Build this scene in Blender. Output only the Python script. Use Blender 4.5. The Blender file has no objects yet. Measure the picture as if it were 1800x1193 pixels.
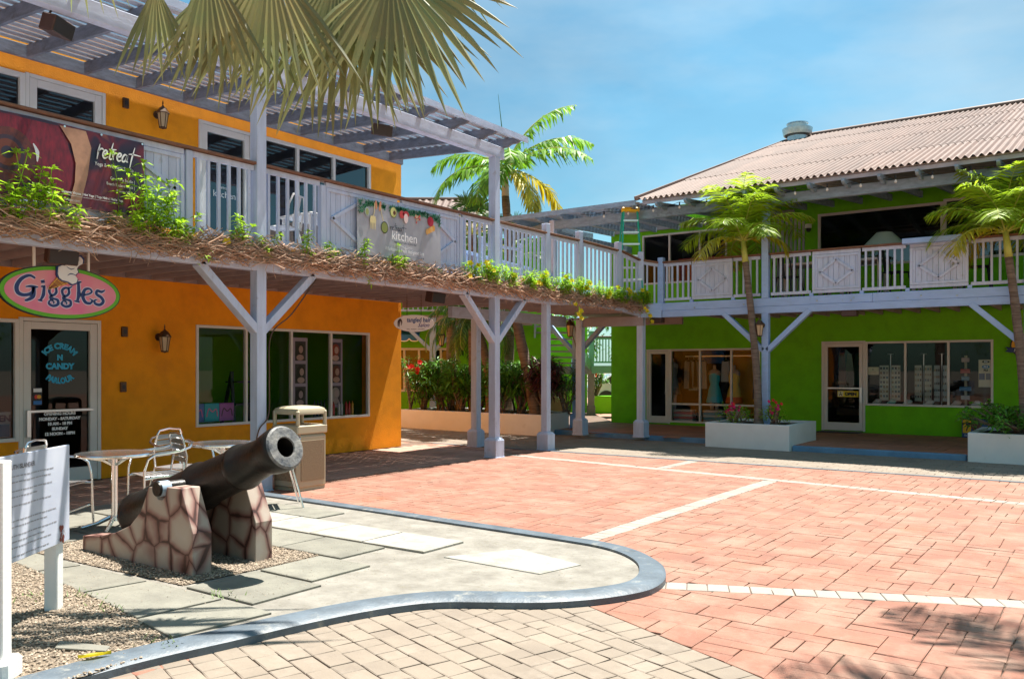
import bpy, bmesh, math, random
from math import sin, cos, pi, radians, sqrt, atan2, hypot
from mathutils import Vector, Matrix, noise

random.seed(11)
S = bpy.context.scene
COL = S.collection

# ---------------------------------------------------------------- camera, sky, sun, exposure
TH = radians(35.6)                      # the camera looks this far left of the long (Y) axis of the court
cd = bpy.data.cameras.new('camera')
cam = bpy.data.objects.new('camera', cd); COL.objects.link(cam)
cam.location = (0, 0, 1.6)
cam.rotation_euler = (pi / 2, 0, TH)
cd.sensor_width = 36.0
cd.lens = 36.0 * 1490 / 1800
cd.shift_y = (648 - 596.5) / 1800
cd.clip_start = 0.05; cd.clip_end = 3000
S.camera = cam

SUN_DIR = Vector((0.055, 0.335, 0.94)).normalized()      # towards the sun
SUN_EL = math.asin(SUN_DIR.z)
sd = bpy.data.lights.new('sun', 'SUN'); sd.energy = 2.9; sd.angle = radians(0.55); sd.color = (1.0, 0.95, 0.87)
sun = bpy.data.objects.new('sun', sd); COL.objects.link(sun)
sun.rotation_euler = SUN_DIR.to_track_quat('Z', 'Y').to_euler()
W = bpy.data.worlds.new('World'); S.world = W; W.use_nodes = True
wn = W.node_tree; wn.nodes.clear()
def wadd(t, **k):
    n = wn.nodes.new(t)
    for a, b in k.items(): setattr(n, a, b)
    return n
out = wadd('ShaderNodeOutputWorld'); bg = wadd('ShaderNodeBackground')
sky = wadd('ShaderNodeTexSky', sky_type='NISHITA', sun_disc=False)
sky.sun_elevation = SUN_EL
sky.sun_rotation = atan2(SUN_DIR.x, SUN_DIR.y)
sky.air_density = 1.0; sky.dust_density = 0.8; sky.ozone_density = 1.6
tc = wadd('ShaderNodeTexCoord'); mp = wadd('ShaderNodeMapping'); mp.inputs['Scale'].default_value = (1.0, 1.0, 2.6)
nz = wadd('ShaderNodeTexNoise'); nz.inputs['Scale'].default_value = 2.3; nz.inputs['Detail'].default_value = 6; nz.inputs['Roughness'].default_value = 0.55
cr = wadd('ShaderNodeValToRGB'); cr.color_ramp.elements[0].position = 0.42; cr.color_ramp.elements[1].position = 0.72
cr.color_ramp.elements[1].color = (0.75, 0.75, 0.75, 1)
hs = wadd('ShaderNodeMix', data_type='RGBA', blend_type='MULTIPLY'); hs.inputs[0].default_value = 1.0
hs.inputs[7].default_value = (0.56, 0.88, 0.82, 1)
mx = wadd('ShaderNodeMix', data_type='RGBA'); mx.inputs[7].default_value = (3.4, 4.2, 4.7, 1)
L = wn.links.new
L(tc.outputs['Generated'], mp.inputs['Vector']); L(mp.outputs['Vector'], nz.inputs['Vector']); L(nz.outputs['Fac'], cr.inputs['Fac'])
L(sky.outputs['Color'], hs.inputs[6]); L(hs.outputs[2], mx.inputs[6]); L(cr.outputs['Color'], mx.inputs[0])
# thinner, darker veils between the white cloud
n2 = wadd('ShaderNodeTexNoise'); n2.inputs['Scale'].default_value = 1.9; n2.inputs['Detail'].default_value = 5; n2.inputs['Roughness'].default_value = 0.5; n2.inputs['Distortion'].default_value = .4
m2 = wadd('ShaderNodeMapping'); m2.inputs['Location'].default_value = (3.7, 1.2, .4); m2.inputs['Scale'].default_value = (1, 1, 2.2)
r2 = wadd('ShaderNodeValToRGB'); r2.color_ramp.elements[0].position = .36; r2.color_ramp.elements[1].position = .62
r2.color_ramp.elements[0].color = (.70, .76, .80, 1); r2.color_ramp.elements[1].color = (1, 1, 1, 1)
v2 = wadd('ShaderNodeMix', data_type='RGBA', blend_type='MULTIPLY'); v2.inputs[0].default_value = 1.0
L(tc.outputs['Generated'], m2.inputs['Vector']); L(m2.outputs['Vector'], n2.inputs['Vector']); L(n2.outputs['Fac'], r2.inputs['Fac']); L(mx.outputs[2], v2.inputs[6]); L(r2.outputs['Color'], v2.inputs[7])
L(v2.outputs[2], bg.inputs['Color']); L(bg.outputs['Background'], out.inputs['Surface'])
bg.inputs['Strength'].default_value = 0.05
S.view_settings.view_transform = 'Standard'; S.view_settings.look = 'None'
S.view_settings.exposure = 2.05; S.view_settings.gamma = 1.0; S.view_settings.use_curve_mapping = False
S.cycles.max_bounces = 12; S.cycles.diffuse_bounces = 8; S.cycles.transparent_max_bounces = 16; S.cycles.caustics_reflective = False; S.cycles.caustics_refractive = False

# ---------------------------------------------------------------- frames: a along, b out of the wall, c up
class Fr:
    def __init__(s, o, u, n): s.o = Vector(o); s.u = Vector(u); s.n = Vector(n)
    def __call__(s, a, b, c): return s.o + s.u * a + s.n * b + Vector((0, 0, c))
WF = Fr((0, 0, 0), (1, 0, 0), (0, 1, 0))
XL, YG = -12.07, 21.1
FL = Fr((XL, 0, 0), (0, 1, 0), (1, 0, 0))            # orange facade: a = Y, b = out of it (+X)
FG = Fr((0, YG, 0), (1, 0, 0), (0, -1, 0))           # green facade: a = X, b = out of it (-Y)
ct, st = cos(TH), sin(TH)
def CV(x, d, z=0.0): return Vector((x * ct - d * st, x * st + d * ct, z))   # the back court is turned 35.6 degrees
def CF(d): return Fr(CV(0, d), (ct, st, 0), (st, -ct, 0))

# ---------------------------------------------------------------- mesh builder
class MB:
    def __init__(s): s.v = []; s.f = []; s.m = []; s.mi = 0
    def add(s, vs, fs):
        n = len(s.v); s.v += [tuple(p) for p in vs]
        s.f += [tuple(i + n for i in f) for f in fs]; s.m += [s.mi] * len(fs); return s
    def fbox(s, F, a0, a1, b0, b1, c0, c1):
        P = [F(a, b, c) for c in (c0, c1) for b in (b0, b1) for a in (a0, a1)]
        return s.add(P, [(0, 2, 3, 1), (4, 5, 7, 6), (0, 1, 5, 4), (2, 6, 7, 3), (0, 4, 6, 2), (1, 3, 7, 5)])
    def box(s, x0, x1, y0, y1, z0, z1): return s.fbox(WF, x0, x1, y0, y1, z0, z1)
    def bar(s, p, q, w, h, up=(0, 0, 1), ext=0):
        p = Vector(p); q = Vector(q); d = (q - p).normalized(); p = p - d * ext; q = q + d * ext
        up = Vector(up); r = d.cross(up)
        if r.length < 1e-5: r = d.cross(Vector((1, 0, 0)))
        r.normalize(); t = r.cross(d).normalized(); r *= w / 2; t *= h / 2
        P = [p - r - t, p + r - t, p + r + t, p - r + t, q - r - t, q + r - t, q + r + t, q - r + t]
        return s.add(P, [(0, 3, 2, 1), (4, 5, 6, 7), (0, 1, 5, 4), (1, 2, 6, 5), (2, 3, 7, 6), (3, 0, 4, 7)])
    def tube(s, pts, r, n=8, cap=True, closed=False):
        pts = [Vector(p) for p in pts]; k = len(pts)
        rr = r if isinstance(r, (list, tuple)) else [r] * k
        ref = None; V = []
        for i, p in enumerate(pts):
            a = pts[(i - 1) % k] if (closed or i) else p; b = pts[(i + 1) % k] if (closed or i < k - 1) else p
            d = (b - a)
            d = d.normalized() if d.length > 1e-9 else Vector((0, 0, 1))
            if ref is None:
                ref = Vector((0, 0, 1)) if abs(d.z) < 0.9 else Vector((1, 0, 0))
            x = d.cross(ref)
            if x.length < 1e-4: x = d.cross(Vector((0.3, 1, 0.2)))
            x.normalize(); y = d.cross(x).normalized(); ref = x.cross(d)
            for j in range(n):
                t = 2 * pi * j / n; V.append(p + (x * cos(t) + y * sin(t)) * rr[i])
        Fs = []
        for i in range(k if closed else k - 1):
            for j in range(n):
                a = i * n + j; b = i * n + (j + 1) % n; c2 = ((i + 1) % k) * n
                Fs.append((a, b, c2 + (j + 1) % n, c2 + j))
        if cap and not closed: Fs += [tuple(range(n)), tuple((k - 1) * n + j for j in range(n - 1, -1, -1))]
        return s.add(V, Fs)
    def lathe(s, M, prof, n=24, cap=True):
        V = []
        for (r, z) in prof:
            for j in range(n):
                t = 2 * pi * j / n; V.append(M @ Vector((r * cos(t), r * sin(t), z)))
        k = len(prof)
        Fs = [(i * n + j, i * n + (j + 1) % n, (i + 1) * n + (j + 1) % n, (i + 1) * n + j) for i in range(k - 1) for j in range(n)]
        if cap and prof[0][0] > 1e-4: Fs.append(tuple(range(n - 1, -1, -1)))
        if cap and prof[-1][0] > 1e-4: Fs.append(tuple((k - 1) * n + j for j in range(n)))
        return s.add(V, Fs)
    def prism(s, F, prof, b0, b1):                    # prof: (a,c) outline, thick from b0 to b1
        n = len(prof)
        V = [F(a, b0, c) for a, c in prof] + [F(a, b1, c) for a, c in prof]
        return s.add(V, [tuple(range(n)), tuple(range(2 * n - 1, n - 1, -1))] + [(i, i + n, (i + 1) % n + n, (i + 1) % n) for i in range(n)])
    def slab(s, poly, z0, z1):
        n = len(poly)
        V = [(x, y, z0) for x, y in poly] + [(x, y, z1) for x, y in poly]
        return s.add(V, [tuple(range(n)), tuple(range(n, 2 * n))] + [(i, i + n, (i + 1) % n + n, (i + 1) % n) for i in range(n)])
    def build(s, name, mat, parent=None, bevel=0, smooth=False, norm=True, local=False, kind=None, label=None):
        me = bpy.data.meshes.new(name)
        off = Vector((0, 0, 0))
        if parent is not None and not local: off = LOC[parent.name]
        me.from_pydata([(x - off.x, y - off.y, z - off.z) for x, y, z in s.v], [], s.f)
        mats = mat if isinstance(mat, (list, tuple)) else [mat]
        for m in mats: me.materials.append(m)
        if len(mats) > 1: me.polygons.foreach_set('material_index', s.m)
        if norm or bevel:
            bm = bmesh.new(); bm.from_mesh(me)
            if norm: bmesh.ops.recalc_face_normals(bm, faces=bm.faces)
            if bevel:
                es = [e for e in bm.edges if len(e.link_faces) == 2 and e.calc_face_angle(0) > 0.6]
                bmesh.ops.bevel(bm, geom=es, offset=bevel, segments=1, affect='EDGES', clamp_overlap=True)
            bm.to_mesh(me); bm.free()
        if smooth:
            me.polygons.foreach_set('use_smooth', [True] * len(me.polygons))
            if smooth != 2: me.set_sharp_from_angle(angle=radians(40))
        o = bpy.data.objects.new(name, me); COL.objects.link(o)
        if parent is not None:
            o.parent = parent; LOC[o.name] = LOC[parent.name].copy()
        else: LOC[o.name] = Vector((0, 0, 0))
        if kind: o['kind'] = kind
        if label: o['label'] = label
        return o
LOC = {}
def tag(o, label, cat, group=None, kind=None):
    if label: o['label'] = label
    if cat: o['category'] = cat
    if group: o['group'] = group
    if kind: o['kind'] = kind
    return o
def thing(name, loc, label, cat, group=None, rz=0):
    o = bpy.data.objects.new(name, None); COL.objects.link(o)
    o.location = loc; o.rotation_euler = (0, 0, rz); o.empty_display_size = 0.1
    LOC[o.name] = Vector(loc)
    return tag(o, label, cat, group)
def copy_tree(o, parent=None):
    c = o.copy(); COL.objects.link(c); c.parent = parent
    LOC[c.name] = LOC.get(o.name, Vector((0, 0, 0))).copy()
    for ch in [x for x in KIDS[o.name]]:
        k = copy_tree(ch, c); KIDS.setdefault(c.name, []).append(k)
    KIDS.setdefault(c.name, [])
    return c
KIDS = {}
def index_kids(o):
    KIDS[o.name] = list(o.children)
    for ch in o.children: index_kids(ch)
def dup(o, loc, rz, label, group=None):
    if o.name not in KIDS: index_kids(o)
    c = copy_tree(o); c.location = loc; c.rotation_euler = (0, 0, rz); c['label'] = label
    if group: c['group'] = group
    return c

# ---------------------------------------------------------------- materials
def mat(name, col, rough=0.6, metal=0.0, spec=0.5, var=0.0, vscale=3.0, col2=None, bump=0.0, bscale=40.0, stretch=None,
        island=0.0, grime=None, coat=0.0, trans=0.0, sheen=0.0, detail=5, bdist=0.01, sub=None):
    m = bpy.data.materials.new(name); m.use_nodes = True; nt = m.node_tree; nd = nt.nodes; lk = nt.links.new
    bs = nd['Principled BSDF']
    bs.inputs['Roughness'].default_value = rough; bs.inputs['Metallic'].default_value = metal
    bs.inputs['Specular IOR Level'].default_value = spec; bs.inputs['Coat Weight'].default_value = coat
    bs.inputs['Base Color'].default_value = (*col, 1)
    g = nd.new('ShaderNodeNewGeometry'); vec = g.outputs['Position']
    if stretch:
        mpn = nd.new('ShaderNodeMapping'); mpn.inputs['Scale'].default_value = stretch; lk(vec, mpn.inputs['Vector']); vec = mpn.outputs['Vector']
    cur = None
    if var or col2:
        n = nd.new('ShaderNodeTexNoise'); n.inputs['Scale'].default_value = vscale; n.inputs['Detail'].default_value = detail; n.inputs['Roughness'].default_value = 0.62
        lk(vec, n.inputs['Vector'])
        r = nd.new('ShaderNodeValToRGB'); r.color_ramp.elements[0].position = 0.32; r.color_ramp.elements[1].position = 0.68
        c2 = col2 or tuple(max(0, c * (1 - var)) for c in col)
        c1 = col if col2 else tuple(min(1, c * (1 + var * 0.6)) for c in col)
        r.color_ramp.elements[0].color = (*c2, 1); r.color_ramp.elements[1].color = (*c1, 1)
        lk(n.outputs['Fac'], r.inputs['Fac']); cur = r.outputs['Color']
    if grime:                                         # (colour, scale, threshold, amount)
        gc, gs, gt, ga = grime
        n = nd.new('ShaderNodeTexNoise'); n.inputs['Scale'].default_value = gs; n.inputs['Detail'].default_value = 8; n.inputs['Roughness'].default_value = 0.7
        lk(g.outputs['Position'], n.inputs['Vector'])
        r = nd.new('ShaderNodeValToRGB'); r.color_ramp.elements[0].position = gt; r.color_ramp.elements[1].position = gt + 0.12
        r.color_ramp.elements[0].color = (0, 0, 0, 1); r.color_ramp.elements[1].color = (ga, ga, ga, 1)
        lk(n.outputs['Fac'], r.inputs['Fac'])
        x = nd.new('ShaderNodeMix'); x.data_type = 'RGBA'; lk(r.outputs['Color'], x.inputs[0])
        if cur: lk(cur, x.inputs[6])
        else: x.inputs[6].default_value = (*col, 1)
        x.inputs[7].default_value = (*gc, 1); cur = x.outputs[2]
    if island:
        oi = nd.new('ShaderNodeObjectInfo'); ad = nd.new('ShaderNodeMath'); ad.operation = 'ADD'
        lk(oi.outputs['Random'], ad.inputs[0]); lk(g.outputs['Random Per Island'], ad.inputs[1])
        fr = nd.new('ShaderNodeMath'); fr.operation = 'FRACT'; lk(ad.outputs[0], fr.inputs[0])
        mr = nd.new('ShaderNodeMapRange'); mr.inputs[3].default_value = 1 - island; mr.inputs[4].default_value = 1 + island * 0.7; lk(fr.outputs[0], mr.inputs[0])
        hv = nd.new('ShaderNodeHueSaturation'); lk(mr.outputs[0], hv.inputs['Value'])
        if cur: lk(cur, hv.inputs['Color'])
        else: hv.inputs['Color'].default_value = (*col, 1)
        cur = hv.outputs['Color']
    if cur: lk(cur, bs.inputs['Base Color'])
    if bump:
        n = nd.new('ShaderNodeTexNoise'); n.inputs['Scale'].default_value = bscale; n.inputs['Detail'].default_value = 6; n.inputs['Roughness'].default_value = 0.6
        lk(vec, n.inputs['Vector']); b = nd.new('ShaderNodeBump'); b.inputs['Strength'].default_value = bump; b.inputs['Distance'].default_value = bdist
        lk(n.outputs['Fac'], b.inputs['Height']); lk(b.outputs['Normal'], bs.inputs['Normal'])
    if trans:                                         # leaves let light through
        tr = nd.new('ShaderNodeBsdfTranslucent'); ms = nd.new('ShaderNodeMixShader'); ms.inputs[0].default_value = trans
        if cur: lk(cur, tr.inputs['Color'])
        else: tr.inputs['Color'].default_value = (*col, 1)
        lk(bs.outputs[0], ms.inputs[1]); lk(tr.outputs[0], ms.inputs[2]); lk(ms.outputs[0], nd['Material Output'].inputs['Surface'])
    return m
def glass(name, tint=(0.75, 0.8, 0.8), ior=1.38):
    m = bpy.data.materials.new(name); m.use_nodes = True; nt = m.node_tree; nd = nt.nodes; lk = nt.links.new
    nd.remove(nd['Principled BSDF'])
    t = nd.new('ShaderNodeBsdfTransparent'); t.inputs['Color'].default_value = (*tint, 1)
    g = nd.new('ShaderNodeBsdfGlossy'); g.inputs['Roughness'].default_value = 0.01
    f = nd.new('ShaderNodeFresnel'); f.inputs['IOR'].default_value = ior
    ms = nd.new('ShaderNodeMixShader'); lk(f.outputs[0], ms.inputs[0]); lk(t.outputs[0], ms.inputs[1]); lk(g.outputs[0], ms.inputs[2])
    lk(ms.outputs[0], nd['Material Output'].inputs['Surface']); return m

M = {}
M['orange'] = mat('orange_stucco', (0.95, 0.34, 0.0), 0.8, var=0.14, vscale=3.2, bump=0.7, bscale=55, grime=((0.72, 0.24, 0.01), 1.4, 0.58, 0.45))
M['green'] = mat('green_stucco', (0.17, 0.58, 0.0), 0.8, var=0.14, vscale=3.0, bump=0.7, bscale=55, grime=((0.11, 0.42, 0.0), 1.0, 0.62, 0.3))
M['wood'] = mat('blue_grey_painted_wood', (0.52, 0.60, 0.76), 0.7, var=0.14, vscale=3.0, stretch=(3, 3, 0.5), bump=0.25, bscale=18, island=0.05, grime=((0.30, 0.27, 0.26), 5.0, 0.60, 0.55))
M['woodh'] = mat('blue_grey_painted_boards', (0.50, 0.58, 0.75), 0.7, var=0.16, vscale=3.0, stretch=(1.2, 1.2, 4), bump=0.25, bscale=18, island=0.06, grime=((0.28, 0.25, 0.25), 4.0, 0.60, 0.5))
M['woodblue'] = mat('sky_blue_painted_wood', (0.36, 0.52, 0.82), 0.65, var=0.10, vscale=3.0, stretch=(1, 1, 3), bump=0.2, bscale=20, grime=((0.22, 0.26, 0.34), 5.0, 0.62, 0.5))
M['weather'] = mat('weathered_grey_timber', (0.20, 0.225, 0.275), 0.8, var=0.3, vscale=4, stretch=(1.2, 1.2, 4), bump=0.35, bscale=22, island=0.14, grime=((0.10, 0.09, 0.085), 5, 0.56, 0.6))
M['weatherblue'] = mat('weathered_blue_timber', (0.27, 0.37, 0.47), 0.8, var=0.25, vscale=4, stretch=(1.2, 1.2, 4), bump=0.3, bscale=22, island=0.1, grime=((0.14, 0.16, 0.18), 5, 0.56, 0.6))
M['slat'] = mat('weathered_slat_paint', (0.42, 0.42, 0.46), 0.75, var=0.2, vscale=4, island=0.12, grime=((0.2, 0.18, 0.17), 4, 0.6, 0.5))
M['cap'] = mat('brown_stained_rail', (0.20, 0.085, 0.04), 0.55, var=0.35, vscale=5, stretch=(2, 2, 12), bump=0.2, bscale=25)
M['joist'] = mat('brown_grey_joist', (0.34, 0.29, 0.30), 0.75, var=0.15, vscale=3)
M['red'] = mat('stamped_red_concrete', (0.29, 0.122, 0.076), 0.75, var=0.0, col2=(0.235, 0.10, 0.066), vscale=2.6, detail=9, bump=0.7, bscale=14, bdist=0.014, island=0.12, grime=((0.34, 0.095, 0.035), 0.9, 0.58, 0.6))
M['cream'] = mat('cream_stamped_concrete', (0.265, 0.215, 0.165), 0.8, col2=(0.21, 0.168, 0.13), vscale=2.2, bump=0.5, bscale=20, bdist=0.012, island=0.08, grime=((0.22, 0.18, 0.14), 3.0, 0.62, 0.4))
M['strip'] = mat('pale_paver_strip', (0.31, 0.275, 0.235), 0.8, var=0.12, vscale=5, bump=0.4, bscale=25, island=0.08)
def blotch(m, col, scale, thr, amt, wid=.1):
    nt = m.node_tree; nd = nt.nodes; bs = nd['Principled BSDF']; l0 = bs.inputs['Base Color'].links[0].from_socket
    g = nd.new('ShaderNodeNewGeometry'); n = nd.new('ShaderNodeTexNoise'); n.inputs['Scale'].default_value = scale; n.inputs['Detail'].default_value = 10; n.inputs['Roughness'].default_value = .68
    nt.links.new(g.outputs['Position'], n.inputs['Vector']); r = nd.new('ShaderNodeValToRGB'); r.color_ramp.elements[0].position = thr; r.color_ramp.elements[1].position = thr + wid
    r.color_ramp.elements[0].color = (0, 0, 0, 1); r.color_ramp.elements[1].color = (amt, amt, amt, 1); nt.links.new(n.outputs['Fac'], r.inputs['Fac'])
    x = nd.new('ShaderNodeMix'); x.data_type = 'RGBA'; nt.links.new(r.outputs['Color'], x.inputs[0]); nt.links.new(l0, x.inputs[6]); x.inputs[7].default_value = (*col, 1); nt.links.new(x.outputs[2], bs.inputs['Base Color'])
blotch(M['red'], (0.305, 0.19, 0.135), 2.3, .45, .8, .2); blotch(M['red'], (0.16, 0.085, 0.065), 7, .60, .6); blotch(M['red'], (0.40, 0.28, 0.215), 14, .62, .6)
blotch(M['cream'], (0.34, 0.285, 0.23), 2.5, .52, .6, .2); blotch(M['cream'], (0.20, 0.16, 0.125), 8, .60, .5); blotch(M['cream'], (0.15, 0.12, 0.09), 25, .66, .7)
blotch(M['orange'], (.60, .19, .01), 3.2, .58, .4, .2); blotch(M['green'], (.09, .36, .0), 3.0, .58, .4, .2)
for k_ in ('wood', 'woodh', 'woodblue'): blotch(M[k_], (.27, .27, .30), 11, .62, .45)
M['grout'] = mat('dark_joint', (0.17, 0.115, 0.085), 0.95, var=0.3, vscale=5)
M['brownpave'] = mat('brown_walk_paving', (0.46, 0.27, 0.20), 0.75, var=0.18, vscale=2, bump=0.4, bscale=20, island=0.10)
M['terra'] = mat('terracotta_walk', (0.50, 0.20, 0.12), 0.7, var=0.25, vscale=1.5, bump=0.4, bscale=15, island=0.10)
M['conc'] = mat('pale_concrete', (0.28, 0.26, 0.225), 0.9, col2=(0.17, 0.155, 0.13), vscale=4.5, bump=0.6, bscale=30, detail=12, grime=((0.17, 0.15, 0.10), 16, 0.585, 0.7))
M['slab'] = mat('grey_flagstone', (0.23, 0.22, 0.18), 0.9, col2=(0.165, 0.157, 0.13), vscale=5, bump=0.6, bscale=30, island=0.1, grime=((0.12, 0.11, 0.08), 22, 0.62, 0.6))
M['slabw'] = mat('white_flagstone', (0.36, 0.34, 0.305), 0.9, col2=(0.27, 0.255, 0.21), vscale=6, bump=0.4, bscale=30, grime=((0.40, 0.37, 0.28), 12, 0.62, 0.5))
blotch(M['conc'], (0.10, 0.09, 0.065), 24, .62, .8, .06); blotch(M['conc'], (0.13, 0.115, 0.085), 5, .57, .55, .14); blotch(M['slab'], (0.08, 0.075, 0.06), 38, .62, .8, .06); blotch(M['slabw'], (0.2, 0.18, 0.13), 30, .60, .8, .08)
M['kerb'] = mat('blue_grey_kerb_paint', (0.10, 0.128, 0.155), 0.5, var=0.3, vscale=5, bump=0.6, bscale=16, grime=((0.32, 0.31, 0.27), 6, 0.58, 0.7))
M['kerbblue'] = mat('blue_kerb_paint', (0.13, 0.27, 0.42), 0.6, var=0.2, vscale=3, bump=0.2)
M['soil'] = mat('dark_soil', (0.06, 0.045, 0.03), 0.95, var=0.5, vscale=20, bump=0.8, bscale=60)
M['gravelbase'] = mat('gravel_bed', (0.22, 0.17, 0.12), 0.95, var=0.5, vscale=60, bump=0.8, bscale=90)
M['pebble'] = mat('pebble', (0.46, 0.37, 0.28), 0.8, col2=(0.20, 0.15, 0.10), vscale=30, island=0.55)
M['white'] = mat('white_masonry', (0.80, 0.79, 0.76), 0.8, var=0.06, vscale=2, bump=0.2, bscale=40, grime=((0.55, 0.53, 0.47), 2.5, 0.62, 0.4))
M['frame'] = mat('cream_window_frame', (0.72, 0.70, 0.66), 0.4, var=0.05)
M['roof'] = mat('pink_corrugated_roof', (0.165, 0.10, 0.074), 0.6, var=0.2, vscale=1.5, island=0.14, grime=((0.22, 0.16, 0.125), 3, 0.55, 0.5), stretch=(3, 0.6, 1))
M['bronze'] = mat('aged_bronze', (0.10, 0.055, 0.03), 0.5, metal=0.4, var=0.3)
M['lampglass'] = mat('amber_lamp_glass', (0.55, 0.42, 0.25), 0.3, spec=0.6)
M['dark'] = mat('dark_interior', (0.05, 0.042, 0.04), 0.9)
M['darkgreen'] = mat('lime_room_wall', (0.10, 0.24, 0.01), 0.9)
M['salonwall'] = mat('salon_wall', (0.25, 0.60, 0.02), 0.9)
M['floorin'] = mat('shop_floor', (0.12, 0.08, 0.06), 0.5)
M['ceil'] = mat('ceiling_white', (0.3, 0.29, 0.27), 0.9)
M['black'] = mat('black_plastic', (0.02, 0.02, 0.022), 0.5)
M['speaker'] = mat('brown_speaker', (0.07, 0.035, 0.028), 0.6)
M['alu'] = mat('polished_aluminium', (0.80, 0.80, 0.80), 0.22, metal=1.0)
M['alus'] = mat('satin_aluminium', (0.72, 0.72, 0.72), 0.35, metal=1.0)
M['galv'] = mat('galvanised_steel', (0.45, 0.52, 0.55), 0.35, metal=0.8, var=0.2, vscale=6)
M['beige'] = mat('beige_plastic', (0.47, 0.41, 0.28), 0.45)
M['aggregate'] = mat('exposed_aggregate', (0.36, 0.27, 0.16), 0.9, col2=(0.15, 0.10, 0.06), vscale=90, bump=0.6, bscale=200, bdist=0.004)
M['brownbin'] = mat('brown_plastic', (0.20, 0.12, 0.05), 0.5)
M['cannon'] = mat('black_painted_iron', (0.004, 0.0038, 0.0036), 0.38, spec=0.35, col2=(0.013, 0.010, 0.008), vscale=9, bump=0.6, bscale=34, bdist=0.006, grime=((0.12, 0.11, 0.10), 12, 0.70, 0.5), coat=0.0)
M['twig'] = mat('dry_vine_stem', (0.50, 0.33, 0.23), 0.9, island=0.5)
M['leaf'] = mat('bright_vine_leaf', (0.36, 0.60, 0.03), 0.5, island=0.45, trans=0.5)
M['leafd'] = mat('shrub_leaf', (0.13, 0.33, 0.035), 0.4, island=0.5, trans=0.25)
M['leafr'] = mat('maroon_leaf', (0.12, 0.035, 0.035), 0.5, island=0.4, trans=0.2)
M['weed'] = mat('weed_leaf', (0.10, 0.16, 0.03), 0.6)
M['palm'] = mat('palm_leaflet', (0.40, 0.58, 0.03), 0.5, island=0.5, trans=0.55)
M['palmg'] = mat('green_palm_leaflet', (0.19, 0.40, 0.02), 0.45, island=0.45, trans=0.45)
M['palmy'] = mat('yellowing_palm_leaflet', (0.55, 0.45, 0.02), 0.45, island=0.35, trans=0.4)
M['palmd'] = mat('dark_palm_leaflet', (0.07, 0.17, 0.02), 0.45, island=0.45, trans=0.3)
M['rachis'] = mat('palm_rachis', (0.42, 0.44, 0.08), 0.45)
M['crownshaft'] = mat('palm_crownshaft', (0.50, 0.52, 0.10), 0.4, var=0.2, vscale=8)
M['fan'] = mat('silver_fan_leaf', (0.24, 0.30, 0.13), 0.5, island=0.28, trans=0.45, col2=(0.33, 0.29, 0.13), vscale=2.2)
M['trunk'] = mat('palm_trunk', (0.13, 0.085, 0.06), 0.9, col2=(0.30, 0.23, 0.18), vscale=3, stretch=(1, 1, 9), bump=1.0, bscale=10, bdist=0.03)
M['flower'] = mat('yellow_flower', (0.90, 0.66, 0.01), 0.5, trans=0.3)
M['redflower'] = mat('red_flower', (0.80, 0.03, 0.02), 0.5, trans=0.3)
M['pinkflower'] = mat('magenta_flower', (0.75, 0.02, 0.16), 0.5, trans=0.3)
M['fibre_g'] = mat('green_fibreglass', (0.01, 0.42, 0.27), 0.4)
M['yellow'] = mat('yellow_plastic', (0.85, 0.50, 0.01), 0.4)
M['bluep'] = mat('blue_canvas', (0.01, 0.16, 0.48), 0.6)
M['mint'] = mat('mint_painted_wood', (0.25, 0.52, 0.38), 0.6, var=0.1)
M['glass'] = glass('window_glass', (0.93, 0.95, 0.95))
M['glasse'] = glass('shop_door_glass', (0.45, 0.48, 0.50), 1.42)
M['glassd'] = glass('dark_window_glass', (0.35, 0.38, 0.40), 1.95)
def flat(name, col, rough=0.5): return mat(name, col, rough)
PC = {}
def paint(col, rough=0.5):
    k = (tuple(round(c, 3) for c in col), rough)
    if k not in PC: PC[k] = mat('paint_%02d' % len(PC), col, rough)
    return PC[k]

# ---------------------------------------------------------------- flat lettering
def text(F, s, a, c, h, m, parent, b=0.003, bold=0.0, align='CENTER', shear=0.0, arc=None, name='lettering', sx=1.0, th=0.0015, rot=0.0):
    cu = bpy.data.curves.new('t', 'FONT'); cu.body = s; cu.size = h * 1.37; cu.align_x = align; cu.offset = bold; cu.shear = shear; cu.extrude = 0
    cu.resolution_u = 3
    o = bpy.data.objects.new('t', cu); COL.objects.link(o); bpy.context.view_layer.update()
    me = bpy.data.meshes.new_from_object(o.evaluated_get(bpy.context.evaluated_depsgraph_get()))
    bpy.data.objects.remove(o); bpy.data.curves.remove(cu)
    mb = MB(); cr_, sr_ = cos(rot), sin(rot)
    vs = []
    for v in me.vertices:
        x, y = v.co.x * sx, v.co.y
        if arc:                                       # (radius, centre angle): letters set round a circle
            R, up = arc
            t = x / R
            if up: x, y = (R + y) * sin(t), (R + y) * cos(t)
            else: x, y = (R - y) * sin(t), -(R - y) * cos(t)
        x, y = x * cr_ - y * sr_, x * sr_ + y * cr_
        vs.append(F(a + x, b, c + y))
    mb.add(vs, [tuple(p.vertices) for p in me.polygons])
    bpy.data.meshes.remove(me)
    return mb.build(name, m, parent, norm=False)
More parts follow.
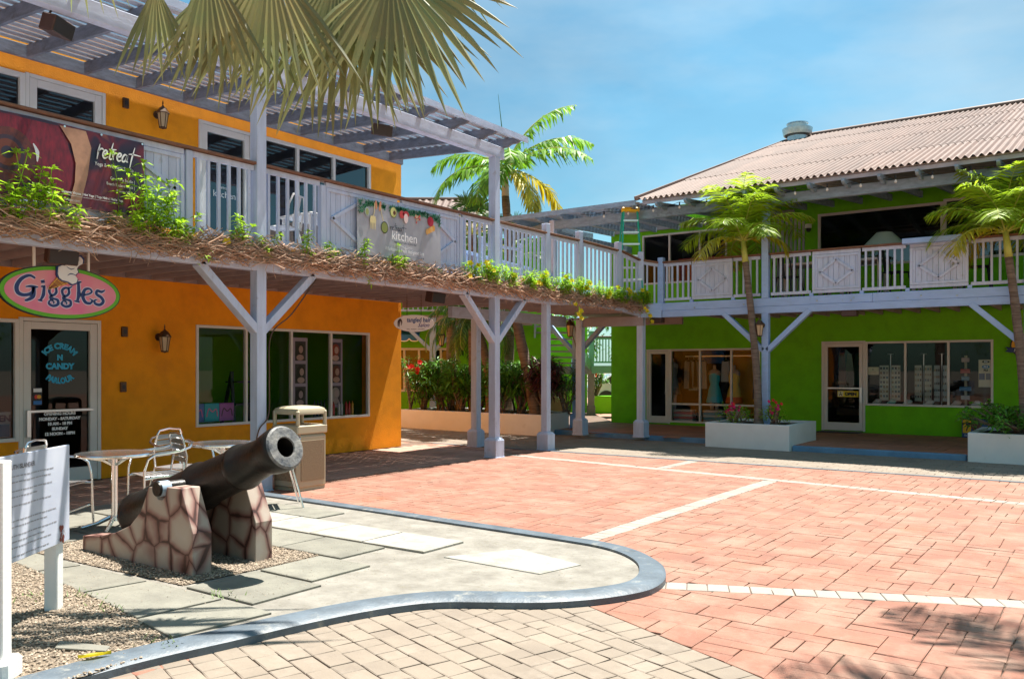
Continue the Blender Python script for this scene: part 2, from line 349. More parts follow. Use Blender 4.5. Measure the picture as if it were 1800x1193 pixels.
def ribbon(mb, F, pts, w, b, n=6, taper=True, close=False):
    """brush stroke lying on the plane F at b; pts (a,c) smoothed by Catmull-Rom; w a number or one per point"""
    P = list(pts); ww = w if isinstance(w, (list, tuple)) else [w] * len(P)
    out = []; N = len(P)
    for i in range(N - 1):
        p0 = P[max(0, i - 1)]; p1 = P[i]; p2 = P[i + 1]; p3 = P[min(N - 1, i + 2)]
        for k in range(n):
            t = k / n
            q = [0.5 * (2 * p1[j] + (p2[j] - p0[j]) * t + (2 * p0[j] - 5 * p1[j] + 4 * p2[j] - p3[j]) * t * t + (3 * p1[j] - p0[j] - 3 * p2[j] + p3[j]) * t ** 3) for j in (0, 1)]
            out.append((q[0], q[1], ww[i] * (1 - t) + ww[i + 1] * t))
    out.append((P[-1][0], P[-1][1], ww[-1]))
    V = []; 
    for i, (x, y, wd) in enumerate(out):
        a = out[max(0, i - 1)]; c = out[min(len(out) - 1, i + 1)]
        dx, dy = c[0] - a[0], c[1] - a[1]; l = hypot(dx, dy) or 1
        nx, ny = -dy / l * wd / 2, dx / l * wd / 2
        V += [F(x + nx, b, y + ny), F(x - nx, b, y - ny)]
    mb.add(V, [(2 * i, 2 * i + 1, 2 * i + 3, 2 * i + 2) for i in range(len(out) - 1)])
def disc(mb, F, a, c, ra, rc, b, n=28, rot=0):
    vs = [F(a + ra * cos(2 * pi * k / n) * cos(rot) - rc * sin(2 * pi * k / n) * sin(rot), b, c + ra * cos(2 * pi * k / n) * sin(rot) + rc * sin(2 * pi * k / n) * cos(rot)) for k in range(n)]
    mb.add(vs, [tuple(range(n))])
# ================================================================ GROUND AND PAVING
def clip(poly, a, b, c):
    """keep the side a*x+b*y<=c"""
    outp = []; n = len(poly)
    for i in range(n):
        p, q = poly[i], poly[(i + 1) % n]; dp = a * p[0] + b * p[1] - c; dq = a * q[0] + b * q[1] - c
        if dp <= 0: outp.append(p)
        if dp * dq < 0:
            t = dp / (dp - dq); outp.append((p[0] + (q[0] - p[0]) * t, p[1] + (q[1] - p[1]) * t))
    return outp
def area(p): return abs(sum(p[i][0] * p[(i + 1) % len(p)][1] - p[(i + 1) % len(p)][0] * p[i][1] for i in range(len(p)))) / 2
def line(p, q, keep):
    """half plane bounded by pq holding the point keep"""
    a, b = q[1] - p[1], p[0] - q[0]; c = a * p[0] + b * p[1]
    if a * keep[0] + b * keep[1] > c: a, b, c = -a, -b, -c
    l = hypot(a, b); return (a / l, b / l, c / l)
def inpoly(x, y, P):
    r = False; n = len(P)
    for i in range(n):
        (x1, y1), (x2, y2) = P[i], P[i - 1]
        if (y1 > y) != (y2 > y) and x < (x2 - x1) * (y - y1) / (y2 - y1) + x1: r = not r
    return r
def shrink(poly, g):
    cx = sum(p[0] for p in poly) / len(poly); cy = sum(p[1] for p in poly) / len(poly)
    n = len(poly); hp = []
    for i in range(n):
        if hypot(poly[i][0] - poly[(i + 1) % n][0], poly[i][1] - poly[(i + 1) % n][1]) < 1e-4: continue
        a, b, c = line(poly[i], poly[(i + 1) % n], (cx, cy)); hp.append((a, b, c - g))
    o = list(poly)
    for h in hp: o = clip(o, *h)
    return o
def tile(mb, poly, z0=-0.012, zt=0.0, g=0.0032, bev=0.006):
    p1 = shrink(poly, g); 
    if len(p1) < 3 or area(p1) < 0.0012: return False
    p2 = shrink(p1, bev)
    if len(p2) != len(p1): p2 = p1
    n = len(p1); j_ = lambda: random.uniform(-.004, .004)
    p1 = [(x + j_(), y + j_()) for x, y in p1]; p2 = [(x + j_() * .4, y + j_() * .4) for x, y in p2]
    mb.add([(x, y, z0) for x, y in p1] + [(x, y, zt - bev * .55) for x, y in p1] + [(x, y, zt) for x, y in p2],
           [tuple(range(2 * n, 3 * n))] + [(i, (i + 1) % n, n + (i + 1) % n, n + i) for i in range(n)] + [(n + i, n + (i + 1) % n, 2 * n + (i + 1) % n, 2 * n + i) for i in range(n)])
    return True
def camd(x, y): return -x * st + y * ct
def visible(x, y):
    d = camd(x, y)
    if d < 0.6: return False
    u = (x * ct + y * st) / d
    return abs(u) < 0.66 and 1.6 / d < 0.42
def pave(parent, name, polys, m, z, maxn=300):
    polys = [p for p in polys if len(p) >= 3 and area(p) > 0.002]
    polys.sort(key=lambda p: camd(sum(q[0] for q in p) / len(p), sum(q[1] for q in p) / len(p)))
    k = 0; rest = MB()
    for p in polys:
        cx = sum(q[0] for q in p) / len(p); cy = sum(q[1] for q in p) / len(p); v = visible(cx, cy) and not inpoly(cx, cy, ISL)
        zt = z + random.uniform(-.0015, .0015)
        if v and k < maxn and area(p) > 0.006:
            mb = MB()
            if tile(mb, p, z - 0.012, zt):
                mb.build(name, m, parent, norm=False); k += 1
        elif v or (camd(cx, cy) > 0.2 and not inpoly(cx, cy, ISL)): tile(rest, p, z - 0.012, zt)
    if rest.v: rest.build(name + '_field', m, parent, norm=False, kind='stuff')

# outline of the raised island (outer foot of its kerb), plan metres
ISL_N = [(-9.45, 6.86), (-8.65, 6.84), (-7.29, 6.80), (-6.36, 6.77), (-5.54, 6.73), (-4.79, 6.70), (-4.12, 6.67), (-3.64, 6.62), (-3.28, 6.47), (-2.98, 6.21), (-2.79, 5.9),
         (-2.70, 5.62), (-2.71, 5.35), (-2.87, 5.01), (-3.12, 4.72), (-3.44, 4.50), (-3.68, 4.33), (-3.84, 4.10), (-3.96, 3.80), (-4.06, 3.40), (-4.13, 3.0), (-4.20, 2.68), (-4.24, 2.37), (-4.26, 1.8), (-4.25, 0.6), (-4.2, -1.0)]
def smooth_line(P, n=4):
    o = []
    for i in range(len(P) - 1):
        p0 = P[max(0, i - 1)]; p1 = P[i]; p2 = P[i + 1]; p3 = P[min(len(P) - 1, i + 2)]
        for k in range(n):
            t = k / n
            o.append(tuple(0.5 * (2 * p1[j] + (p2[j] - p0[j]) * t + (2 * p0[j] - 5 * p1[j] + 4 * p2[j] - p3[j]) * t * t + (3 * p1[j] - p0[j] - 3 * p2[j] + p3[j]) * t ** 3) for j in (0, 1)))
    o.append(P[-1]); return o
KO = smooth_line(ISL_N)
def offset(P, w):
    o = []
    for i, p in enumerate(P):
        a = P[max(0, i - 1)]; c = P[min(len(P) - 1, i + 1)]; dx, dy = c[0] - a[0], c[1] - a[1]; l = hypot(dx, dy)
        o.append((p[0] + dy / l * w, p[1] - dx / l * w))
    return o
KI = offset(KO, 0.20); KM = offset(KO, 0.035)
ISL = KI + [(-9.45, -1.0)]

g = MB(); g.add([(-600, -600, -0.05), (600, -600, -0.05), (600, 600, -0.05), (-600, 600, -0.05)], [(0, 1, 2, 3)])
gr = g.build('ground', mat('far_ground', (0.30, 0.26, 0.20), 0.9, var=0.2, vscale=0.2), norm=False); gr['kind'] = 'structure'

# kerb round the island
def sweep_kerb(name, O, I, Mi, z0, zt, m, label=None):
    mb = MB(); n = len(O)
    V = [(x, y, z0) for x, y in O] + [(x, y, zt - .022) for x, y in O] + [(x, y, zt) for x, y in Mi] + [(x, y, zt) for x, y in I] + [(x, y, z0) for x, y in I]
    F_ = [(r * n + i, r * n + i + 1, (r + 1) * n + i + 1, (r + 1) * n + i) for r in range(4) for i in range(n - 1)]
    F_ += [(0, n, 2 * n, 3 * n, 4 * n), (n - 1, 2 * n - 1, 3 * n - 1, 4 * n - 1, 5 * n - 1)]
    mb.add(V, F_); o = mb.build(name, m, smooth=True); o['kind'] = 'structure'; return o
sweep_kerb('island_kerb', KO, KI, KM, -0.03, 0.065, M['kerb'])

# red stamped paving: random ashlar on a 0.2 m grid, cut by the pale strips
BASE = MB(); BASE.add([(-12.6, 1.1, -0.012), (5.05, 1.1, -0.012), (5.05, 14.2, -0.012), (-12.6, 14.2, -0.012)], [(0, 1, 2, 3)])
OUT = MB()
for q_ in ((5.05, 30, -20, 40), (-40, 5.05, -20, 1.1), (-40, -12.6, 1.1, 40), (-12.6, 5.05, 14.2, 40)): OUT.add([(q_[0], q_[2], -0.014), (q_[1], q_[2], -0.014), (q_[1], q_[3], -0.014), (q_[0], q_[3], -0.014)], [(0, 1, 2, 3)])
ou_ = OUT.build('outer_paving', mat('outer_red_paving', (0.42, 0.22, 0.15), 0.8, var=0.2, vscale=2, bump=0.3, bscale=12), norm=False); ou_['kind'] = 'structure'
red = BASE.build('red_paving', M['grout'], norm=False); red['kind'] = 'structure'
LOC[red.name] = Vector((0, 0, 0))
rnd = random.Random(5)
def ashlar(x0, x1, y0, y1, c=0.125):
    nx, ny = int((x1 - x0) / c), int((y1 - y0) / c); used = [[False] * ny for _ in range(nx)]; R = []
    sizes = [(3, 2), (2, 2), (2, 1), (3, 1), (2, 3), (1, 2), (2, 1), (3, 2), (4, 1), (1, 1)]
    for j in range(ny):
        for i in range(nx):
            if used[i][j]: continue
            cand = sizes[:8]; rnd.shuffle(cand); cand += [(2, 1), (1, 1)]
            for (w, h) in cand:
                if i + w <= nx and j + h <= ny and not any(used[i + a][j + b] for a in range(w) for b in range(h)): break
            for a in range(w):
                for b in range(h): used[i + a][j + b] = True
            R.append([(x0 + i * c, y0 + j * c), (x0 + (i + w) * c, y0 + j * c), (x0 + (i + w) * c, y0 + (j + h) * c), (x0 + i * c, y0 + (j + h) * c)])
    return R
A1, A2 = (-8.40, 12.72), (-0.92, 11.72)           # far cross strip
B1, B2 = (-2.72, 5.76), (-0.53, 6.72)             # near cross strip
C1, C2 = (-2.83, 4.92), (-1.48, 4.32)             # edge of the cream field
D1, D2 = (-12.0, 13.78), (-1.0, 13.86)            # edge of the far cream band
def off(p, q, w):
    dx, dy = q[0] - p[0], q[1] - p[1]; l = hypot(dx, dy); n = (-dy / l * w, dx / l * w)
    return (p[0] + n[0], p[1] + n[1]), (q[0] + n[0], q[1] + n[1])
SW = 0.10
cells = ashlar(-12.0, 5.0, 1.2, 14.4)
tiles = []
def addcl(P, *hp):
    for h in hp:
        P = clip(P, *h)
        if len(P) < 3: return
    tiles.append(P)
HA0 = line(*off(A1, A2, -SW), (-4, 8)); HA1 = line(*off(A1, A2, SW), (-4, 20))
HB0 = line(*off(B1, B2, -SW), (0, 0)); HB1 = line(*off(B1, B2, SW), (-4, 10))
HC = line(C1, C2, (0, 9)); HD = line(D1, D2, (-4, 5))
XS = (-4.16, -3.95)
for P in cells:
    x = P[0][0]; y = P[0][1]
    addcl(P, HA1, HD, (1, 0, -6.10)); addcl(P, HA1, HD, (-1, 0, 5.92))
    addcl(P, HA0, (1, 0, XS[0]), (-1, 0, 9.25))
    if x > -4.6: addcl(P, HA0, HB1, (-1, 0, -XS[1]))
    if x > -3.9: addcl(P, HB0, HC)
pave(red, 'paver', tiles, M['red'], 0.0)
# brown bricks of the covered walk beside the orange shops
bt = []
for j in range(60):
    for i in range(14):
        x0 = -12.02 + i * 0.21 + (0.1 if j % 2 else 0); y0 = 3.9 + j * 0.165
        bt.append(clip([(x0, y0), (x0 + .21, y0), (x0 + .21, y0 + .165), (x0, y0 + .165)], 1, 0, -9.27))
bt = [clip(p, *HD) for p in bt if len(p) > 2]
walk = MB(); walk.add([(-12.05, 3.5, -0.0105), (-9.26, 3.5, -0.0105), (-9.26, 13.7, -0.0105), (-12.05, 13.7, -0.0105)], [(0, 1, 2, 3)])
wk = walk.build('covered_walk', M['grout'], norm=False); wk['kind'] = 'structure'
pave(wk, 'brick', bt, M['brownpave'], 0.0)
# strips of single pale bricks
def strip(name, p, q, w, step=0.125):
    base = MB(); a = off(p, q, -w); b = off(p, q, w)
    base.add([(*a[0], -0.0085), (*a[1], -0.0085), (*b[1], -0.0085), (*b[0], -0.0085)], [(0, 1, 2, 3)])
    o = base.build(name, M['grout'], norm=False); o['kind'] = 'structure'
    L_ = hypot(q[0] - p[0], q[1] - p[1]); n = int(L_ / step); P = []
    for i in range(n):
        t0, t1 = i / n, (i + 1) / n
        P.append([(a[0][0] + (a[1][0] - a[0][0]) * t0, a[0][1] + (a[1][1] - a[0][1]) * t0), (a[0][0] + (a[1][0] - a[0][0]) * t1, a[0][1] + (a[1][1] - a[0][1]) * t1),
                  (b[0][0] + (b[1][0] - b[0][0]) * t1, b[0][1] + (b[1][1] - b[0][1]) * t1), (b[0][0] + (b[1][0] - b[0][0]) * t0, b[0][1] + (b[1][1] - b[0][1]) * t0)])
    pave(o, 'brick', P, M['strip'], 0.001)
    return o
strip('paver_strip', (-4.055, 6.6), (-4.055, 12.0), 0.105)
strip('paver_strip', (-9.2, 12.83), (5.0, 10.93), 0.10)
strip('paver_strip', (-3.0, 5.64), (5.0, 9.14), 0.10, 0.15)
strip('paver_strip', (-6.01, 12.52), (-6.01, 13.8), 0.09)
# cream field in the foreground, laid 18 degrees off, with a border course along the red
cb = MB(); H = [line(C1, C2, (-3, 1))]
P0 = [(-5.2, 0.3), (2.5, 0.3), (2.5, 5.3), (-5.2, 5.3)]
cb.add([(x, y, -0.0095) for x, y in clip(P0, *H[0])], [tuple(range(len(clip(P0, *H[0]))))])
cr0 = cb.build('cream_paving', M['grout'], norm=False); cr0['kind'] = 'structure'
ang = radians(-18.0); ca, sa = cos(ang), sin(ang); CT = []
BI1, BI2 = off(C1, C2, -0.20 if line(C1, C2, (-3, 1)) else -.2)
if (BI1[1] > C1[1]): BI1, BI2 = off(C1, C2, 0.20)
HI = line(BI1, BI2, (-3, 1))
rnd = random.Random(9)
for j in range(-7, 36):
    v0 = j * 0.145; u = -5 + rnd.random() * .2
    while u < 5:
        w = rnd.choice([.13, .14, .20, .23])
        q = [(u, v0), (u + w, v0), (u + w, v0 + .145), (u, v0 + .145)]
        q = [(-2.6 + a * ca - b * sa, 2.4 + a * sa + b * ca) for a, b in q]
        CT.append(clip(clip(q, *HI), 0, -1, -0.9)); u += w
n = 24; dx, dy = (C2[0] - C1[0]), (C2[1] - C1[1]); l = hypot(dx, dy); dx /= l; dy /= l
for i in range(-6, 40):
    t0 = i * .155; a = (C1[0] + dx * t0, C1[1] + dy * t0); b = (C1[0] + dx * (t0 + .155), C1[1] + dy * (t0 + .155))
    c_ = (BI1[0] + dx * (t0 + .155), BI1[1] + dy * (t0 + .155)); e = (BI1[0] + dx * t0, BI1[1] + dy * t0)
    CT.append([a, b, c_, e])
pave(cr0, 'paver', [p for p in CT if len(p) > 2], M['cream'], 0.0)
# far cream band between the red field and the walkway of the green building
fb = MB(); fb.add([(-16.5, 13.80, -0.009), (6, 13.92, -0.009), (6, 17.4, -0.009), (-16.5, 17.4, -0.009)], [(0, 1, 2, 3)])
fb = fb.build('cream_band', M['grout'], norm=False); fb['kind'] = 'structure'; FB = []
for j in range(20):
    for i in range(90):
        x0 = -16.4 + i * .25 + (.125 if j % 2 else 0); y0 = 13.95 + j * .175
        FB.append([(x0, y0), (x0 + .25, y0), (x0 + .25, y0 + .175), (x0, y0 + .175)])
pave(fb, 'paver', FB, M['cream'], 0.0)
eb = MB(); eb.bar((-12.0, 13.83, 0.0), (6, 13.96, 0.0), 0.11, 0.012)
e_ = eb.build('edging_line', M['kerb']); e_['kind'] = 'structure'

# raised walkway of the green building with blue kerb
WK = [(-11.9, 17.75), (-11.1, 17.54), (-9.5, 17.32), (-6.95, 17.2), (-5.2, 17.0), (-5.2, 16.62), (6, 16.62)]
KW = [(-12.6, 17.95), (-11.1, 17.54), (-9.5, 17.32), (-8.2, 17.24), (-6.9, 17.2)]
b = MB(); b.slab([(x, y + .1) for x, y in WK] + [(6, 21.3), (-11.7, 21.3), (-14.5, 25), (-22, 25), (-22, 21)], -0.02, 0.088)
wkg = b.build('walkway', M['grout'], norm=True); wkg['kind'] = 'structure'
def kerbline(P, z0, z1, w, m, name):
    b = MB()
    for i in range(len(P) - 1):
        d = Vector((P[i + 1][0] - P[i][0], P[i + 1][1] - P[i][1], 0)); nrm = Vector((-d.y, d.x, 0)).normalized() * w
        p, q = Vector((*P[i], 0)), Vector((*P[i + 1], 0))
        b.slab([(p.x, p.y), (q.x, q.y), (q.x + nrm.x, q.y + nrm.y), (p.x + nrm.x, p.y + nrm.y)], z0, z1)
    o = b.build(name, m, bevel=0.012); o['kind'] = 'structure'
kerbline(smooth_line(KW, 3), -0.02, 0.101, 0.16, M['kerbblue'], 'walkway_kerb')
kerbline([(-5.18, 16.62), (-2.16, 16.60)], -0.02, 0.101, 0.16, M['kerbblue'], 'walkway_kerb')
kerbline([(-0.4, 16.60), (6, 16.60)], -0.02, 0.101, 0.16, M['kerbblue'], 'walkway_kerb')
WT = []
rnd = random.Random(3)
for P in ashlar(-12, 3.0, 16.75, 21.1, .2):
    cx, cy = (P[0][0] + P[2][0]) / 2, (P[0][1] + P[2][1]) / 2
    if cy < 17.42 and cx < -5.25: continue
    if cx > -4.9 or cy > 17.6 or inpoly(cx, cy, WK + [(6, 22), (-12, 22)]): WT.append(P)
pave(wkg, 'paver', WT, M['terra'], 0.1)

# ---- the island itself (its top is 6 cm up); everything measured on it is scaled about the camera foot
K = 0.9625; ZI = 0.06
def I2(x, y): return (x * K, y * K)
b = MB(); b.add([(x, y, 0.045) for x, y in ISL], [tuple(range(len(ISL)))])
isl = b.build('concrete_apron', M['conc'], norm=False); isl['kind'] = 'structure'
GRV = [[(-7.9, 3.60), (-5.66, 3.70), (-5.60, 4.97), (-7.9, 4.97)], [(-9.6, -0.9), (-4.36, -0.9), (-4.42, 2.80), (-4.62, 2.92), (-5.55, 3.10), (-6.95, 3.27), (-9.6, 3.75)]]
b = MB()
rnd = random.Random(4)
SL = []
# flagstones: rows of slabs laid square to the shops
def slabrow(y0, y1, xs, m):
    for a, c_ in zip(xs[:-1], xs[1:]): SL.append(([(a, y0), (c_, y0), (c_, y1), (a, y1)], m))
slabrow(5.56, 6.14, (-7.95, -7.20, -6.42, -5.70, -4.93), 'w')
slabrow(4.98, 5.54, (-9.4, -8.5, -7.75, -6.95, -6.15, -5.35), 'g')
slabrow(6.16, 6.60, (-9.4, -8.2, -7.0), 'g')
slabrow(5.56, 6.14, (-9.4, -8.7, -7.97), 'g')
slabrow(4.30, 4.96, (-9.4, -8.65, -7.92), 'g'); slabrow(3.64, 4.28, (-9.4, -8.65, -7.92), 'g')
slabrow(4.32, 4.96, (-5.58, -4.95), 'g')
slabrow(3.66, 4.30, (-5.58, -4.80), 'g')
SL.append(([(-7.90, 3.35), (-6.98, 3.26), (-6.9, 3.60), (-7.90, 3.60)], 'g'))
SL.append(([(-6.96, 3.26), (-6.05, 3.14), (-5.98, 3.62), (-6.88, 3.60)], 'g'))
SL.append(([(-6.03, 3.14), (-5.14, 3.02), (-5.08, 3.64), (-5.96, 3.62)], 'g'))
SL.append(([(-5.12, 3.01), (-4.60, 2.92), (-4.52, 3.63), (-5.06, 3.64)], 'g'))
SL.append(([(-4.70, 5.56 + .0), (-3.70, 5.54), (-3.60, 6.00), (-4.36, 6.20)], 'p'))
k = 0
for P, m in SL:
    b = MB(); P = [I2(*p) for p in P]
    zt = {'w': .068, 'g': .062, 'p': .0535}[m] + rnd.uniform(-.002, .002)
    tile(b, P, 0.03, zt, 0.012 if m != 'p' else 0.0, 0.008)
    b.build('flagstone', M['slab'] if m == 'g' else M['slabw'], isl, norm=False)
b = MB()
for G in GRV: b.add([(*I2(x, y), 0.050) for x, y in G], [tuple(range(len(G)))])
gb = b.build('gravel_bed', M['gravelbase'], norm=False); gb['kind'] = 'structure'
b = MB(); n = 0
def pebble(b, x, y, z, r):
    a = rnd.random() * 6.28; e = rnd.uniform(.55, 1); h = r * rnd.uniform(.4, .8)
    V = [(x + r * cos(a + t) * (1 if j % 2 else e), y + r * sin(a + t) * e, z + rnd.uniform(-.2, .25) * h) for j, t in enumerate((0, 1.26, 2.5, 3.77, 5.03))]
    V += [(x + rnd.uniform(-.3, .3) * r, y, z + h), (x, y, z - h)]
    b.add(V, [(i, (i + 1) % 5, 5) for i in range(5)])
for G, cnt in ((GRV[0], 15000), (GRV[1], 42000)):
    Gi = [I2(*p) for p in G]
    x0, x1 = min(p[0] for p in Gi), max(p[0] for p in Gi); y0, y1 = max(.9, min(p[1] for p in Gi)), max(p[1] for p in Gi)
    for _ in range(cnt):
        x, y = rnd.uniform(x0, x1), rnd.uniform(y0, y1)
        if not visible(x, y) or not inpoly(x, y, Gi): continue
        pebble(b, x, y, .054 + rnd.random() * .006, rnd.uniform(.006, .0125))
# strays spilled on the stones
for _ in range(500):
    x, y = rnd.uniform(-7.6, -4.6), rnd.uniform(2.9, 5.3); pebble(b, x, y, .066, rnd.uniform(.003, .006))
o = b.build('gravel', M['pebble'], norm=False); o['kind'] = 'stuff'
b = MB()
for _ in range(120):                                     # low weeds at the edge of the gravel
    cx, cy = rnd.choice([(-5.75, 3.0), (-5.3, 2.95), (-5.9, 2.8), (-4.95, 3.55), (-4.35, 2.75)]); x = cx + rnd.gauss(0, .09); y = cy + rnd.gauss(0, .05)
    a = rnd.random() * 6.28; h = rnd.uniform(.01, .045); w = .006
    b.add([(x - w * sin(a), y + w * cos(a), .055), (x + w * sin(a), y - w * cos(a), .055), (x + cos(a) * h, y + sin(a) * h, .055 + h)], [(0, 1, 2)])
o = b.build('weeds', M['weed'], norm=False); o['kind'] = 'stuff'
# fallen yellow leaf in the gravel by the kerb
b = MB(); c0 = Vector((-4.46, 2.30, .075)); t = Vector((.45, .89, 0)); nn = Vector((-.89, .45, 0))
pr = [(0, .0), (.04, .022), (.08, .027), (.12, .016), (.16, 0)]
V = [c0 + t * a + nn * w + Vector((0, 0, .012)) for a, w in pr] + [c0 + t * a for a, w in pr] + [c0 + t * a - nn * w + Vector((0, 0, .02)) for a, w in pr]
b.add(V, [(i, i + 1, i + 6, i + 5) for i in range(4)] + [(i + 5, i + 6, i + 11, i + 10) for i in range(4)])
tag(b.build('fallen_leaf', M['palmy'], norm=False), 'fallen yellow green leaf curled on the gravel at the kerb', 'leaf')
b = MB(); b.slab([I2(*p) for p in ((-5.05, 2.50), (-4.72, 2.62), (-4.66, 2.56), (-4.95, 2.42))], .055, .068)
tag(b.build('stone_chip', M['slab'], bevel=.003), 'flat grey stone chip lying in the gravel patch', 'stone')
# ================================================================ HELPERS FOR WALLS AND WINDOWS
def wall(name, F, a0, a1, c0, c1, ops, m, parent, th=0.2, b=0.0):
    """one wall with real openings: front skin, back skin and the reveals"""
    As = sorted({a0, a1} | {o[0] for o in ops} | {o[1] for o in ops}); Cs = sorted({c0, c1} | {o[2] for o in ops} | {o[3] for o in ops})
    mb = MB(); inside = lambda a, c: any(o[0] < a < o[1] and o[2] < c < o[3] for o in ops)
    for i in range(len(As) - 1):
        for j in range(len(Cs) - 1):
            if inside((As[i] + As[i + 1]) / 2, (Cs[j] + Cs[j + 1]) / 2): continue
            for bb in (b, b - th):
                mb.add([F(As[i], bb, Cs[j]), F(As[i + 1], bb, Cs[j]), F(As[i + 1], bb, Cs[j + 1]), F(As[i], bb, Cs[j + 1])], [(0, 1, 2, 3)])
    for (p, q, r, s_) in ops:
        mb.add([F(p, b, r), F(p, b - th, r), F(p, b - th, s_), F(p, b, s_)], [(0, 1, 2, 3)]); mb.add([F(q, b, r), F(q, b - th, r), F(q, b - th, s_), F(q, b, s_)], [(0, 1, 2, 3)])
        mb.add([F(p, b, s_), F(q, b, s_), F(q, b - th, s_), F(p, b - th, s_)], [(0, 1, 2, 3)]); mb.add([F(p, b, r), F(q, b, r), F(q, b - th, r), F(p, b - th, r)], [(0, 1, 2, 3)])
    for (p, q, r, s_) in ((a0, a0, c0, c1), (a1, a1, c0, c1)):
        mb.add([F(p, b, r), F(p, b - th, r), F(p, b - th, s_), F(p, b, s_)], [(0, 1, 2, 3)])
    mb.add([F(a0, b, c1), F(a1, b, c1), F(a1, b - th, c1), F(a0, b - th, c1)], [(0, 1, 2, 3)])
    return mb.build(name, m, parent, norm=False)
def window(F, a0, a1, c0, c1, parent, mull=(), trans=(), fw=0.05, b=-0.05, gl='glass', fd=0.07, name='window', proud=0.025, tr_range=None):
    """window frame (part of the building) with one child per pane"""
    mb = MB(); b0 = b; b1 = proud
    mb.fbox(F, a0, a0 + fw, b0, b1, c0, c1); mb.fbox(F, a1 - fw, a1, b0, b1, c0, c1)
    mb.fbox(F, a0 + fw, a1 - fw, b0, b1 - .002, c0, c0 + fw); mb.fbox(F, a0 + fw, a1 - fw, b0, b1 - .002, c1 - fw, c1)
    xs = [a0 + fw] + [x for m_ in mull for x in (m_ - fw / 2, m_ + fw / 2)] + [a1 - fw]
    for m_ in mull: mb.fbox(F, m_ - fw / 2, m_ + fw / 2, b0, b1 - .004, c0 + fw, c1 - fw)
    cells = []
    for i in range(0, len(xs), 2):
        zs = [c0 + fw] + [x for t_ in trans for x in (t_ - fw / 2, t_ + fw / 2)] + [c1 - fw]
        for t_ in trans: mb.fbox(F, xs[i], xs[i + 1], b0, b1 - .006, t_ - fw / 2, t_ + fw / 2)
        for k in range(0, len(zs), 2): cells.append((xs[i], xs[i + 1], zs[k], zs[k + 1]))
    fr = mb.build(name, M['frame'], parent, bevel=.004)
    for (p, q, r, s_) in cells:
        pm = MB(); pm.add([F(p - .004, b0 + .02, r - .004), F(q + .004, b0 + .02, r - .004), F(q + .004, b0 + .02, s_ + .004), F(p - .004, b0 + .02, s_ + .004)], [(0, 1, 2, 3)])
        pm.build('pane', M[gl], fr, norm=False)
    return fr
def door(F, a0, a1, c0, c1, parent, gl='glass', fw=0.10, handle='L', bar=True, proud=0.02, b=-0.05):
    mb = MB(); b0 = b; b1 = proud; o = .05
    mb.fbox(F, a0, a0 + o, b0, b1 + .01, c0, c1); mb.fbox(F, a1 - o, a1, b0, b1 + .01, c0, c1); mb.fbox(F, a0 + o, a1 - o, b0, b1 + .008, c1 - o, c1)
    A0, A1, C1 = a0 + o + .006, a1 - o - .006, c1 - o - .006
    mb.fbox(F, A0, A0 + fw, b0, b1, c0 + .01, C1); mb.fbox(F, A1 - fw, A1, b0, b1, c0 + .01, C1)
    mb.fbox(F, A0 + fw, A1 - fw, b0, b1 - .002, c0 + .01, c0 + .20); mb.fbox(F, A0 + fw, A1 - fw, b0, b1 - .002, C1 - fw, C1)
    d = mb.build('door', M['frame'], parent, bevel=.004)
    zb = c0 + 1.0
    pm = MB(); pm.add([F(A0 + fw - .004, b0 + .02, c0 + .19), F(A1 - fw + .004, b0 + .02, c0 + .19), F(A1 - fw + .004, b0 + .02, C1 - fw + .004), F(A0 + fw - .004, b0 + .02, C1 - fw + .004)], [(0, 1, 2, 3)])
    pm.build('pane', M[gl], d, norm=False)
    hm = MB(); x = A0 + fw / 2 if handle == 'L' else A1 - fw / 2
    if bar:
        hm.fbox(F, A0 + fw * .6, A1 - fw * .6, b1, b1 + .02, zb - .0, zb + .035)
        hm.fbox(F, x - .02, x + .03, b1, b1 + .05, zb - .33, zb + .04)
    else:
        hm.tube([F(x, b1, zb - .15), F(x, b1 + .05, zb - .15), F(x, b1 + .05, zb + .15), F(x, b1, zb + .15)], .011, 8)
    hm.fbox(F, x - .015, x + .015, b1, b1 + .012, zb - .48, zb - .45)
    hm.build('handle', M['alus'], d, bevel=.003)
    return d
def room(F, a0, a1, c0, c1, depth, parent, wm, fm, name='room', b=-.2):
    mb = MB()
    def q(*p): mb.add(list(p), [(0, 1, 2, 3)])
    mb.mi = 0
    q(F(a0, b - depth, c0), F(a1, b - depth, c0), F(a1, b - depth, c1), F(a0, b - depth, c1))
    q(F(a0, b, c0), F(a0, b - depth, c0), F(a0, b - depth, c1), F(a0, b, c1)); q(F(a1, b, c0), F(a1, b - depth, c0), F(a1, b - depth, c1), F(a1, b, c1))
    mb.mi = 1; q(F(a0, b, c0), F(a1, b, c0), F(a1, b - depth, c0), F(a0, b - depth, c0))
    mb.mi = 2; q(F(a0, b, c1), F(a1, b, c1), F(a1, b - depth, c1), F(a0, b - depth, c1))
    return mb.build(name, [wm, fm, M['ceil']], parent, norm=False)

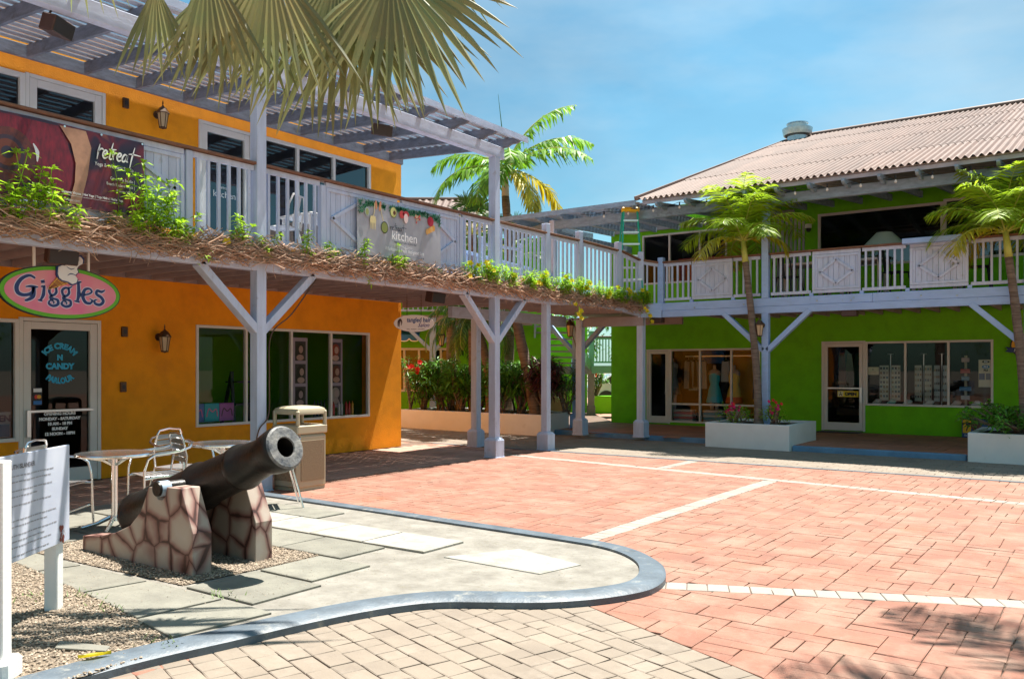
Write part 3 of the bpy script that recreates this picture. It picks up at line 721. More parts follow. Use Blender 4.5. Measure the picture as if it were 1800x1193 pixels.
# ================================================================ ORANGE BUILDING
ob = thing('orange_building', (XL, 8.0, 0), 'two storey orange stucco building with shop windows and glass doors', 'building')
Y0, Y1 = -4.0, 12.92
low_ops = [(2.9, 5.42, .62, 2.27), (5.42, 6.55, 0, 2.30), (8.12, 12.0, .66, 2.31)]
up_ops = [(1.0, 5.50, 3.30, 5.60), (5.50, 6.62, 3.20, 5.62), (8.17, 9.20, 3.20, 5.62), (9.20, 12.03, 3.75, 5.64)]
wall('wall', FL, Y0, Y1, 0, 6.45, low_ops + up_ops, M['orange'], ob)
b = MB(); b.fbox(WF, XL - 9, XL - .2, Y1 - .2, Y1, 0, 6.45); b.build('side_wall', M['orange'], ob)
b = MB(); b.fbox(WF, XL - 9, XL - .2, Y0, Y0 + .2, 0, 6.45); b.build('side_wall', M['orange'], ob)
b = MB(); b.box(XL - 9, XL - .21, Y0 + .2, Y1 - .21, 6.2, 6.4); b.build('roof', M['conc'], ob)
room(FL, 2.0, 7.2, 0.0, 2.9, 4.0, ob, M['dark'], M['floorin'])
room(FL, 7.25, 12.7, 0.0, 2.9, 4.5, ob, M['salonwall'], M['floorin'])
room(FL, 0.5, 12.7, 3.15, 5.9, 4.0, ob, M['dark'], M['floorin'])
window(FL, 2.9, 5.42, .62, 2.27, ob, gl='glasse')
window(FL, 8.12, 12.0, .66, 2.31, ob, mull=(9.09, 10.06, 11.0), fw=.045)
window(FL, 1.0, 5.50, 3.30, 5.60, ob, mull=(3.2,), fw=.07, gl='glassd')
window(FL, 9.20, 12.03, 3.75, 5.64, ob, mull=(10.2, 11.07), fw=.06, gl='glassd')
dr = door(FL, 5.42, 6.55, 0.0, 2.30, ob, gl='glasse')
d2 = door(FL, 5.50, 6.62, 3.20, 5.62, ob, gl='glassd', bar=False)
d3 = door(FL, 8.17, 9.20, 3.20, 5.62, ob, gl='glassd', handle='R', bar=False)
# lettering and stickers on the ice cream door
CY = paint((0.02, 0.42, 0.70)); WH = paint((0.85, 0.85, 0.85)); BK = paint((0.015, 0.015, 0.02)); NAVY = paint((0.01, 0.035, 0.16))
ac = 5.985
def bol(s, a, c, h, m, par, **k): return text(FL, s, a, c, h, m, par, b=k.pop('b', -.024), bold=k.pop('bold', .012), **k)
bol('ICE CREAM', ac, 1.65, .078, CY, dr, arc=(.235, True), sx=.84, bold=.007); bol('N', ac, 1.725, .075, CY, dr, bold=.007); bol('CANDY', ac, 1.60, .08, CY, dr, bold=.007)
bol('PARLOUR', ac, 1.70, .08, CY, dr, arc=(.305, False), sx=.88, bold=.007)
for s_, z in (('OPENING HOURS', .955), ('MONDAY - SATURDAY', .885), ('10 AM - 10 PM', .815), ('SUNDAY', .745), ('12 NOON - 10PM', .675)): bol(s_, ac, z, .040, WH, dr, bold=.004)
b = MB(); b.fbox(FL, 5.62, 5.74, -.026, -.022, 1.10, 1.34); stk = b.build('sticker', BK, dr)
b = MB(); b.fbox(FL, 5.625, 5.735, -.021, -.020, 1.28, 1.33); b.build('card_mark', WH, dr)
b = MB(); disc(b, FL, 5.665, 1.215, .028, .028, -.0195); b.build('card_mark', paint((.75, .04, .02)), dr, norm=False)
b = MB(); disc(b, FL, 5.70, 1.215, .028, .028, -.019); b.build('card_mark', paint((.85, .40, .02)), dr, norm=False)
b = MB(); b.fbox(FL, 5.625, 5.735, -.021, -.020, 1.11, 1.16); b.build('card_mark', paint((.03, .18, .5)), dr)
os_ = thing('open_sign', FL(5.2, -.02, .78), 'blue and white OPEN sign inside the window left of the ice cream door', 'sign')
b = MB(); b.fbox(FL, 5.06, 5.36, -.10, -.09, .68, 1.02); b.build('board', WH, os_)
b = MB(); b.fbox(FL, 5.07, 5.35, -.089, -.087, .69, .86); b.build('band', paint((.02, .35, .62)), os_)
text(FL, 'OPEN', 5.21, .895, .085, NAVY, os_, b=-.087, bold=.006)
# lettering on the upstairs kitchen door
text(FL, 'retreat', 8.68, 4.58, .055, WH, d3, b=-.024, shear=.3); text(FL, 'kitchen', 8.68, 4.44, .11, WH, d3, b=-.024)
b = MB(); b.fbox(FL, 8.33, 9.03, -.33, -.32, 3.4, 4.62); 
tag(b.build('blue_screen', M['bluep']), 'blue screen hanging behind the upstairs kitchen door', 'screen')
b = MB(); b.fbox(FL, 9.3, 11.9, -1.3, -1.25, 3.3, 4.75)
tag(b.build('blue_partition', M['bluep']), 'blue painted partition inside the upstairs corner windows', 'partition')
# brown outlet boxes and wall lamps
for (a, z, lab) in ((6.91, 2.15, 'small brown outlet box beside the lower lantern'), (6.89, 1.33, 'small brown outlet box at waist height right of the ice cream door'), (6.93, 5.56, 'small brown outlet box high on the upstairs orange wall')):
    t = thing('outlet_box', FL(a, 0, z), lab, 'outlet box', 'brown outlet boxes on the orange wall')
    b = MB(); b.fbox(FL, a - .045, a + .045, 0, .04, z - .075, z + .075); b.build('cover', M['bronze'], t, bevel=.006)
    b = MB(); b.fbox(FL, a - .02, a + .02, .04, .047, z - .03, z + .03); b.build('flap', M['black'], t)
def lantern(F, a, z, label, m=None, s=1.0):
    m = m or M['bronze']
    t = thing('wall_lantern', F(a, 0, z), label, 'wall lamp', 'wall lanterns')
    Mx = Matrix.Translation(F(a, .17 * s, z))
    b = MB(); b.lathe(Matrix.Translation(F(a, .015, z + .05 * s)) @ Matrix.Rotation(pi / 2, 4, F.n.cross(Vector((0, 0, 1)))), [(.06 * s, -.012), (.06 * s, .012), (.03 * s, .03)], 12)
    b.tube([F(a, .02, z + .03 * s), F(a, .10 * s, z - .0), F(a, .15 * s, z + .08 * s), F(a, .17 * s, z + .17 * s), F(a, .17 * s, z + .12 * s)], .012 * s, 8); b.build('bracket', m, t, smooth=True)
    b = MB(); b.lathe(Mx, [(.001, .25 * s), (.012 * s, .20 * s), (.006 * s, .18 * s), (.02 * s, .15 * s), (.05 * s, .13 * s), (.095 * s, .06 * s), (.1 * s, .045 * s), (.085 * s, .045 * s)], 6); b.build('cap', m, t)
    b = MB()
    for k in range(6):
        an = pi / 3 * k; b.bar(Mx @ Vector((.082 * s * cos(an), .082 * s * sin(an), .05 * s)), Mx @ Vector((.05 * s * cos(an), .05 * s * sin(an), -.17 * s)), .009 * s, .009 * s)
    b.lathe(Mx, [(.056 * s, -.165 * s), (.056 * s, -.18 * s), (.02 * s, -.19 * s), (.001, -.20 * s)], 6); b.build('cage', m, t)
    b = MB(); b.lathe(Mx, [(.076 * s, .048 * s), (.046 * s, -.165 * s)], 6, cap=False); b.build('lamp_glass', M['lampglass'], t)
    return t
lantern(FL, 7.47, 2.04, 'lower bronze lantern on the orange wall between the door and the salon window')
lantern(FL, 7.44, 5.46, 'upper bronze lantern on the orange wall above the banner')
# what stands in the salon window
def salon_banner(a, label, skin):
    t = thing('salon_poster', FL(a, -.3, 1.4), label, 'poster', 'hanging hair portraits in the salon window')
    b = MB(); b.fbox(FL, a - .17, a + .17, -.31, -.30, .85, 2.18); b.build('cloth', paint((.42, .34, .42)), t)
    for k in range(3):
        z = 1.93 - k * .42; an = a + (.01 if k % 2 else -.01)
        b = MB(); b.fbox(FL, a - .125, a + .125, -.299, -.297, z - .18, z + .18); b.build('photo', paint((.05, .035, .04)), t)
        b = MB(); disc(b, FL, an, z + .04, .10, .11, -.2955); disc(b, FL, an - .03, z - .07, .09, .10, -.2952); b.build('hair', paint(skin[k][0]), t, norm=False)
        b = MB(); disc(b, FL, an + .02, z + .03, .05, .07, -.2945); disc(b, FL, an + .0, z - .12, .085, .055, -.2945); b.build('face', paint(skin[k][1]), t, norm=False)
salon_banner(10.52, 'left hanging strip of three dark haired portraits in the salon window', [((.03, .015, .012), (.5, .3, .25)), ((.02, .01, .01), (.5, .33, .28)), ((.02, .01, .01), (.42, .30, .3))])
salon_banner(11.40, 'right hanging strip of three portraits with red and blonde hair in the salon window', [((.30, .04, .02), (.6, .4, .32)), ((.14, .03, .02), (.5, .3, .22)), ((.35, .30, .26), (.45, .33, .3))])
BC = {}
for k, (a, c_) in enumerate(((11.12, 'r'), (11.19, 'r'), (11.33, 's'), (11.40, 's'), (11.52, 'r'), (11.60, 'r'), (11.68, 'y'), (10.72, 'k'), (10.80, 'k'), (10.88, 'k'), (10.96, 'k'))):
    cm = {'r': (.45, .02, .01), 's': (.5, .5, .5), 'y': (.6, .3, .02), 'k': (.03, .03, .03)}[c_]
    h = .26 if c_ != 'k' else .30
    nm = {'r': 'red', 's': 'silver', 'y': 'yellow', 'k': 'black'}[c_]
    t = thing('hair_product_bottle', FL(a, -.14, .71), nm + ' hair product bottle on the salon window sill, ' + ('first', 'second', 'third', 'fourth')[BC.setdefault(c_, 0)] + ' of its colour from the left', 'bottle', nm + ' bottles on the salon window sill'); BC[c_] += 1
    b = MB(); b.lathe(Matrix.Translation(FL(a, -.14, .71)), [(.026, 0), (.027, .01), (.026, h * .8), (.012, h * .86), (.012, h)], 10); b.build('bottle_body', paint(cm, .3), t, smooth=True)
t = thing('step_shelf', FL(9.6, -.8, 0), 'black folding display ladder standing inside the salon window', 'shelf')
for sx_ in (-.35, .35):
    b = MB(); b.bar(FL(9.6 + sx_, -.5, 0), FL(9.6 + sx_ * .6, -.8, 1.55), .05, .05); b.bar(FL(9.6 + sx_, -1.1, 0), FL(9.6 + sx_ * .6, -.8, 1.55), .05, .05); b.build('leg', M['black'], t)
for z in (.5, .95, 1.35):
    b = MB(); b.fbox(FL, 9.28 + z * .06, 9.92 - z * .06, -.95, -.6, z, z + .03); b.build('shelf', M['black'], t)
# children's table and panels in the left pane
t = thing('painted_panel', FL(8.6, -.25, .8), 'row of blue pink and turquoise painted panels inside the ice cream shop window', 'painting')
for k, cc in enumerate(((.08, .16, .42), (.02, .40, .45), (.45, .12, .40))):
    a = 8.2 + k * .29; b = MB(); b.fbox(FL, a, a + .28, -.32, -.30, .72, 1.02); b.build('panel', paint(cc), t)
    b = MB(); ribbon(b, FL, [(a + .04, .80), (a + .08, .93), (a + .15, .88), (a + .22, .92), (a + .25, .80)], .02, -.297); b.build('figure', paint(((.75, .15, .3), (.8, .2, .35), (.08, .02, .03))[k]), t, norm=False)
b = MB(); b.lathe(Matrix.Translation(FL(8.65, -.9, .70)), [(.001, 0), (.5, 0), (.5, .03), (.001, .03)], 24); b.lathe(Matrix.Translation(FL(8.65, -.9, 0)), [(.2, 0), (.03, .05), (.03, .7)], 12)
tag(b.build('indoor_table', paint((.6, .65, .66), .3)), 'pale round table just inside the shop window', 'table')
t = thing('fridge', FL(8.7, -3.6, 0), 'tall dark display cabinet at the back of the lime green shop', 'cabinet')
b = MB(); b.fbox(FL, 8.2, 9.2, -4.2, -3.5, 0, 2.1); b.build('body', M['black'], t)
b = MB(); b.fbox(FL, 8.28, 9.12, -3.5, -3.47, .2, 1.9); b.build('door', paint((.06, .10, .05), .2), t)

# ================================================================ GREEN BUILDING
gb_ = thing('green_building', (-4, YG, 0), 'two storey lime green stucco building under a pink corrugated roof', 'building')
g_low = [(-10.55, -9.86, .12, 2.13), (-9.86, -7.38, .16, 2.13), (-5.86, -4.86, .12, 2.26), (-4.86, -2.22, .74, 2.24)]
g_up = [(-10.68, -8.25, 3.9, 5.26), (-5.95, -3.2, 4.02, 5.35), (-3.2, -0.8, 4.02, 5.40)]
wall('wall', FG, -11.66, 6.0, .09, 5.9, g_low + g_up, M['green'], gb_)
for q_ in ((-11.66, -11.46, YG + .2, YG + 12), (5.8, 6.0, YG + .2, YG + 12), (-11.46, 5.8, YG + 11.8, YG + 12)):
    b = MB(); b.box(*q_, .05, 5.9); b.build('side_wall', M['green'], gb_)
b = MB(); b.box(-11.8, -8.6, YG + .25, YG + 12.1, 5.9, 6.05); b.build('flat_roof', M['conc'], gb_)
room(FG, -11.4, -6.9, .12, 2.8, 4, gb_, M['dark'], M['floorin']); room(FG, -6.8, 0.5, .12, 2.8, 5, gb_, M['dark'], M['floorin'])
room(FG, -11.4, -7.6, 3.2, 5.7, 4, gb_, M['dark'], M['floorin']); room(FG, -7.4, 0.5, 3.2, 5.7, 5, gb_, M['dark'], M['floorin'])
g1 = door(FG, -10.55, -9.86, .12, 2.13, gb_, fw=.07, handle='R', bar=False)
window(FG, -9.86, -7.38, .16, 2.13, gb_, mull=(-9.0, -8.14), trans=(.66,), fw=.05)
g2 = door(FG, -5.86, -4.86, .12, 2.26, gb_, fw=.08, handle='R', gl='glasse')
window(FG, -4.86, -2.22, .74, 2.24, gb_, mull=(-3.99, -3.10), fw=.05)
window(FG, -10.68, -8.25, 3.9, 5.26, gb_, mull=(-9.87, -9.0), fw=.05)
window(FG, -5.95, -3.2, 4.02, 5.35, gb_, fw=.06, gl='glassd'); window(FG, -3.2, -.8, 4.02, 5.40, gb_, fw=.06, gl='glassd')
# corrugated gable roof, laid in overlapping sheets
RY0, RZ0, RY1, RZ1 = 16.80, 5.33, 27.5, 8.98
rfb = MB(); rfb.box(-8.6, 6, RY0 + .25, RY0 + .3, RZ0 - .10, RZ0 - .02)
sl = (RZ1 - RZ0) / (RY1 - RY0); per = 0.13
shw = per * 7
def sheet(x0, y0, y1, dz):
    mb = MB(); n = int(round(shw / per)) * 8; rows = [y0, (y0 + y1) / 2, y1]; V = []
    for y in rows:
        for i in range(n + 1):
            x = x0 + i * per / 8; V.append((x, y, RZ0 + (y - RY0) * sl + dz + .028 * cos(2 * pi * x / per)))
    mb.add(V, [(r * (n + 1) + i, r * (n + 1) + i + 1, (r + 1) * (n + 1) + i + 1, (r + 1) * (n + 1) + i) for r in range(2) for i in range(n)])
    o = mb.build('roof_sheet', M['roof'], gb_, norm=False, smooth=2); return o
nsh = int(13.6 / shw) + 1
for r, (ya, yb) in enumerate(((16.80, 19.35), (19.20, 22.6), (22.45, 25.3), (25.15, 27.5))):
    for i in range(nsh): sheet(-8.65 + i * shw, ya, yb, .012 * r + rnd.uniform(0, .004))
b = MB(); b.tube([(-8.72, 27.5, RZ1 + .05), (5.2, 27.5, RZ1 + .05)], .09, 10); b.build('ridge_cap', M['roof'], gb_, smooth=True)
b = MB(); b.bar((-8.68, 16.8, RZ0 + .02), (-8.68, 27.5, RZ1 + .02), .05, .10); b.build('rake_board', M['roof'], gb_)
b = MB(); b.add([(-8.65, 27.5, RZ1), (5.2, 27.5, RZ1), (5.2, 38, RZ0 + .1), (-8.65, 38, RZ0 + .1)], [(0, 1, 2, 3)]); b.build('rear_slope', M['roof'], gb_, norm=False)
b = MB(); b.add([(-8.60, 21.2, 5.85), (-8.60, 34, 5.85), (-8.60, 27.5, RZ1 - .05), ], [(0, 1, 2)]); b.build('gable', M['green'], gb_, norm=False)
b = MB(); b.box(-8.6, 5.6, 16.98, 17.01, RZ0 - .09, RZ0 - .015)
b.build('eave_board', M['woodh'], gb_)
# boarded underside between the rafters
for k in range(22):
    y = 16.95 + k * .19
    b = MB(); b.box(-8.6, 5.6, y, y + .165, RZ0 + (y - RY0) * sl - .055, RZ0 + (y - RY0) * sl - .035); b.build('soffit_board', M['slat'], gb_)
vt = thing('roof_vent', (-8.65 + .95, 27.2, 8.9), 'galvanised round roof vent on the ridge of the pink roof', 'vent')
T = Matrix.Translation((-8.25, 27.0, 8.45))
b = MB(); b.lathe(T, [(.30, 0), (.31, .46), (.42, .50), (.46, .68), (.46, .71), (.42, .71)], 28); b.build('lower_drum', M['galv'], vt, smooth=True)
b = MB(); b.lathe(T, [(.29, .60), (.31, .84), (.33, .85), (.33, .88), (.28, .88)], 28); b.build('upper_drum', M['galv'], vt, smooth=True)
# dome camera
t = thing('security_camera', FG(-6.15, .1, 5.05), 'white dome security camera under the eave of the green wall', 'camera')
b = MB(); b.lathe(Matrix.Translation(FG(-6.15, .1, 4.98)), [(.001, .14), (.08, .14), (.08, .05), (.07, .04)], 16); b.build('housing', M['white'], t, smooth=True)
b = MB(); b.lathe(Matrix.Translation(FG(-6.15, .1, 4.98)), [(.065, .04), (.06, -.01), (.03, -.05), (.001, -.06)], 16); b.build('dome', M['black'], t, smooth=True)

# ---- shop windows of the green building
def mannequin(a, b_, z, col, col2, label, h=1.55, skin=(.55, .40, .28)):
    t = thing('mannequin', FG(a, b_, z), label, 'mannequin')
    T = Matrix.Translation(FG(a, b_, z))
    b = MB(); b.lathe(T @ Matrix.Diagonal((1, .65, 1, 1)), [(.03, h), (.045, h - .02), (.045, h - .1), (.15, h - .16), (.17, h - .24), (.14, h - .34)], 16); b.build('bust', paint(skin), t, smooth=True)
    b = MB(); b.lathe(T @ Matrix.Diagonal((1, .7, 1, 1)), [(.16, h - .22), (.15, h - .40), (.12, h - .52), (.17, h - .68), (.20, h - .85)], 18); b.build('bodice', paint(col), t, smooth=True)
    b = MB(); b.lathe(T @ Matrix.Diagonal((1, .8, 1, 1)), [(.20, h - .85), (.235, h - 1.0), (.22, h - 1.02)], 18); b.build('hem', paint(col2), t, smooth=True)
    for s_ in (-1, 1):
        b = MB(); b.tube([FG(a + s_ * .08, b_, z + h - .95), FG(a + s_ * .07, b_, z + h - 1.25), FG(a + s_ * .06, b_, z + .06)], [.065, .05, .035], 8); b.build('leg', paint(skin), t, smooth=True)
mannequin(-8.90, -.75, .15, (.03, .55, .68), (.02, .60, .78), 'mannequin in a short turquoise dress in the left shop window')
mannequin(-8.33, -.7, .15, (.9, .62, .08), (.85, .18, .02), 'mannequin in a yellow dress with orange hem in the left shop window')
b = MB(); b.fbox(FG, -8.75, -8.05, -1.7, -1.65, .1, 2.6)
tag(b.build('hanging_cloth', paint((.95, .45, .02))), 'orange backdrop cloth hanging behind the yellow dress', 'cloth')
for k, (a, cc, L_) in enumerate(((-9.7, (.30, .28, .24), .75), (-9.55, (.35, .33, .26), .8), (-9.42, (.18, .18, .18), .7), (-9.28, (.4, .38, .34), .75), (-8.62, (.45, .44, .42), .55), (-7.75, (.03, .04, .06), 1.0), (-7.6, (.05, .06, .08), .9), (-7.5, (.10, .16, .20), .8))):
    t = thing('hanging_garment', FG(a, -.9, 1.8), ('leftmost charcoal shirt', 'olive grey shirt', 'black shirt between two grey ones', 'grey shirt nearest the turquoise dress', 'patterned short top above the dresses', 'long black garment right of the orange cloth', 'dark navy garment', 'blue grey garment nearest the palm trunk')[k] + ' hanging in the left shop window', 'clothing', 'hanging garments in the left shop window')
    b = MB(); b.prism(FG, [(a - .10, 1.80), (a + .10, 1.80), (a + .13, 1.8 - L_), (a - .13, 1.8 - L_)], -.9, -.82); b.build('cloth', paint(cc), t)
    b = MB(); b.tube([FG(a - .1, -.86, 1.80), FG(a, -.86, 1.86), FG(a + .1, -.86, 1.80)], .006, 5); b.tube([FG(a, -.86, 1.86), FG(a, -.86, 1.93)], .004, 5); b.build('hanger', M['alus'], t)
b = MB(); b.fbox(FG, -9.8, -7.45, -.9, -.86, 1.93, 1.96); tag(b.build('clothes_rail', M['alus']), 'clothes rail across the left shop window', 'rail')
for k, (a, cc) in enumerate(((-9.6, (.75, .25, .25)), (-8.75, (.15, .4, .5)), (-8.1, (.7, .6, .5)))):
    t = thing('towel_stack', FG(a, -.45, .18), ('pink', 'blue', 'cream')[k] + ' folded striped towels at the foot of the left shop window', 'towels')
    for j in range(5):
        b = MB(); b.fbox(FG, a - .28, a + .28, -.55, -.25, .18 + j * .065, .24 + j * .065); b.build('towel', paint(cc if j % 2 else (.7, .68, .65)), t, bevel=.02)
b = MB(); b.fbox(FG, -9.75, -9.05, -1.9, -1.8, 1.75, 2.1); tag(b.build('blue_banner', M['bluep']), 'blue banner at the top of the left shop window', 'banner')
# gown seen through the left door
mannequin(-10.25, -1.0, .15, (.25, .30, .32), (.15, .2, .22), 'pale grey gown on a mannequin behind the left glass door', h=1.75, skin=(.5, .5, .5))
# card racks in the right shop window
def rack(a, z0, w, rows, label, cc=(.62, .62, .52)):
    t = thing('card_rack', FG(a, -.55, z0), label, 'display rack')
    b = MB(); b.tube([FG(a, -.55, .12), FG(a, -.55, 1.95)], .015, 8); b.tube([FG(a - .07, -.55, 1.95), FG(a + .07, -.55, 1.95)], .015, 8); b.build('pole', M['alus'], t)
    for side in (-1, 1):
        p = MB(); x0 = a + side * (w / 2 + .03); p.fbox(FG, x0 - w / 2, x0 + w / 2, -.50, -.49, .85, 1.68); pn = p.build('panel', paint(cc), t)
        for r in range(rows):
            for q in range(3):
                xx = x0 - w / 2 + w * (q + .5) / 3; zz = .91 + .77 * r / rows + .04
                m_ = paint(rnd.choice([(.06, .1, .12), (.3, .2, .1), (.1, .2, .22), (.05, .05, .05), (.35, .30, .2)]))
                c = MB(); c.fbox(FG, xx - w * .11, xx + w * .11, -.489, -.485, zz - .025, zz + .03); c.build('card', m_, pn)
rack(-4.42, .7, .20, 7, 'left spinning rack with jewellery cards in the right shop window')
rack(-3.70, .7, .15, 6, 'middle spinning rack with small cards in the right shop window', (.50, .5, .42))
rack(-3.32, .7, .12, 5, 'right spinning rack with glassy packets in the right shop window', (.42, .5, .52))
t = thing('souvenir_stand', FG(-2.82, -.5, .7), 'tall stand hung with red and blue souvenirs in the right shop window', 'display stand')
b = MB(); b.tube([FG(-2.82, -.5, .12), FG(-2.82, -.5, 1.9)], .03, 8); b.build('pole', paint((.5, .45, .3)), t)
for (z, cc, w) in ((1.80, (.5, .35, .35), .16), (1.55, (.5, .03, .03), .20), (1.38, (.1, .3, .45), .16), (1.15, (.05, .25, .5), .24), (.95, (.4, .5, .55), .18)):
    b = MB(); b.fbox(FG, -2.82 - w / 2, -2.82 + w / 2, -.47, -.42, z - .05, z + .05); b.build('souvenir', paint(cc), t, bevel=.01)
for k, (a, cc, lab) in enumerate(((-4.62, (.6, .55, .5), 'cream conch shell'), (-4.30, (.25, .6, .5), 'green glass shell'), (-3.95, (.7, .68, .62), 'pale shell'), (-3.50, (.75, .72, .66), 'big white seashell'), (-2.95, (.65, .5, .45), 'pinkish shell'), (-2.55, (.75, .75, .74), 'white folded shell'))):
    t = MB(); t.lathe(Matrix.Translation(FG(a, -.13, .83)) @ Matrix.Rotation(1.3, 4, 'Y') @ Matrix.Diagonal((1, .8, 1, 1)), [(.001, -.13), (.03, -.08), (.07, -.02), (.06, .04), (.03, .08), (.001, .10)], 10)
    tag(t.build('seashell', paint(cc, .35), smooth=True), lab + ' on the sill of the right shop window', 'seashell')
for (a, z, w, h, cc, lab) in ((-4.70, 1.55, .26, .18, (.72, .65, .42), 'pale yellow notice taped inside the right shop window'),):
    t = thing('window_notice', FG(a, -.035, z), lab, 'notice'); b = MB(); b.fbox(FG, a - w / 2, a + w / 2, -.045, -.04, z - h / 2, z + h / 2); b.build('paper', paint(cc), t)
    text(FG, 'A', a, z + .02, .04, BK, t, b=-.038); 
    for q in range(3):
        b = MB(); b.fbox(FG, a - .08, a + .08, -.039, -.038, z - .02 - q * .022, z - .012 - q * .022); b.build('print_line', paint((.45, .3, .12)), t)
t = thing('poster', FG(-2.37, -.035, 1.5), 'tall cream poster with blue oval and PLS lettering at the right of the shop window', 'poster')
b = MB(); b.fbox(FG, -2.51, -2.27, -.045, -.04, 1.20, 1.80); b.build('paper', paint((.72, .66, .48)), t)
b = MB(); disc(b, FG, -2.37, 1.645, .075, .04, -.038); b.build('oval', paint((.02, .20, .50)), t, norm=False)
b = MB(); disc(b, FG, -2.37, 1.755, .075, .03, -.038); b.build('oval', BK, t, norm=False)
text(FG, 'PLS', -2.37, 1.625, .04, WH, t, b=-.036, bold=.003); text(FG, 'PLS', -2.37, 1.74, .032, WH, t, b=-.036, bold=.003); text(FG, 'PLS', -2.37, 1.55, .04, BK, t, b=-.037, bold=.004)
b = MB(); b.fbox(FG, -2.50, -2.39, -.039, -.037, 1.36, 1.50); b.build('picture', paint((.03, .08, .2)), t)
b = MB(); b.fbox(FG, -2.37, -2.28, -.039, -.037, 1.36, 1.50); b.build('picture', paint((.12, .14, .2)), t)
t = thing('yellow_open_sign', FG(-5.1, -.03, 1.02), 'yellow OPEN sign hanging inside the right glass door', 'sign')
b = MB(); b.fbox(FG, -5.50, -5.02, -.030, -.028, .93, 1.07); b.build('board', paint((.75, .60, .02)), t)
text(FG, 'OPEN', -5.20, .965, .075, BK, t, b=-.026, bold=.008); b = MB(); b.fbox(FG, -5.49, -5.37, -.027, -.026, .94, 1.06); b.build('symbol_panel', paint((.8, .78, .5)), t)
b = MB(); ribbon(b, FG, [(-5.46, .96), (-5.43, 1.0), (-5.40, .965)], .02, -.025); disc(b, FG, -5.43, 1.035, .014, .014, -.025); b.build('symbol', BK, t, norm=False)
for (a, z, cc, L_, lab) in ((-5.60, 2.0, (.55, .02, .03), .8, 'red dress'), (-5.42, 1.98, (.45, .30, .06), .45, 'yellow striped dress'), (-5.25, 2.0, (.02, .14, .08), .8, 'dark green dress'), (-5.12, 2.0, (.35, .06, .18), .3, 'pink top')):
    b = MB(); b.prism(FG, [(a - .05, z), (a + .05, z), (a + .10, z - L_), (a - .10, z - L_)], -.9, -.84)
    tag(b.build('hanging_dress', paint(cc)), lab + ' hanging behind the right glass door', 'dress')
b = MB(); b.fbox(FG, -5.75, -5.0, -1.3, -.9, .45, .62); tag(b.build('display_box', paint((.25, .1, .05))), 'low brown display box behind the right glass door', 'box')
b = MB(); b.fbox(FG, -5.86, -4.9, .05, .55, .101, .115); tag(b.build('door_mat', M['black'], bevel=.004), 'black rubber mat before the right glass door', 'mat')
# red umbrella seen through the upper left window
b = MB(); b.fbox(FG, -10.3, -8.4, -1.6, -1.5, 4.0, 4.75); tag(b.build('red_banner', paint((.55, .05, .03))), 'red hanging behind the upper left window of the green building', 'banner')
# round sign with a palm at the right edge, and board leaning on the wall
t = thing('round_shop_sign', FG(-1.66, .06, 2.05), 'round yellow sign with a black palm and a navy ribbon on the green wall', 'sign')
b = MB(); b.lathe(Matrix.Translation(FG(-1.66, .05, 2.10)) @ Matrix.Rotation(pi / 2, 4, 'X'), [(.24, -.02), (.24, .02), (.001, .02)], 32); b.build('rim', BK, t)
b = MB(); disc(b, FG, -1.66, 2.10, .215, .215, .072, 32); b.build('face', paint((.85, .42, .01)), t, norm=False)
b = MB(); ribbon(b, FG, [(-1.68, 1.98), (-1.66, 2.07), (-1.69, 2.15)], .02, .074)
for an in (20, 60, 110, 150, 190, 340):
    r_ = radians(an); ribbon(b, FG, [(-1.69, 2.15), (-1.69 + .06 * cos(r_), 2.15 + .06 * sin(r_) + .01), (-1.69 + .11 * cos(r_), 2.15 + .11 * sin(r_) - .03)], [.025, .03, .006], .0745)
b.build('palm_emblem', BK, t, norm=False)
b = MB(); b.prism(FG, [(-1.99, 1.97), (-1.90, 1.95), (-1.42, 1.95), (-1.33, 1.97), (-1.38, 2.02), (-1.33, 2.07), (-1.45, 2.055), (-1.88, 2.055), (-1.99, 2.07), (-1.94, 2.02)], .076, .09); b.build('ribbon', NAVY, t)
text(FG, 'Mac', -1.76, 1.965, .065, WH, t, b=.092, bold=.002, shear=.2)
t = thing('leaning_board', FG(-2.5, .2, .1), 'yellow and blue advertising board leaning on the green wall beside the planter', 'sign')
LB = Fr(FG(0, .22, .1), (1, 0, 0), (0, -1, 0))
b = MB(); b.fbox(LB, -2.80, -2.30, 0, .03, 0, .42); b.build('board', paint((.02, .08, .22)), t, bevel=.008)
b = MB(); b.fbox(LB, -2.78, -2.62, .031, .034, .10, .40); b.build('panel', paint((.80, .45, .01)), t)
b = MB(); disc(b, LB, -2.52, .27, .11, .12, .036); b.build('picture', paint((.12, .05, .03)), t, norm=False)
b = MB(); ribbon(b, LB, [(-2.71, .14), (-2.69, .22), (-2.66, .30)], .02, .037); disc(b, LB, -2.68, .30, .05, .03, .0375); b.build('emblem', BK, t, norm=False)
text(LB, 'Ea', -2.72, .03, .045, WH, t, b=.036)
for (a, lab) in ((-4.3, 'brown downlight under the balcony of the green building, over the right shop door'), (-8.45, 'brown downlight under the balcony corner of the green building')):
    b = MB(); b.box(a - .14, a + .14, 17.32, 17.52, 2.63, 2.75); tag(b.build('downlight', M['speaker'], bevel=.01), lab, 'light')
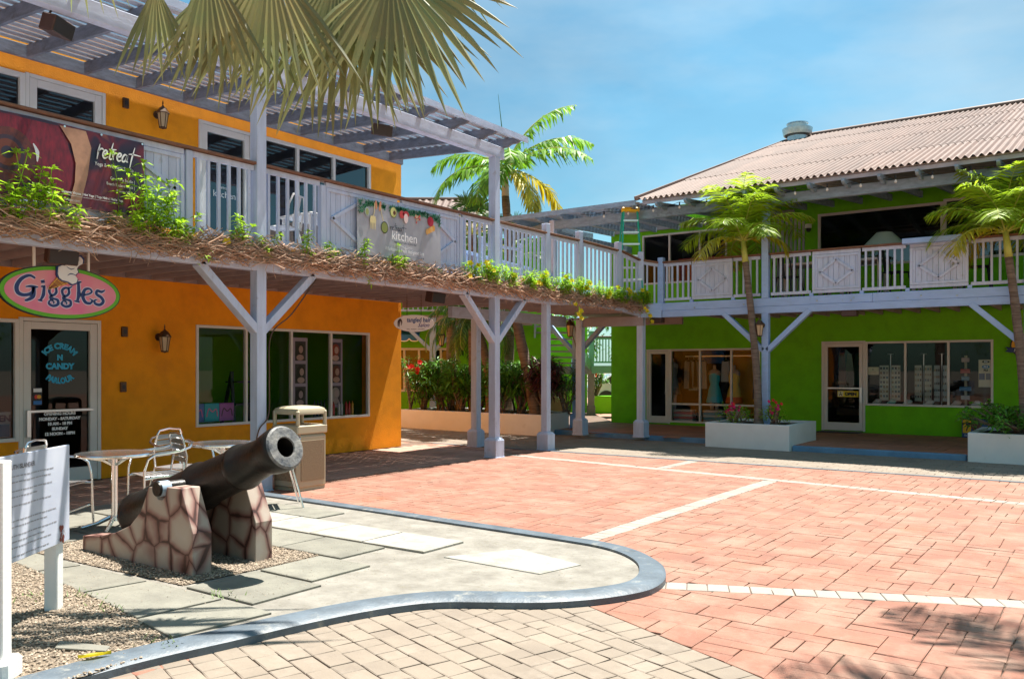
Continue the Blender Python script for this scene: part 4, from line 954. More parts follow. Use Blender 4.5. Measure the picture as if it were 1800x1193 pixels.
# ================================================================ TIMBER: posts, balconies, railings, pergolas
def plinth(b, F, a, bb, z, w=.13, h=.36):
    w2 = w - .035
    V = [F(a + sx * w, bb + sy * w, z) for sx, sy in ((-1, -1), (1, -1), (1, 1), (-1, 1))] + [F(a + sx * w, bb + sy * w, z + h - .05) for sx, sy in ((-1, -1), (1, -1), (1, 1), (-1, 1))] + [F(a + sx * w2, bb + sy * w2, z + h) for sx, sy in ((-1, -1), (1, -1), (1, 1), (-1, 1))]
    b.add(V, [(0, 3, 2, 1), (8, 9, 10, 11)] + [(i, (i + 1) % 4, 4 + (i + 1) % 4, 4 + i) for i in range(4)] + [(4 + i, 4 + (i + 1) % 4, 8 + (i + 1) % 4, 8 + i) for i in range(4)])
def post(F, a, bb, z0, z1, label, hw=.075, braces=(), bz=None, m='wood', base=True, grp='posts carrying the balconies'):
    t = thing('support_post', F(a, bb, z0), label, 'post', grp)
    b = MB(); b.fbox(F, a - hw, a + hw, bb - hw, bb + hw, z0 + (.35 if base else 0), z1); b.build('shaft', M[m], t, bevel=.006)
    if base:
        b = MB(); plinth(b, F, a, bb, z0); b.fbox(F, a - .14, a + .14, bb - .14, bb + .14, z0 - .03, z0 + .012); b.build('plinth', M[m], t, bevel=.004)
    for s_ in braces:
        b = MB(); b.bar(F(a + s_ * hw * .9, bb, bz - .78), F(a + s_ * .88, bb, bz - .02), .10, .14, up=F.n, ext=.03); b.build('brace', M[m], t, bevel=.005)
    return t
# ---- orange side: posts stand 2.87 m off the wall, balcony floor at 3.15
PB = -9.2 - XL                                                     # distance of the post line from the wall
post(FL, 7.12, PB, 0, 5.42, 'two storey post right of the round tables with two braces', braces=(-1, 1), bz=2.9)
post(FL, 12.30, PB, 0, 5.42, 'two storey post at the far end of the orange balcony with two braces', braces=(-1, 1), bz=2.9)
post(FL, 1.9, PB, 0, 5.42, 'nearest post of the orange balcony, out of the picture on the left', braces=(-1, 1), bz=2.9)
post(FL, 14.0, PB, 0, 2.9, 'single storey post beyond the orange balcony, right of the two braced posts', hw=.07)
post(FL, 13.78, -10.78 - XL, 0, 2.86, 'post washed orange on one side, between salon corner and the far braced post', hw=.075)
post(WF, -10.15, 16.90, .1, 2.74, 'post standing on the blue kerb in front of the blue grey post', hw=.08)
post(WF, -11.25, 18.55, .1, 2.70, 'blue grey post behind the kerb with a creeper up its side', hw=.085, m='woodblue', braces=(-1, 1), bz=2.8)
post(WF, -8.70, 17.12, .1, 2.78, 'slender post at the left corner of the green shop front', hw=.075)
post(FG, -5.95, YG - 17.35, .1, 2.75, 'post of the green balcony behind the left coconut palm', braces=(-1, 1), bz=2.78, m='woodblue', hw=.07)
post(FG, -1.28, YG - 17.35, .1, 2.75, 'post of the green balcony behind the right coconut palm', braces=(-1, 1), bz=2.78, m='woodblue', hw=.07)

bal = thing('orange_balcony', (-9.2, 8, 2.9), 'long timber balcony floor over the orange shop fronts', 'balcony')
b = MB(); b.box(-9.26, -9.13, 1.0, 14.05, 2.88, 3.13); b.build('beam', M['woodh'], bal, bevel=.006)
b = MB(); b.box(-10.84, -10.72, 12.95, 17.2, 2.62, 2.84); b.build('beam', M['woodh'], bal, bevel=.006)
b = MB(); b.box(-12.05, -9.27, 12.93, 13.02, 2.86, 3.12); b.build('end_beam', M['joist'], bal)
b = MB(); b.box(-12.06, -12.0, 1.0, 12.9, 2.96, 3.13); b.build('ledger', M['joist'], bal)
y = 1.3
while y < 12.9:
    b = MB(); b.box(-11.99, -9.27, y, y + .045, 2.96, 3.13); b.build('joist', M['joist'], bal); y += .40
for k in range(20):
    x = -12.04 + k * .145
    b = MB(); b.box(x, x + .138, 1.0, 13.0, 3.132, 3.162); b.build('deck_board', M['woodh'], bal)
def railing(F, parent_label, segs, z0, zc, b_, grp='balcony railings', capw=.075, capm='cap', postm='wood', m='wood', floor=None):
    """segs: ('bal',a0,a1) balusters, ('panel',a0,a1) boarded panel with a diamond, ('post',a,top)"""
    t = thing('railing', F((segs[0][1] + segs[-1][1]) / 2, b_, z0), parent_label, 'railing', grp)
    lo = min(s_[1] for s_ in segs); hi = max(s_[2] if s_[0] != 'post' else s_[1] for s_ in segs)
    return t, lo, hi
def handrail(F, t, a0, a1, zc, b_):
    c = MB(); c.bar(F(a0, b_, zc - .018), F(a1, b_, zc - .018), .15, .036); c.build('handrail', M['cap'], t, bevel=.006)
def rail_run(F, t, a0, a1, z0, zc, b_, kind, zcb=None, z0b=None, m='wood', n=None, cap=True, dia=.84):
    """one stretch; heights may fall from (z0,zc) at a0 to (z0b,zcb) at a1; zc is the top of the brown cap"""
    zcb = zc if zcb is None else zcb; z0b = z0 if z0b is None else z0b
    lerp = lambda p, q, a: p + (q - p) * (a - a0) / (a1 - a0)
    if cap:
        c = MB(); c.bar(F(a0, b_, zc - .018), F(a1, b_, zcb - .018), .15, .036); c.build('handrail', M['cap'], t, bevel=.006)
    c = MB(); c.bar(F(a0, b_, zc - .075), F(a1, b_, zcb - .075), .045, .07); c.build('top_rail', M[m], t, bevel=.004)
    c = MB(); c.bar(F(a0, b_, z0 + .02), F(a1, b_, z0b + .02), .045, .06); c.build('bottom_rail', M[m], t, bevel=.004)
    if kind == 'bal':
        k = n or max(2, int((a1 - a0) / .128)); s_ = (a1 - a0) / k
        for i in range(k):
            a = a0 + (i + .5) * s_; c = MB(); c.fbox(F, a - .019, a + .019, b_ - .019, b_ + .019, lerp(z0, z0b, a) + .05, lerp(zc, zcb, a) - .11); c.build('baluster', M[m], t, bevel=.002)
    elif kind == 'panel':
        zb, zt = z0 + .055, zc - .115; k = max(4, int((a1 - a0) / .095)); s_ = (a1 - a0) / k
        for i in range(k):
            c = MB(); c.fbox(F, a0 + i * s_ + .002, a0 + (i + 1) * s_ - .002, b_ - .012, b_ + .008 + (.001 if i % 2 else 0), zb, zt); c.build('panel_board', M[m], t, bevel=.003)
        c = MB()
        c.fbox(F, a0, a0 + .05, b_ + .010, b_ + .03, zb, zt); c.fbox(F, a1 - .05, a1, b_ + .010, b_ + .03, zb, zt); c.fbox(F, a0 + .05, a1 - .05, b_ + .010, b_ + .028, zb, zb + .05); c.fbox(F, a0 + .05, a1 - .05, b_ + .010, b_ + .028, zt - .05, zt)
        c.build('panel_frame', M[m], t, bevel=.003)
        am, zm = (a0 + a1) / 2, (zb + zt) / 2; ra, rz_ = (a1 - a0) / 2 * dia, (zt - zb) / 2 * dia
        P = [(am - ra, zm), (am, zm + rz_), (am + ra, zm), (am, zm - rz_)]
        for i in range(4):
            p, q = P[i], P[(i + 1) % 4]; c = MB(); c.bar(F(p[0], b_ + .026, p[1]), F(q[0], b_ + .026, q[1]), .05, .03, up=F.n, ext=.01); c.build('diamond_batten', M[m], t, bevel=.002)
def newel(F, t, a, b_, z0, z1, hw=.06, m='wood'):
    c = MB(); c.fbox(F, a - hw, a + hw, b_ - hw, b_ + hw, z0, z1); c.build('newel', M[m], t, bevel=.006)
Z0, ZC = 3.28, 4.295
t = thing('railing', (-9.2, 5.5, 3.2), 'left part of the orange balcony railing behind the maroon banner', 'railing', 'balcony railings')
handrail(FL, t, 1.0, 7.04, ZC, PB); rail_run(FL, t, 1.0, 4.45, Z0, ZC, PB, 'bal', cap=False); rail_run(FL, t, 4.45, 6.02, Z0, ZC, PB, 'panel', cap=False); newel(FL, t, 6.08, PB, 3.13, 4.25, .045)
rail_run(FL, t, 6.14, 7.04, Z0, ZC, PB, 'bal', n=6, cap=False)
t = thing('railing', (-9.2, 9.7, 3.2), 'middle part of the orange balcony railing behind the kitchen banner', 'railing', 'balcony railings')
handrail(FL, t, 7.2, 12.22, ZC, PB); rail_run(FL, t, 7.2, 8.16, Z0, ZC, PB, 'bal', n=6, cap=False); newel(FL, t, 8.21, PB, 3.13, 4.2, .045)
rail_run(FL, t, 8.27, 9.74, Z0, ZC, PB, 'panel', cap=False); newel(FL, t, 9.79, PB, 3.13, 4.2, .045); rail_run(FL, t, 9.84, 11.26, Z0, ZC, PB, 'panel', cap=False)
newel(FL, t, 11.31, PB, 3.13, 4.2, .045); rail_run(FL, t, 11.37, 12.22, Z0, ZC, PB, 'bal', n=6, cap=False)
# bridge between the two balconies
def seg_frame(p, q):
    d = Vector((q[0] - p[0], q[1] - p[1], 0)); l = d.length; d.normalize(); return Fr((p[0], p[1], 0), d, (d.y, -d.x, 0)), l
t = thing('bridge_railing', (-9.1, 15, 3.1), 'outer railing of the walkway bridge stepping down between tall white capped posts', 'railing')
BP = [((-9.2, 12.38), 4.29), ((-9.2, 14.0), 4.29), ((-9.10, 15.10), 4.27), ((-8.92, 16.45), 4.20), ((-8.70, 17.10), 4.04), ((-8.32, 17.33), 3.985)]
for i in range(5):
    (p, za), (q, zb) = BP[i], BP[i + 1]; F, l = seg_frame(p, q)
    rail_run(F, t, .06, l - .06, za - 1.0, za, 0, 'bal', zcb=zb, z0b=zb - 1.0)
for i, (p, z) in enumerate(BP[1:5]):
    F, _ = seg_frame(BP[i + 1][0], BP[min(5, i + 2)][0]); newel(F, t, 0, 0, z - 1.3, z + .17, .062)
newel(WF, t, -8.32, 17.36, 2.9, 4.08, .065, 'woodblue')
t = thing('bridge', (-9.9, 15, 2.8), 'timber walkway bridge joining the orange and green balconies', 'bridge')
F, l = seg_frame((-9.2, 14.05), (-8.72, 17.08))
b = MB()                                                            # arched fascia under the bridge
n = 14
top = [(l * i / n, 3.14 - .10 * i / n) for i in range(n + 1)]
bot = [(l * i / n, 2.86 - .10 * i / n + .10 * sin(pi * i / n)) for i in range(n, -1, -1)]
b.prism(F, top + bot, -.05, .05); b.build('arched_beam', M['woodh'], t, bevel=.004)
b = MB(); b.bar((-8.68, 17.06, 2.90), (-8.30, 17.32, 2.90), .10, .32); b.build('beam', M['woodblue'], t, bevel=.005)
b = MB(); b.bar((-10.15, 16.90, 2.66), (-8.62, 17.10, 2.66), .11, .20); b.build('cross_beam', M['joist'], t)
b = MB(); b.bar((-11.2, 18.5, 2.78), (-8.5, 18.9, 2.78), .11, .22); b.build('cross_beam', M['joist'], t)
for k in range(12):
    y = 13.05 + k * .36; xe = -9.22 + max(0, y - 14.05) * .158
    b = MB(); b.box(-10.72, xe, y, y + .045, 2.86, 3.0); b.build('joist', M['joist'], t)
for k in range(30):
    y = 13.02 + k * .145; xe = -9.16 + max(0, y - 14.05) * .158
    b = MB(); b.box(-11.0, xe, y, y + .138, 3.10 - k * .002, 3.13 - k * .002); b.build('deck_board', M['joist'], t)
b = MB(); b.slab([(-11.6, 17.4), (-8.3, 17.4), (-8.3, 21.0), (-11.6, 21.0)], 2.98, 3.04); b.build('landing', M['joist'], t)
t = thing('railing', (-10.8, 15, 3.1), 'inner railing of the bridge seen through the outer balusters', 'railing', 'balcony railings')
F, l = seg_frame((-10.95, 12.9), (-11.2, 17.3)); rail_run(F, t, 0, l, 3.2, 4.12, 0, 'bal', zcb=3.95, z0b=3.1, cap=False, m='woodblue')
# white ladder frame standing on the bridge
t = thing('folding_frame', (-10.0, 13.4, 3.15), 'white H shaped wooden frame standing on the bridge behind the balusters', 'frame')
for (x, y) in ((-9.75, 12.62), (-9.62, 13.75)):
    b = MB(); b.box(x - .035, x + .035, y - .02, y + .02, 3.16, 4.08); b.build('upright', M['wood'], t, bevel=.004)
for z in (3.62, 3.95):
    b = MB(); b.bar((-9.75, 12.64, z), (-9.62, 13.73, z), .03, .05); b.build('rung', M['wood'], t)
# ---- green side balcony
gy = YG - 17.35
bal2 = thing('green_balcony', (-4, 17.35, 2.9), 'timber balcony floor and light blue double beam over the green shop fronts', 'balcony')
b = MB(); b.fbox(FG, -8.27, 5.5, gy - .05, gy + .06, 2.745, 2.888); b.build('lower_beam', M['woodblue'], bal2, bevel=.005)
b = MB(); b.fbox(FG, -8.27, -3.86, gy - .05, gy + .052, 2.892, 3.06); b.build('upper_beam', M['woodblue'], bal2, bevel=.005)
b = MB(); b.fbox(FG, -3.855, 5.5, gy - .05, gy + .054, 2.892, 3.06); b.build('upper_beam', M['woodblue'], bal2, bevel=.005)
for k in range(26):
    y = 17.42 + k * .142
    b = MB(); b.box(-8.25, 5.5, y, y + .135, 3.03, 3.06); b.build('deck_board', M['joist'], bal2)
for k in range(34):
    x = -8.1 + k * .4
    b = MB(); b.box(x, x + .045, 17.42, 21.05, 2.86, 3.025); b.build('joist', M['joist'], bal2)
for (a, z) in ((-7.5, 2.93), (-4.9, 2.96), (-4.25, 2.94), (-4.2, 2.99), (-3.4, 2.95), (-3.0, 2.97), (-2.4, 2.94), (-6.4, 2.95)):
    b = MB(); b.lathe(Matrix.Translation(FG(a, gy + .056, z)) @ Matrix.Rotation(pi / 2, 4, 'X'), [(.018, 0), (.016, .012), (.001, .014)], 8); b.build('bolt', M['galv'], bal2)
t = thing('railing', (-5, 17.35, 3.1), 'sunlit railing of the green balcony with diamond panels', 'railing', 'balcony railings')
z0, zc = 3.12, 3.985
for (k, a0, a1, n) in (('bal', -8.24, -7.60, 5), ('panel', -7.58, -6.66, 0), ('bal', -6.64, -6.06, 4), ('bal', -5.84, -5.03, 6), ('panel', -5.0, -4.08, 0), ('bal', -4.05, -3.27, 6), ('panel', -3.2, -2.22, 0), ('bal', -2.18, 1.5, 28)):
    rail_run(FG, t, a0, a1, z0, zc, gy, k, m='wood', n=n or None, cap=False, dia=.68)
for (a0, a1) in ((-8.26, -6.03), (-5.87, -1.36), (-1.2, 1.5)): handrail(FG, t, a0, a1, zc, gy)
for a in (-7.59, -6.65, -5.02, -4.06, -3.24, -2.2):
    c = MB(); c.fbox(FG, a - .035, a + .035, gy - .03, gy + .03, 3.06, 3.12); c.build('foot', M['woodblue'], t)
newel(FG, t, -5.95, gy, 3.06, 5.02, .07, 'woodblue'); newel(FG, t, -1.28, gy, 3.06, 5.02, .07, 'woodblue')
b = MB(); b.fbox(FG, -3.30, -2.3, gy + .0, gy + .22, 3.93, 4.03); tag(b.build('planter_shelf', M['woodblue'], bevel=.008), 'light blue shelf box on the railing of the green balcony', 'shelf')
t = thing('slatted_screen', (-5.6, 18.4, 3.1), 'pale louvred slat screen on the green balcony behind the left palm', 'screen')
for k in range(9):
    b = MB(); b.box(-6.0 + k * .03, -5.96 + k * .03, 17.6 + k * .2, 17.66 + k * .2, 3.1, 4.9); b.build('slat', M['slat'], t)

# ---- pergola over the orange balcony
pg = thing('orange_pergola', (-9.2, 8, 5.4), 'weathered grey pergola with open slats over the orange balcony', 'pergola')
b = MB(); b.box(-9.27, -9.13, 1.0, 12.52, 5.42, 5.63); b.build('beam', M['woodh'], pg, bevel=.006)
b = MB(); b.box(-12.05, -11.99, 1.0, 12.9, 5.80, 5.97); b.build('ledger', M['weather'], pg, bevel=.004)
def rafter(P, hgt, F, a, zt0, b0, b1, slope, parent, m='weather', curl=.30, th=.05, zdown=.15):
    """rafter in plane a = const of frame F from b0 (wall) to b1 with a scrolled tail"""
    zt = lambda b_: zt0 + slope * (b_ - b0)
    n = 8
    prof = [(b0, zt(b0)), (b1, zt(b1)), (b1, zt(b1) - .045)]
    for i in range(1, n + 1):
        s_ = i / n; x = b1 - curl * s_
        prof.append((x, zt(x) - .045 - (zdown - .045) * (s_ ** .8) - .018 * sin(s_ * 2 * pi)))
    prof.append((b0, zt(b0) - zdown))
    k = len(prof); mb = MB()
    V = [F(a - th / 2, p[0], p[1]) for p in prof] + [F(a + th / 2, p[0], p[1]) for p in prof]
    mb.add(V, [tuple(range(k)), tuple(range(2 * k - 1, k - 1, -1))] + [(i, i + k, (i + 1) % k + k, (i + 1) % k) for i in range(k)])
    return mb.build('rafter', M[m], parent, bevel=.003)
SLp = -.060
for k in range(-5, 9):
    a = 5.51 + .785 * k
    rafter(None, 0, FL, a, 5.965, .09, 3.33, SLp, pg, th=.055, zdown=.165)
rafter(None, 0, FL, 12.50, 5.965, .09, 3.33, SLp, pg, th=.055, zdown=.165)
for k in range(22):
    bb = .14 + k * .188
    if bb > 3.2: break
    z = 5.972 + SLp * (bb - .09)
    b = MB(); b.fbox(FL, 1.0, 12.62 + (k % 3) * .015, bb, bb + .108, z, z + .016); b.build('slat', M['slat'], pg)
b = MB(); b.fbox(FL, 1.0, 12.66, 3.34, 3.37, 5.69, 5.79); b.build('edge_board', M['woodh'], pg)
def speaker(p, rz, tilt, label):
    t = thing('loudspeaker', p, label, 'speaker', 'brown outdoor loudspeakers')
    R = Matrix.Translation(p) @ Matrix.Rotation(rz, 4, 'Z') @ Matrix.Rotation(tilt, 4, 'X')
    pr = [(-.17, .10), (.17, .10), (.12, -.11), (-.12, -.11)]
    b = MB(); V = [R @ Vector((x, y, z)) for z in (-.09, .09) for x, y in pr]
    b.add(V, [(3, 2, 1, 0), (4, 5, 6, 7)] + [(i, (i + 1) % 4, (i + 1) % 4 + 4, i + 4) for i in range(4)]); b.build('cabinet', M['speaker'], t, bevel=.012)
    b = MB(); V = [R @ Vector((x * .93, .105, z * .88)) for z in (-.09, .09) for x in (-.17, .17)]; b.add(V, [(0, 1, 3, 2)]); b.build('grille', M['black'], t, norm=False)
    b = MB(); b.tube([R @ Vector((0, -.10, 0)), R @ Vector((0, -.14, .06)), R @ Vector((0, -.10, .16))], .012, 6); b.build('bracket', M['black'], t)
speaker(Vector((-9.42, 4.62, 5.33)), -pi / 2 + .5, -.3, 'brown loudspeaker under the upper left pergola beam')
speaker(Vector((-9.55, 9.75, 5.40)), -pi / 2 - .4, -.3, 'brown loudspeaker hanging in the middle of the orange pergola')
speaker(Vector((-9.5, 11.0, 2.82)), -pi / 2, -.2, 'brown loudspeaker under the orange balcony left of the oval hair sign')
speaker(Vector((-9.6, 4.75, 2.86)), -pi / 2, -.2, 'brown loudspeaker above the pink ice cream sign')

# ---- pergola over the green balcony
pg2 = thing('green_pergola', (-6, 17.35, 5), 'grey timber pergola along the front of the green building', 'pergola')
b = MB(); b.box(-11.2, 5.6, 17.29, 17.41, 4.98, 5.18); b.build('beam', M['weatherblue'], pg2, bevel=.006)
b = MB(); b.bar((-11.25, 17.38, 5.08), (-13.2, 18.3, 5.08), .11, .20); b.build('beam', M['weatherblue'], pg2, bevel=.006)
b = MB(); b.bar((-11.2, 17.45, 4.87), (-11.0, 21.0, 4.87), .10, .18); b.build('cross_beam', M['weatherblue'], pg2)
b = MB(); b.box(-11.6, -6.5, 20.98, 21.05, 5.36, 5.52); b.build('ledger', M['joist'], pg2)
b = MB(); b.box(-11.26, -11.12, 17.28, 17.42, 3.0, 5.2); b.build('corner_post', M['wood'], pg2, bevel=.005)
for k, x in enumerate([-12.1, -11.42, -10.76, -10.13, -9.48, -8.83, -8.17] + [-7.5 + .645 * i for i in range(20)]):
    roofed = x > -8.6
    rafter(None, 0, FG, x, 5.42 if not roofed else 5.62, .3 if not roofed else .1, YG - 16.78, -.030 if not roofed else -.095, pg2, zdown=.15, th=.06, m='weatherblue')
for k in range(24):
    y = 16.78 + k * .175
    x1 = -8.7; z = 5.27 + .03 * (y - 16.78) + .012
    if y > 20.7: break
    b = MB(); b.box(-12.35 + .12 * (y - 16.8), x1, y, y + .11, z, z + .022); b.build('slat', M['slat'], pg2)
b = MB(); b.box(-12.4, -8.66, 16.74, 16.77, 5.20, 5.31); b.build('edge_board', M['weatherblue'], pg2)
# string of bulbs
t = thing('string_lights', (-5, 17.1, 5.1), 'string of bare bulbs on black cable under the green eave', 'string lights')
b = MB(); pts = []
xs = [-10.2 + .62 * i for i in range(16)]
for i in range(len(xs) - 1):
    for k in range(5):
        s_ = k / 5; pts.append((xs[i] + (xs[i + 1] - xs[i]) * s_, 17.0, 5.20 - .05 * sin(pi * s_)))
b.tube(pts, .006, 5); b.build('cable', M['black'], t)
for x in xs[1:-1]:
    b = MB(); b.lathe(Matrix.Translation((x, 17.0, 5.08)), [(.001, -.03), (.022, -.015), (.026, .01), (.014, .04)], 8); b.build('bulb', paint((.8, .8, .75), .2), t, smooth=True)
    b = MB(); b.lathe(Matrix.Translation((x, 17.0, 5.08)), [(.015, .04), (.015, .12)], 8); b.build('socket', M['black'], t)
lantern(Fr((0, 17.28, 0), (1, 0, 0), (0, -1, 0)), -6.0, 2.45, 'lantern on the green balcony post behind the left coconut palm')
# green stepladder with yellow top on the green balcony
t = thing('stepladder', (-8.98, 17.05, 3.06), 'green fibreglass stepladder with yellow top where the bridge meets the green balcony', 'ladder')
LFr = Fr((-8.95, 17.08, 3.06), (ct, st, 0), (st, -ct, 0)); H_ = 2.13
for s_ in (-1, 1):
    b = MB(); b.bar(LFr(s_ * .26, .20, 0), LFr(s_ * .15, .02, H_ - .05), .03, .075, up=(st, -ct, 0)); b.build('rail', M['fibre_g'], t)
    b = MB(); b.bar(LFr(s_ * .34, -.22, 0), LFr(s_ * .17, -.04, H_ - .05), .03, .04, up=(st, -ct, 0)); b.build('rear_leg', M['fibre_g'], t)
for k in range(7):
    f = (k + 1) / 8; hw = .26 - .11 * f
    b = MB(); b.bar(LFr(-hw, .20 - .18 * f, H_ * f), LFr(hw, .20 - .18 * f, H_ * f), .09, .035); b.build('step', M['alus'], t)
    if k % 2: b = MB(); b.bar(LFr(-hw - .04, -.22 + .18 * f, H_ * f), LFr(hw + .04, -.22 + .18 * f, H_ * f), .03, .03); b.build('rear_brace', M['alus'], t)
b = MB(); b.fbox(LFr, -.20, .20, -.10, .10, H_ - .06, H_ + .03); b.build('top_cap', M['yellow'], t, bevel=.015)
# upstairs furniture
def slat_chair(p, rz, label, m, grp=None, s=1.0):
    t = thing('metal_chair', p, label, 'chair', grp, rz); F = Fr((0, 0, 0), (1, 0, 0), (0, 1, 0))
    b = MB(); b.box(-.20, .20, -.20, .20, .44, .46); b.build('seat', m, t, bevel=.01, local=True)
    for sx, sy in ((-1, -1), (1, -1), (1, 1), (-1, 1)):
        b = MB(); b.tube([(sx * .17, sy * .17, .44), (sx * .23, sy * .23, 0)], .016, 8); b.build('leg', m, t, local=True, smooth=True)
    b = MB(); b.tube([(-.20, .19, .44), (-.22, .24, .75), (-.15, .27, .90), (.15, .27, .90), (.22, .24, .75), (.20, .19, .44)], .014, 8); b.build('back_frame', m, t, local=True, smooth=True)
    b = MB(); b.add([(-.06, .20, .46), (.06, .20, .46), (.08, .272, .89), (-.08, .272, .89)], [(0, 1, 2, 3)]); b.build('back_splat', m, t, local=True)
    return t
slat_chair((-9.75, 7.95, 3.162), -1.2, 'white metal chair behind the orange balcony balusters', M['white'])
t = thing('balcony_table', (-10.0, 8.75, 3.162), 'white slatted table behind the orange balcony railing', 'table')
b = MB(); b.box(-10.35, -9.65, 8.4, 9.2, 3.87, 3.91); b.build('tabletop', M['white'], t, bevel=.008)
for sx in (-10.3, -9.7):
    for sy in (8.45, 9.15): b = MB(); b.box(sx - .025, sx + .025, sy - .025, sy + .025, 3.162, 3.87); b.build('leg', M['white'], t)
for k, (x, lab) in enumerate(((-5.4, 'left'), (-4.25, 'middle'), (-2.9, 'right'))):
    t = thing('cafe_table', (x, 18.4, 3.06), lab + ' cream table behind the railing of the green balcony', 'table')
    b = MB(); b.box(x - .4, x + .4, 18.0, 18.75, 3.78, 3.83); b.build('tabletop', paint((.72, .60, .50)), t, bevel=.008)
    for sx in (-.36, .36):
        for sy in (18.05, 18.7): b = MB(); b.box(x + sx - .035, x + sx + .035, sy - .035, sy + .035, 3.06, 3.78); b.build('leg', paint((.72, .60, .50)), t)
pc = None
for k, (x, y, rz, lab) in enumerate(((-5.62, 17.8, 2.8, 'black chair left of the screen table on the green balcony'), (-4.75, 18.2, -1.2, 'black chair between the cream tables of the green balcony'), (-3.6, 18.1, 1.3, 'black chair behind the balusters left of the blue shelf box'), (-2.15, 18.0, -1.4, 'black chair behind the balusters right of the blue shelf box'))):
    slat_chair((x, y, 3.06), rz, lab, M['black'], 'black chairs on the green balcony')
# pale lamp shade seen over the railing
b = MB(); b.lathe(Matrix.Translation((-4.0, 19.0, 4.15)), [(.45, 0), (.16, .30), (.001, .31)], 24); b.lathe(Matrix.Translation((-4.0, 19.0, 3.06)), [(.15, 0), (.02, .03), (.02, 1.1)], 12)
tag(b.build('floor_lamp', paint((.55, .62, .52)), smooth=True), 'pale green shaded lamp on the green balcony before the big window', 'lamp')
# ================================================================ SIGNS AND BANNERS
# maroon yoga banner
F = FL; bb = PB + .085
t = thing('yoga_banner', (-9.1, 4.2, 3.3), 'maroon yoga studio banner tied to the left of the orange balcony railing', 'banner')
def grad(name, cols, sc, seed):
    m = bpy.data.materials.new(name); m.use_nodes = True; nt = m.node_tree; nd = nt.nodes; lk = nt.links.new; bs = nd['Principled BSDF']; bs.inputs['Roughness'].default_value = .45
    g = nd.new('ShaderNodeNewGeometry'); mp_ = nd.new('ShaderNodeMapping'); mp_.inputs['Location'].default_value = (seed, seed * .7, 0); mp_.inputs['Scale'].default_value = (1, sc, sc * .8)
    n = nd.new('ShaderNodeTexNoise'); n.inputs['Scale'].default_value = 1; n.inputs['Detail'].default_value = 1.5; n.inputs['Distortion'].default_value = .6
    r = nd.new('ShaderNodeValToRGB'); els = r.color_ramp.elements
    while len(els) < len(cols): els.new(.5)
    for i, (p, c) in enumerate(cols): els[i].position = p; els[i].color = (*c, 1)
    lk(g.outputs['Position'], mp_.inputs['Vector']); lk(mp_.outputs[0], n.inputs['Vector']); lk(n.outputs['Fac'], r.inputs['Fac']); lk(r.outputs['Color'], bs.inputs['Base Color']); return m
mb1 = grad('banner_maroon', [(.30, (.015, .02, .05)), (.42, (.05, .02, .05)), (.52, (.20, .02, .04)), (.62, (.10, .02, .05)), (.72, (.42, .13, .08))], 3.4, 2.3)
n = 22; b = MB(); V = []
for j in range(5):
    for i in range(n + 1):
        a = 2.3 + (5.46 - 2.3) * i / n; z = 3.34 + (4.20 - 3.34) * j / 4; V.append(F(a, bb + .012 * sin(a * 5) * (1 - j / 4) , z - .012 * abs(sin(a * 2.2)) * (j == 4)))
b.add(V, [(j * (n + 1) + i, j * (n + 1) + i + 1, (j + 1) * (n + 1) + i + 1, (j + 1) * (n + 1) + i) for j in range(4) for i in range(n)])
b.build('cloth', mb1, t, norm=False, smooth=2)
pb = bb + .016
def poly(pts, m, b_, nm='printed_shape'):
    mm = MB(); mm.add([F(a, b_, z) for a, z in pts], [tuple(range(len(pts)))]); return mm.build(nm, m, t, norm=False)
poly([(4.50, 4.17), (4.78, 4.17), (4.84, 4.0), (4.80, 3.7), (4.72, 3.36), (4.60, 3.36), (4.66, 3.6), (4.67, 3.8), (4.62, 4.0)], mat('skin_print', (.50, .27, .17), .5, var=.3, vscale=5), pb)
poly([(2.4, 4.18), (4.48, 4.16), (4.58, 4.0), (4.64, 3.8), (4.63, 3.6), (4.56, 3.36), (4.34, 3.36), (4.28, 3.6), (4.2, 3.9), (4.05, 4.02), (3.6, 4.04), (2.4, 4.04)], mat('shawl_print', (.24, .008, .03), .5, col2=(.09, .004, .02), vscale=9, stretch=(1, 3, 1)), pb + .001)
mm = MB(); disc(mm, F, 4.00, 3.74, .26, .30, pb + .002); mm.build('singing_bowl', mat('bowl_print', (.16, .03, .02), .4, col2=(.06, .015, .02), vscale=18), t, norm=False)
for r_, cc in ((.17, (.04, .02, .04)), (.13, (.15, .035, .02)), (.06, (.03, .02, .05))):
    mm = MB(); disc(mm, F, 3.98, 3.78, r_, r_ * 1.05, pb + .0022 + (.2 - r_) * .01); mm.build('bowl_ring', paint(cc), t, norm=False)
mm = MB(); ribbon(mm, F, [(4.23, 3.92), (4.27, 3.84), (4.27, 3.74)], [.01, .04, .01], pb + .004); mm.build('highlight', paint((.6, .65, .7)), t, norm=False)
mm = MB(); k = .001
def stroke(pts, w=.018, dx=0, dz=0, sc=1.0, sh=0): ribbon(mm, F, [((x + y * sh) * sc + dx, y * sc + dz) for x, y in pts], w, pb + .003)
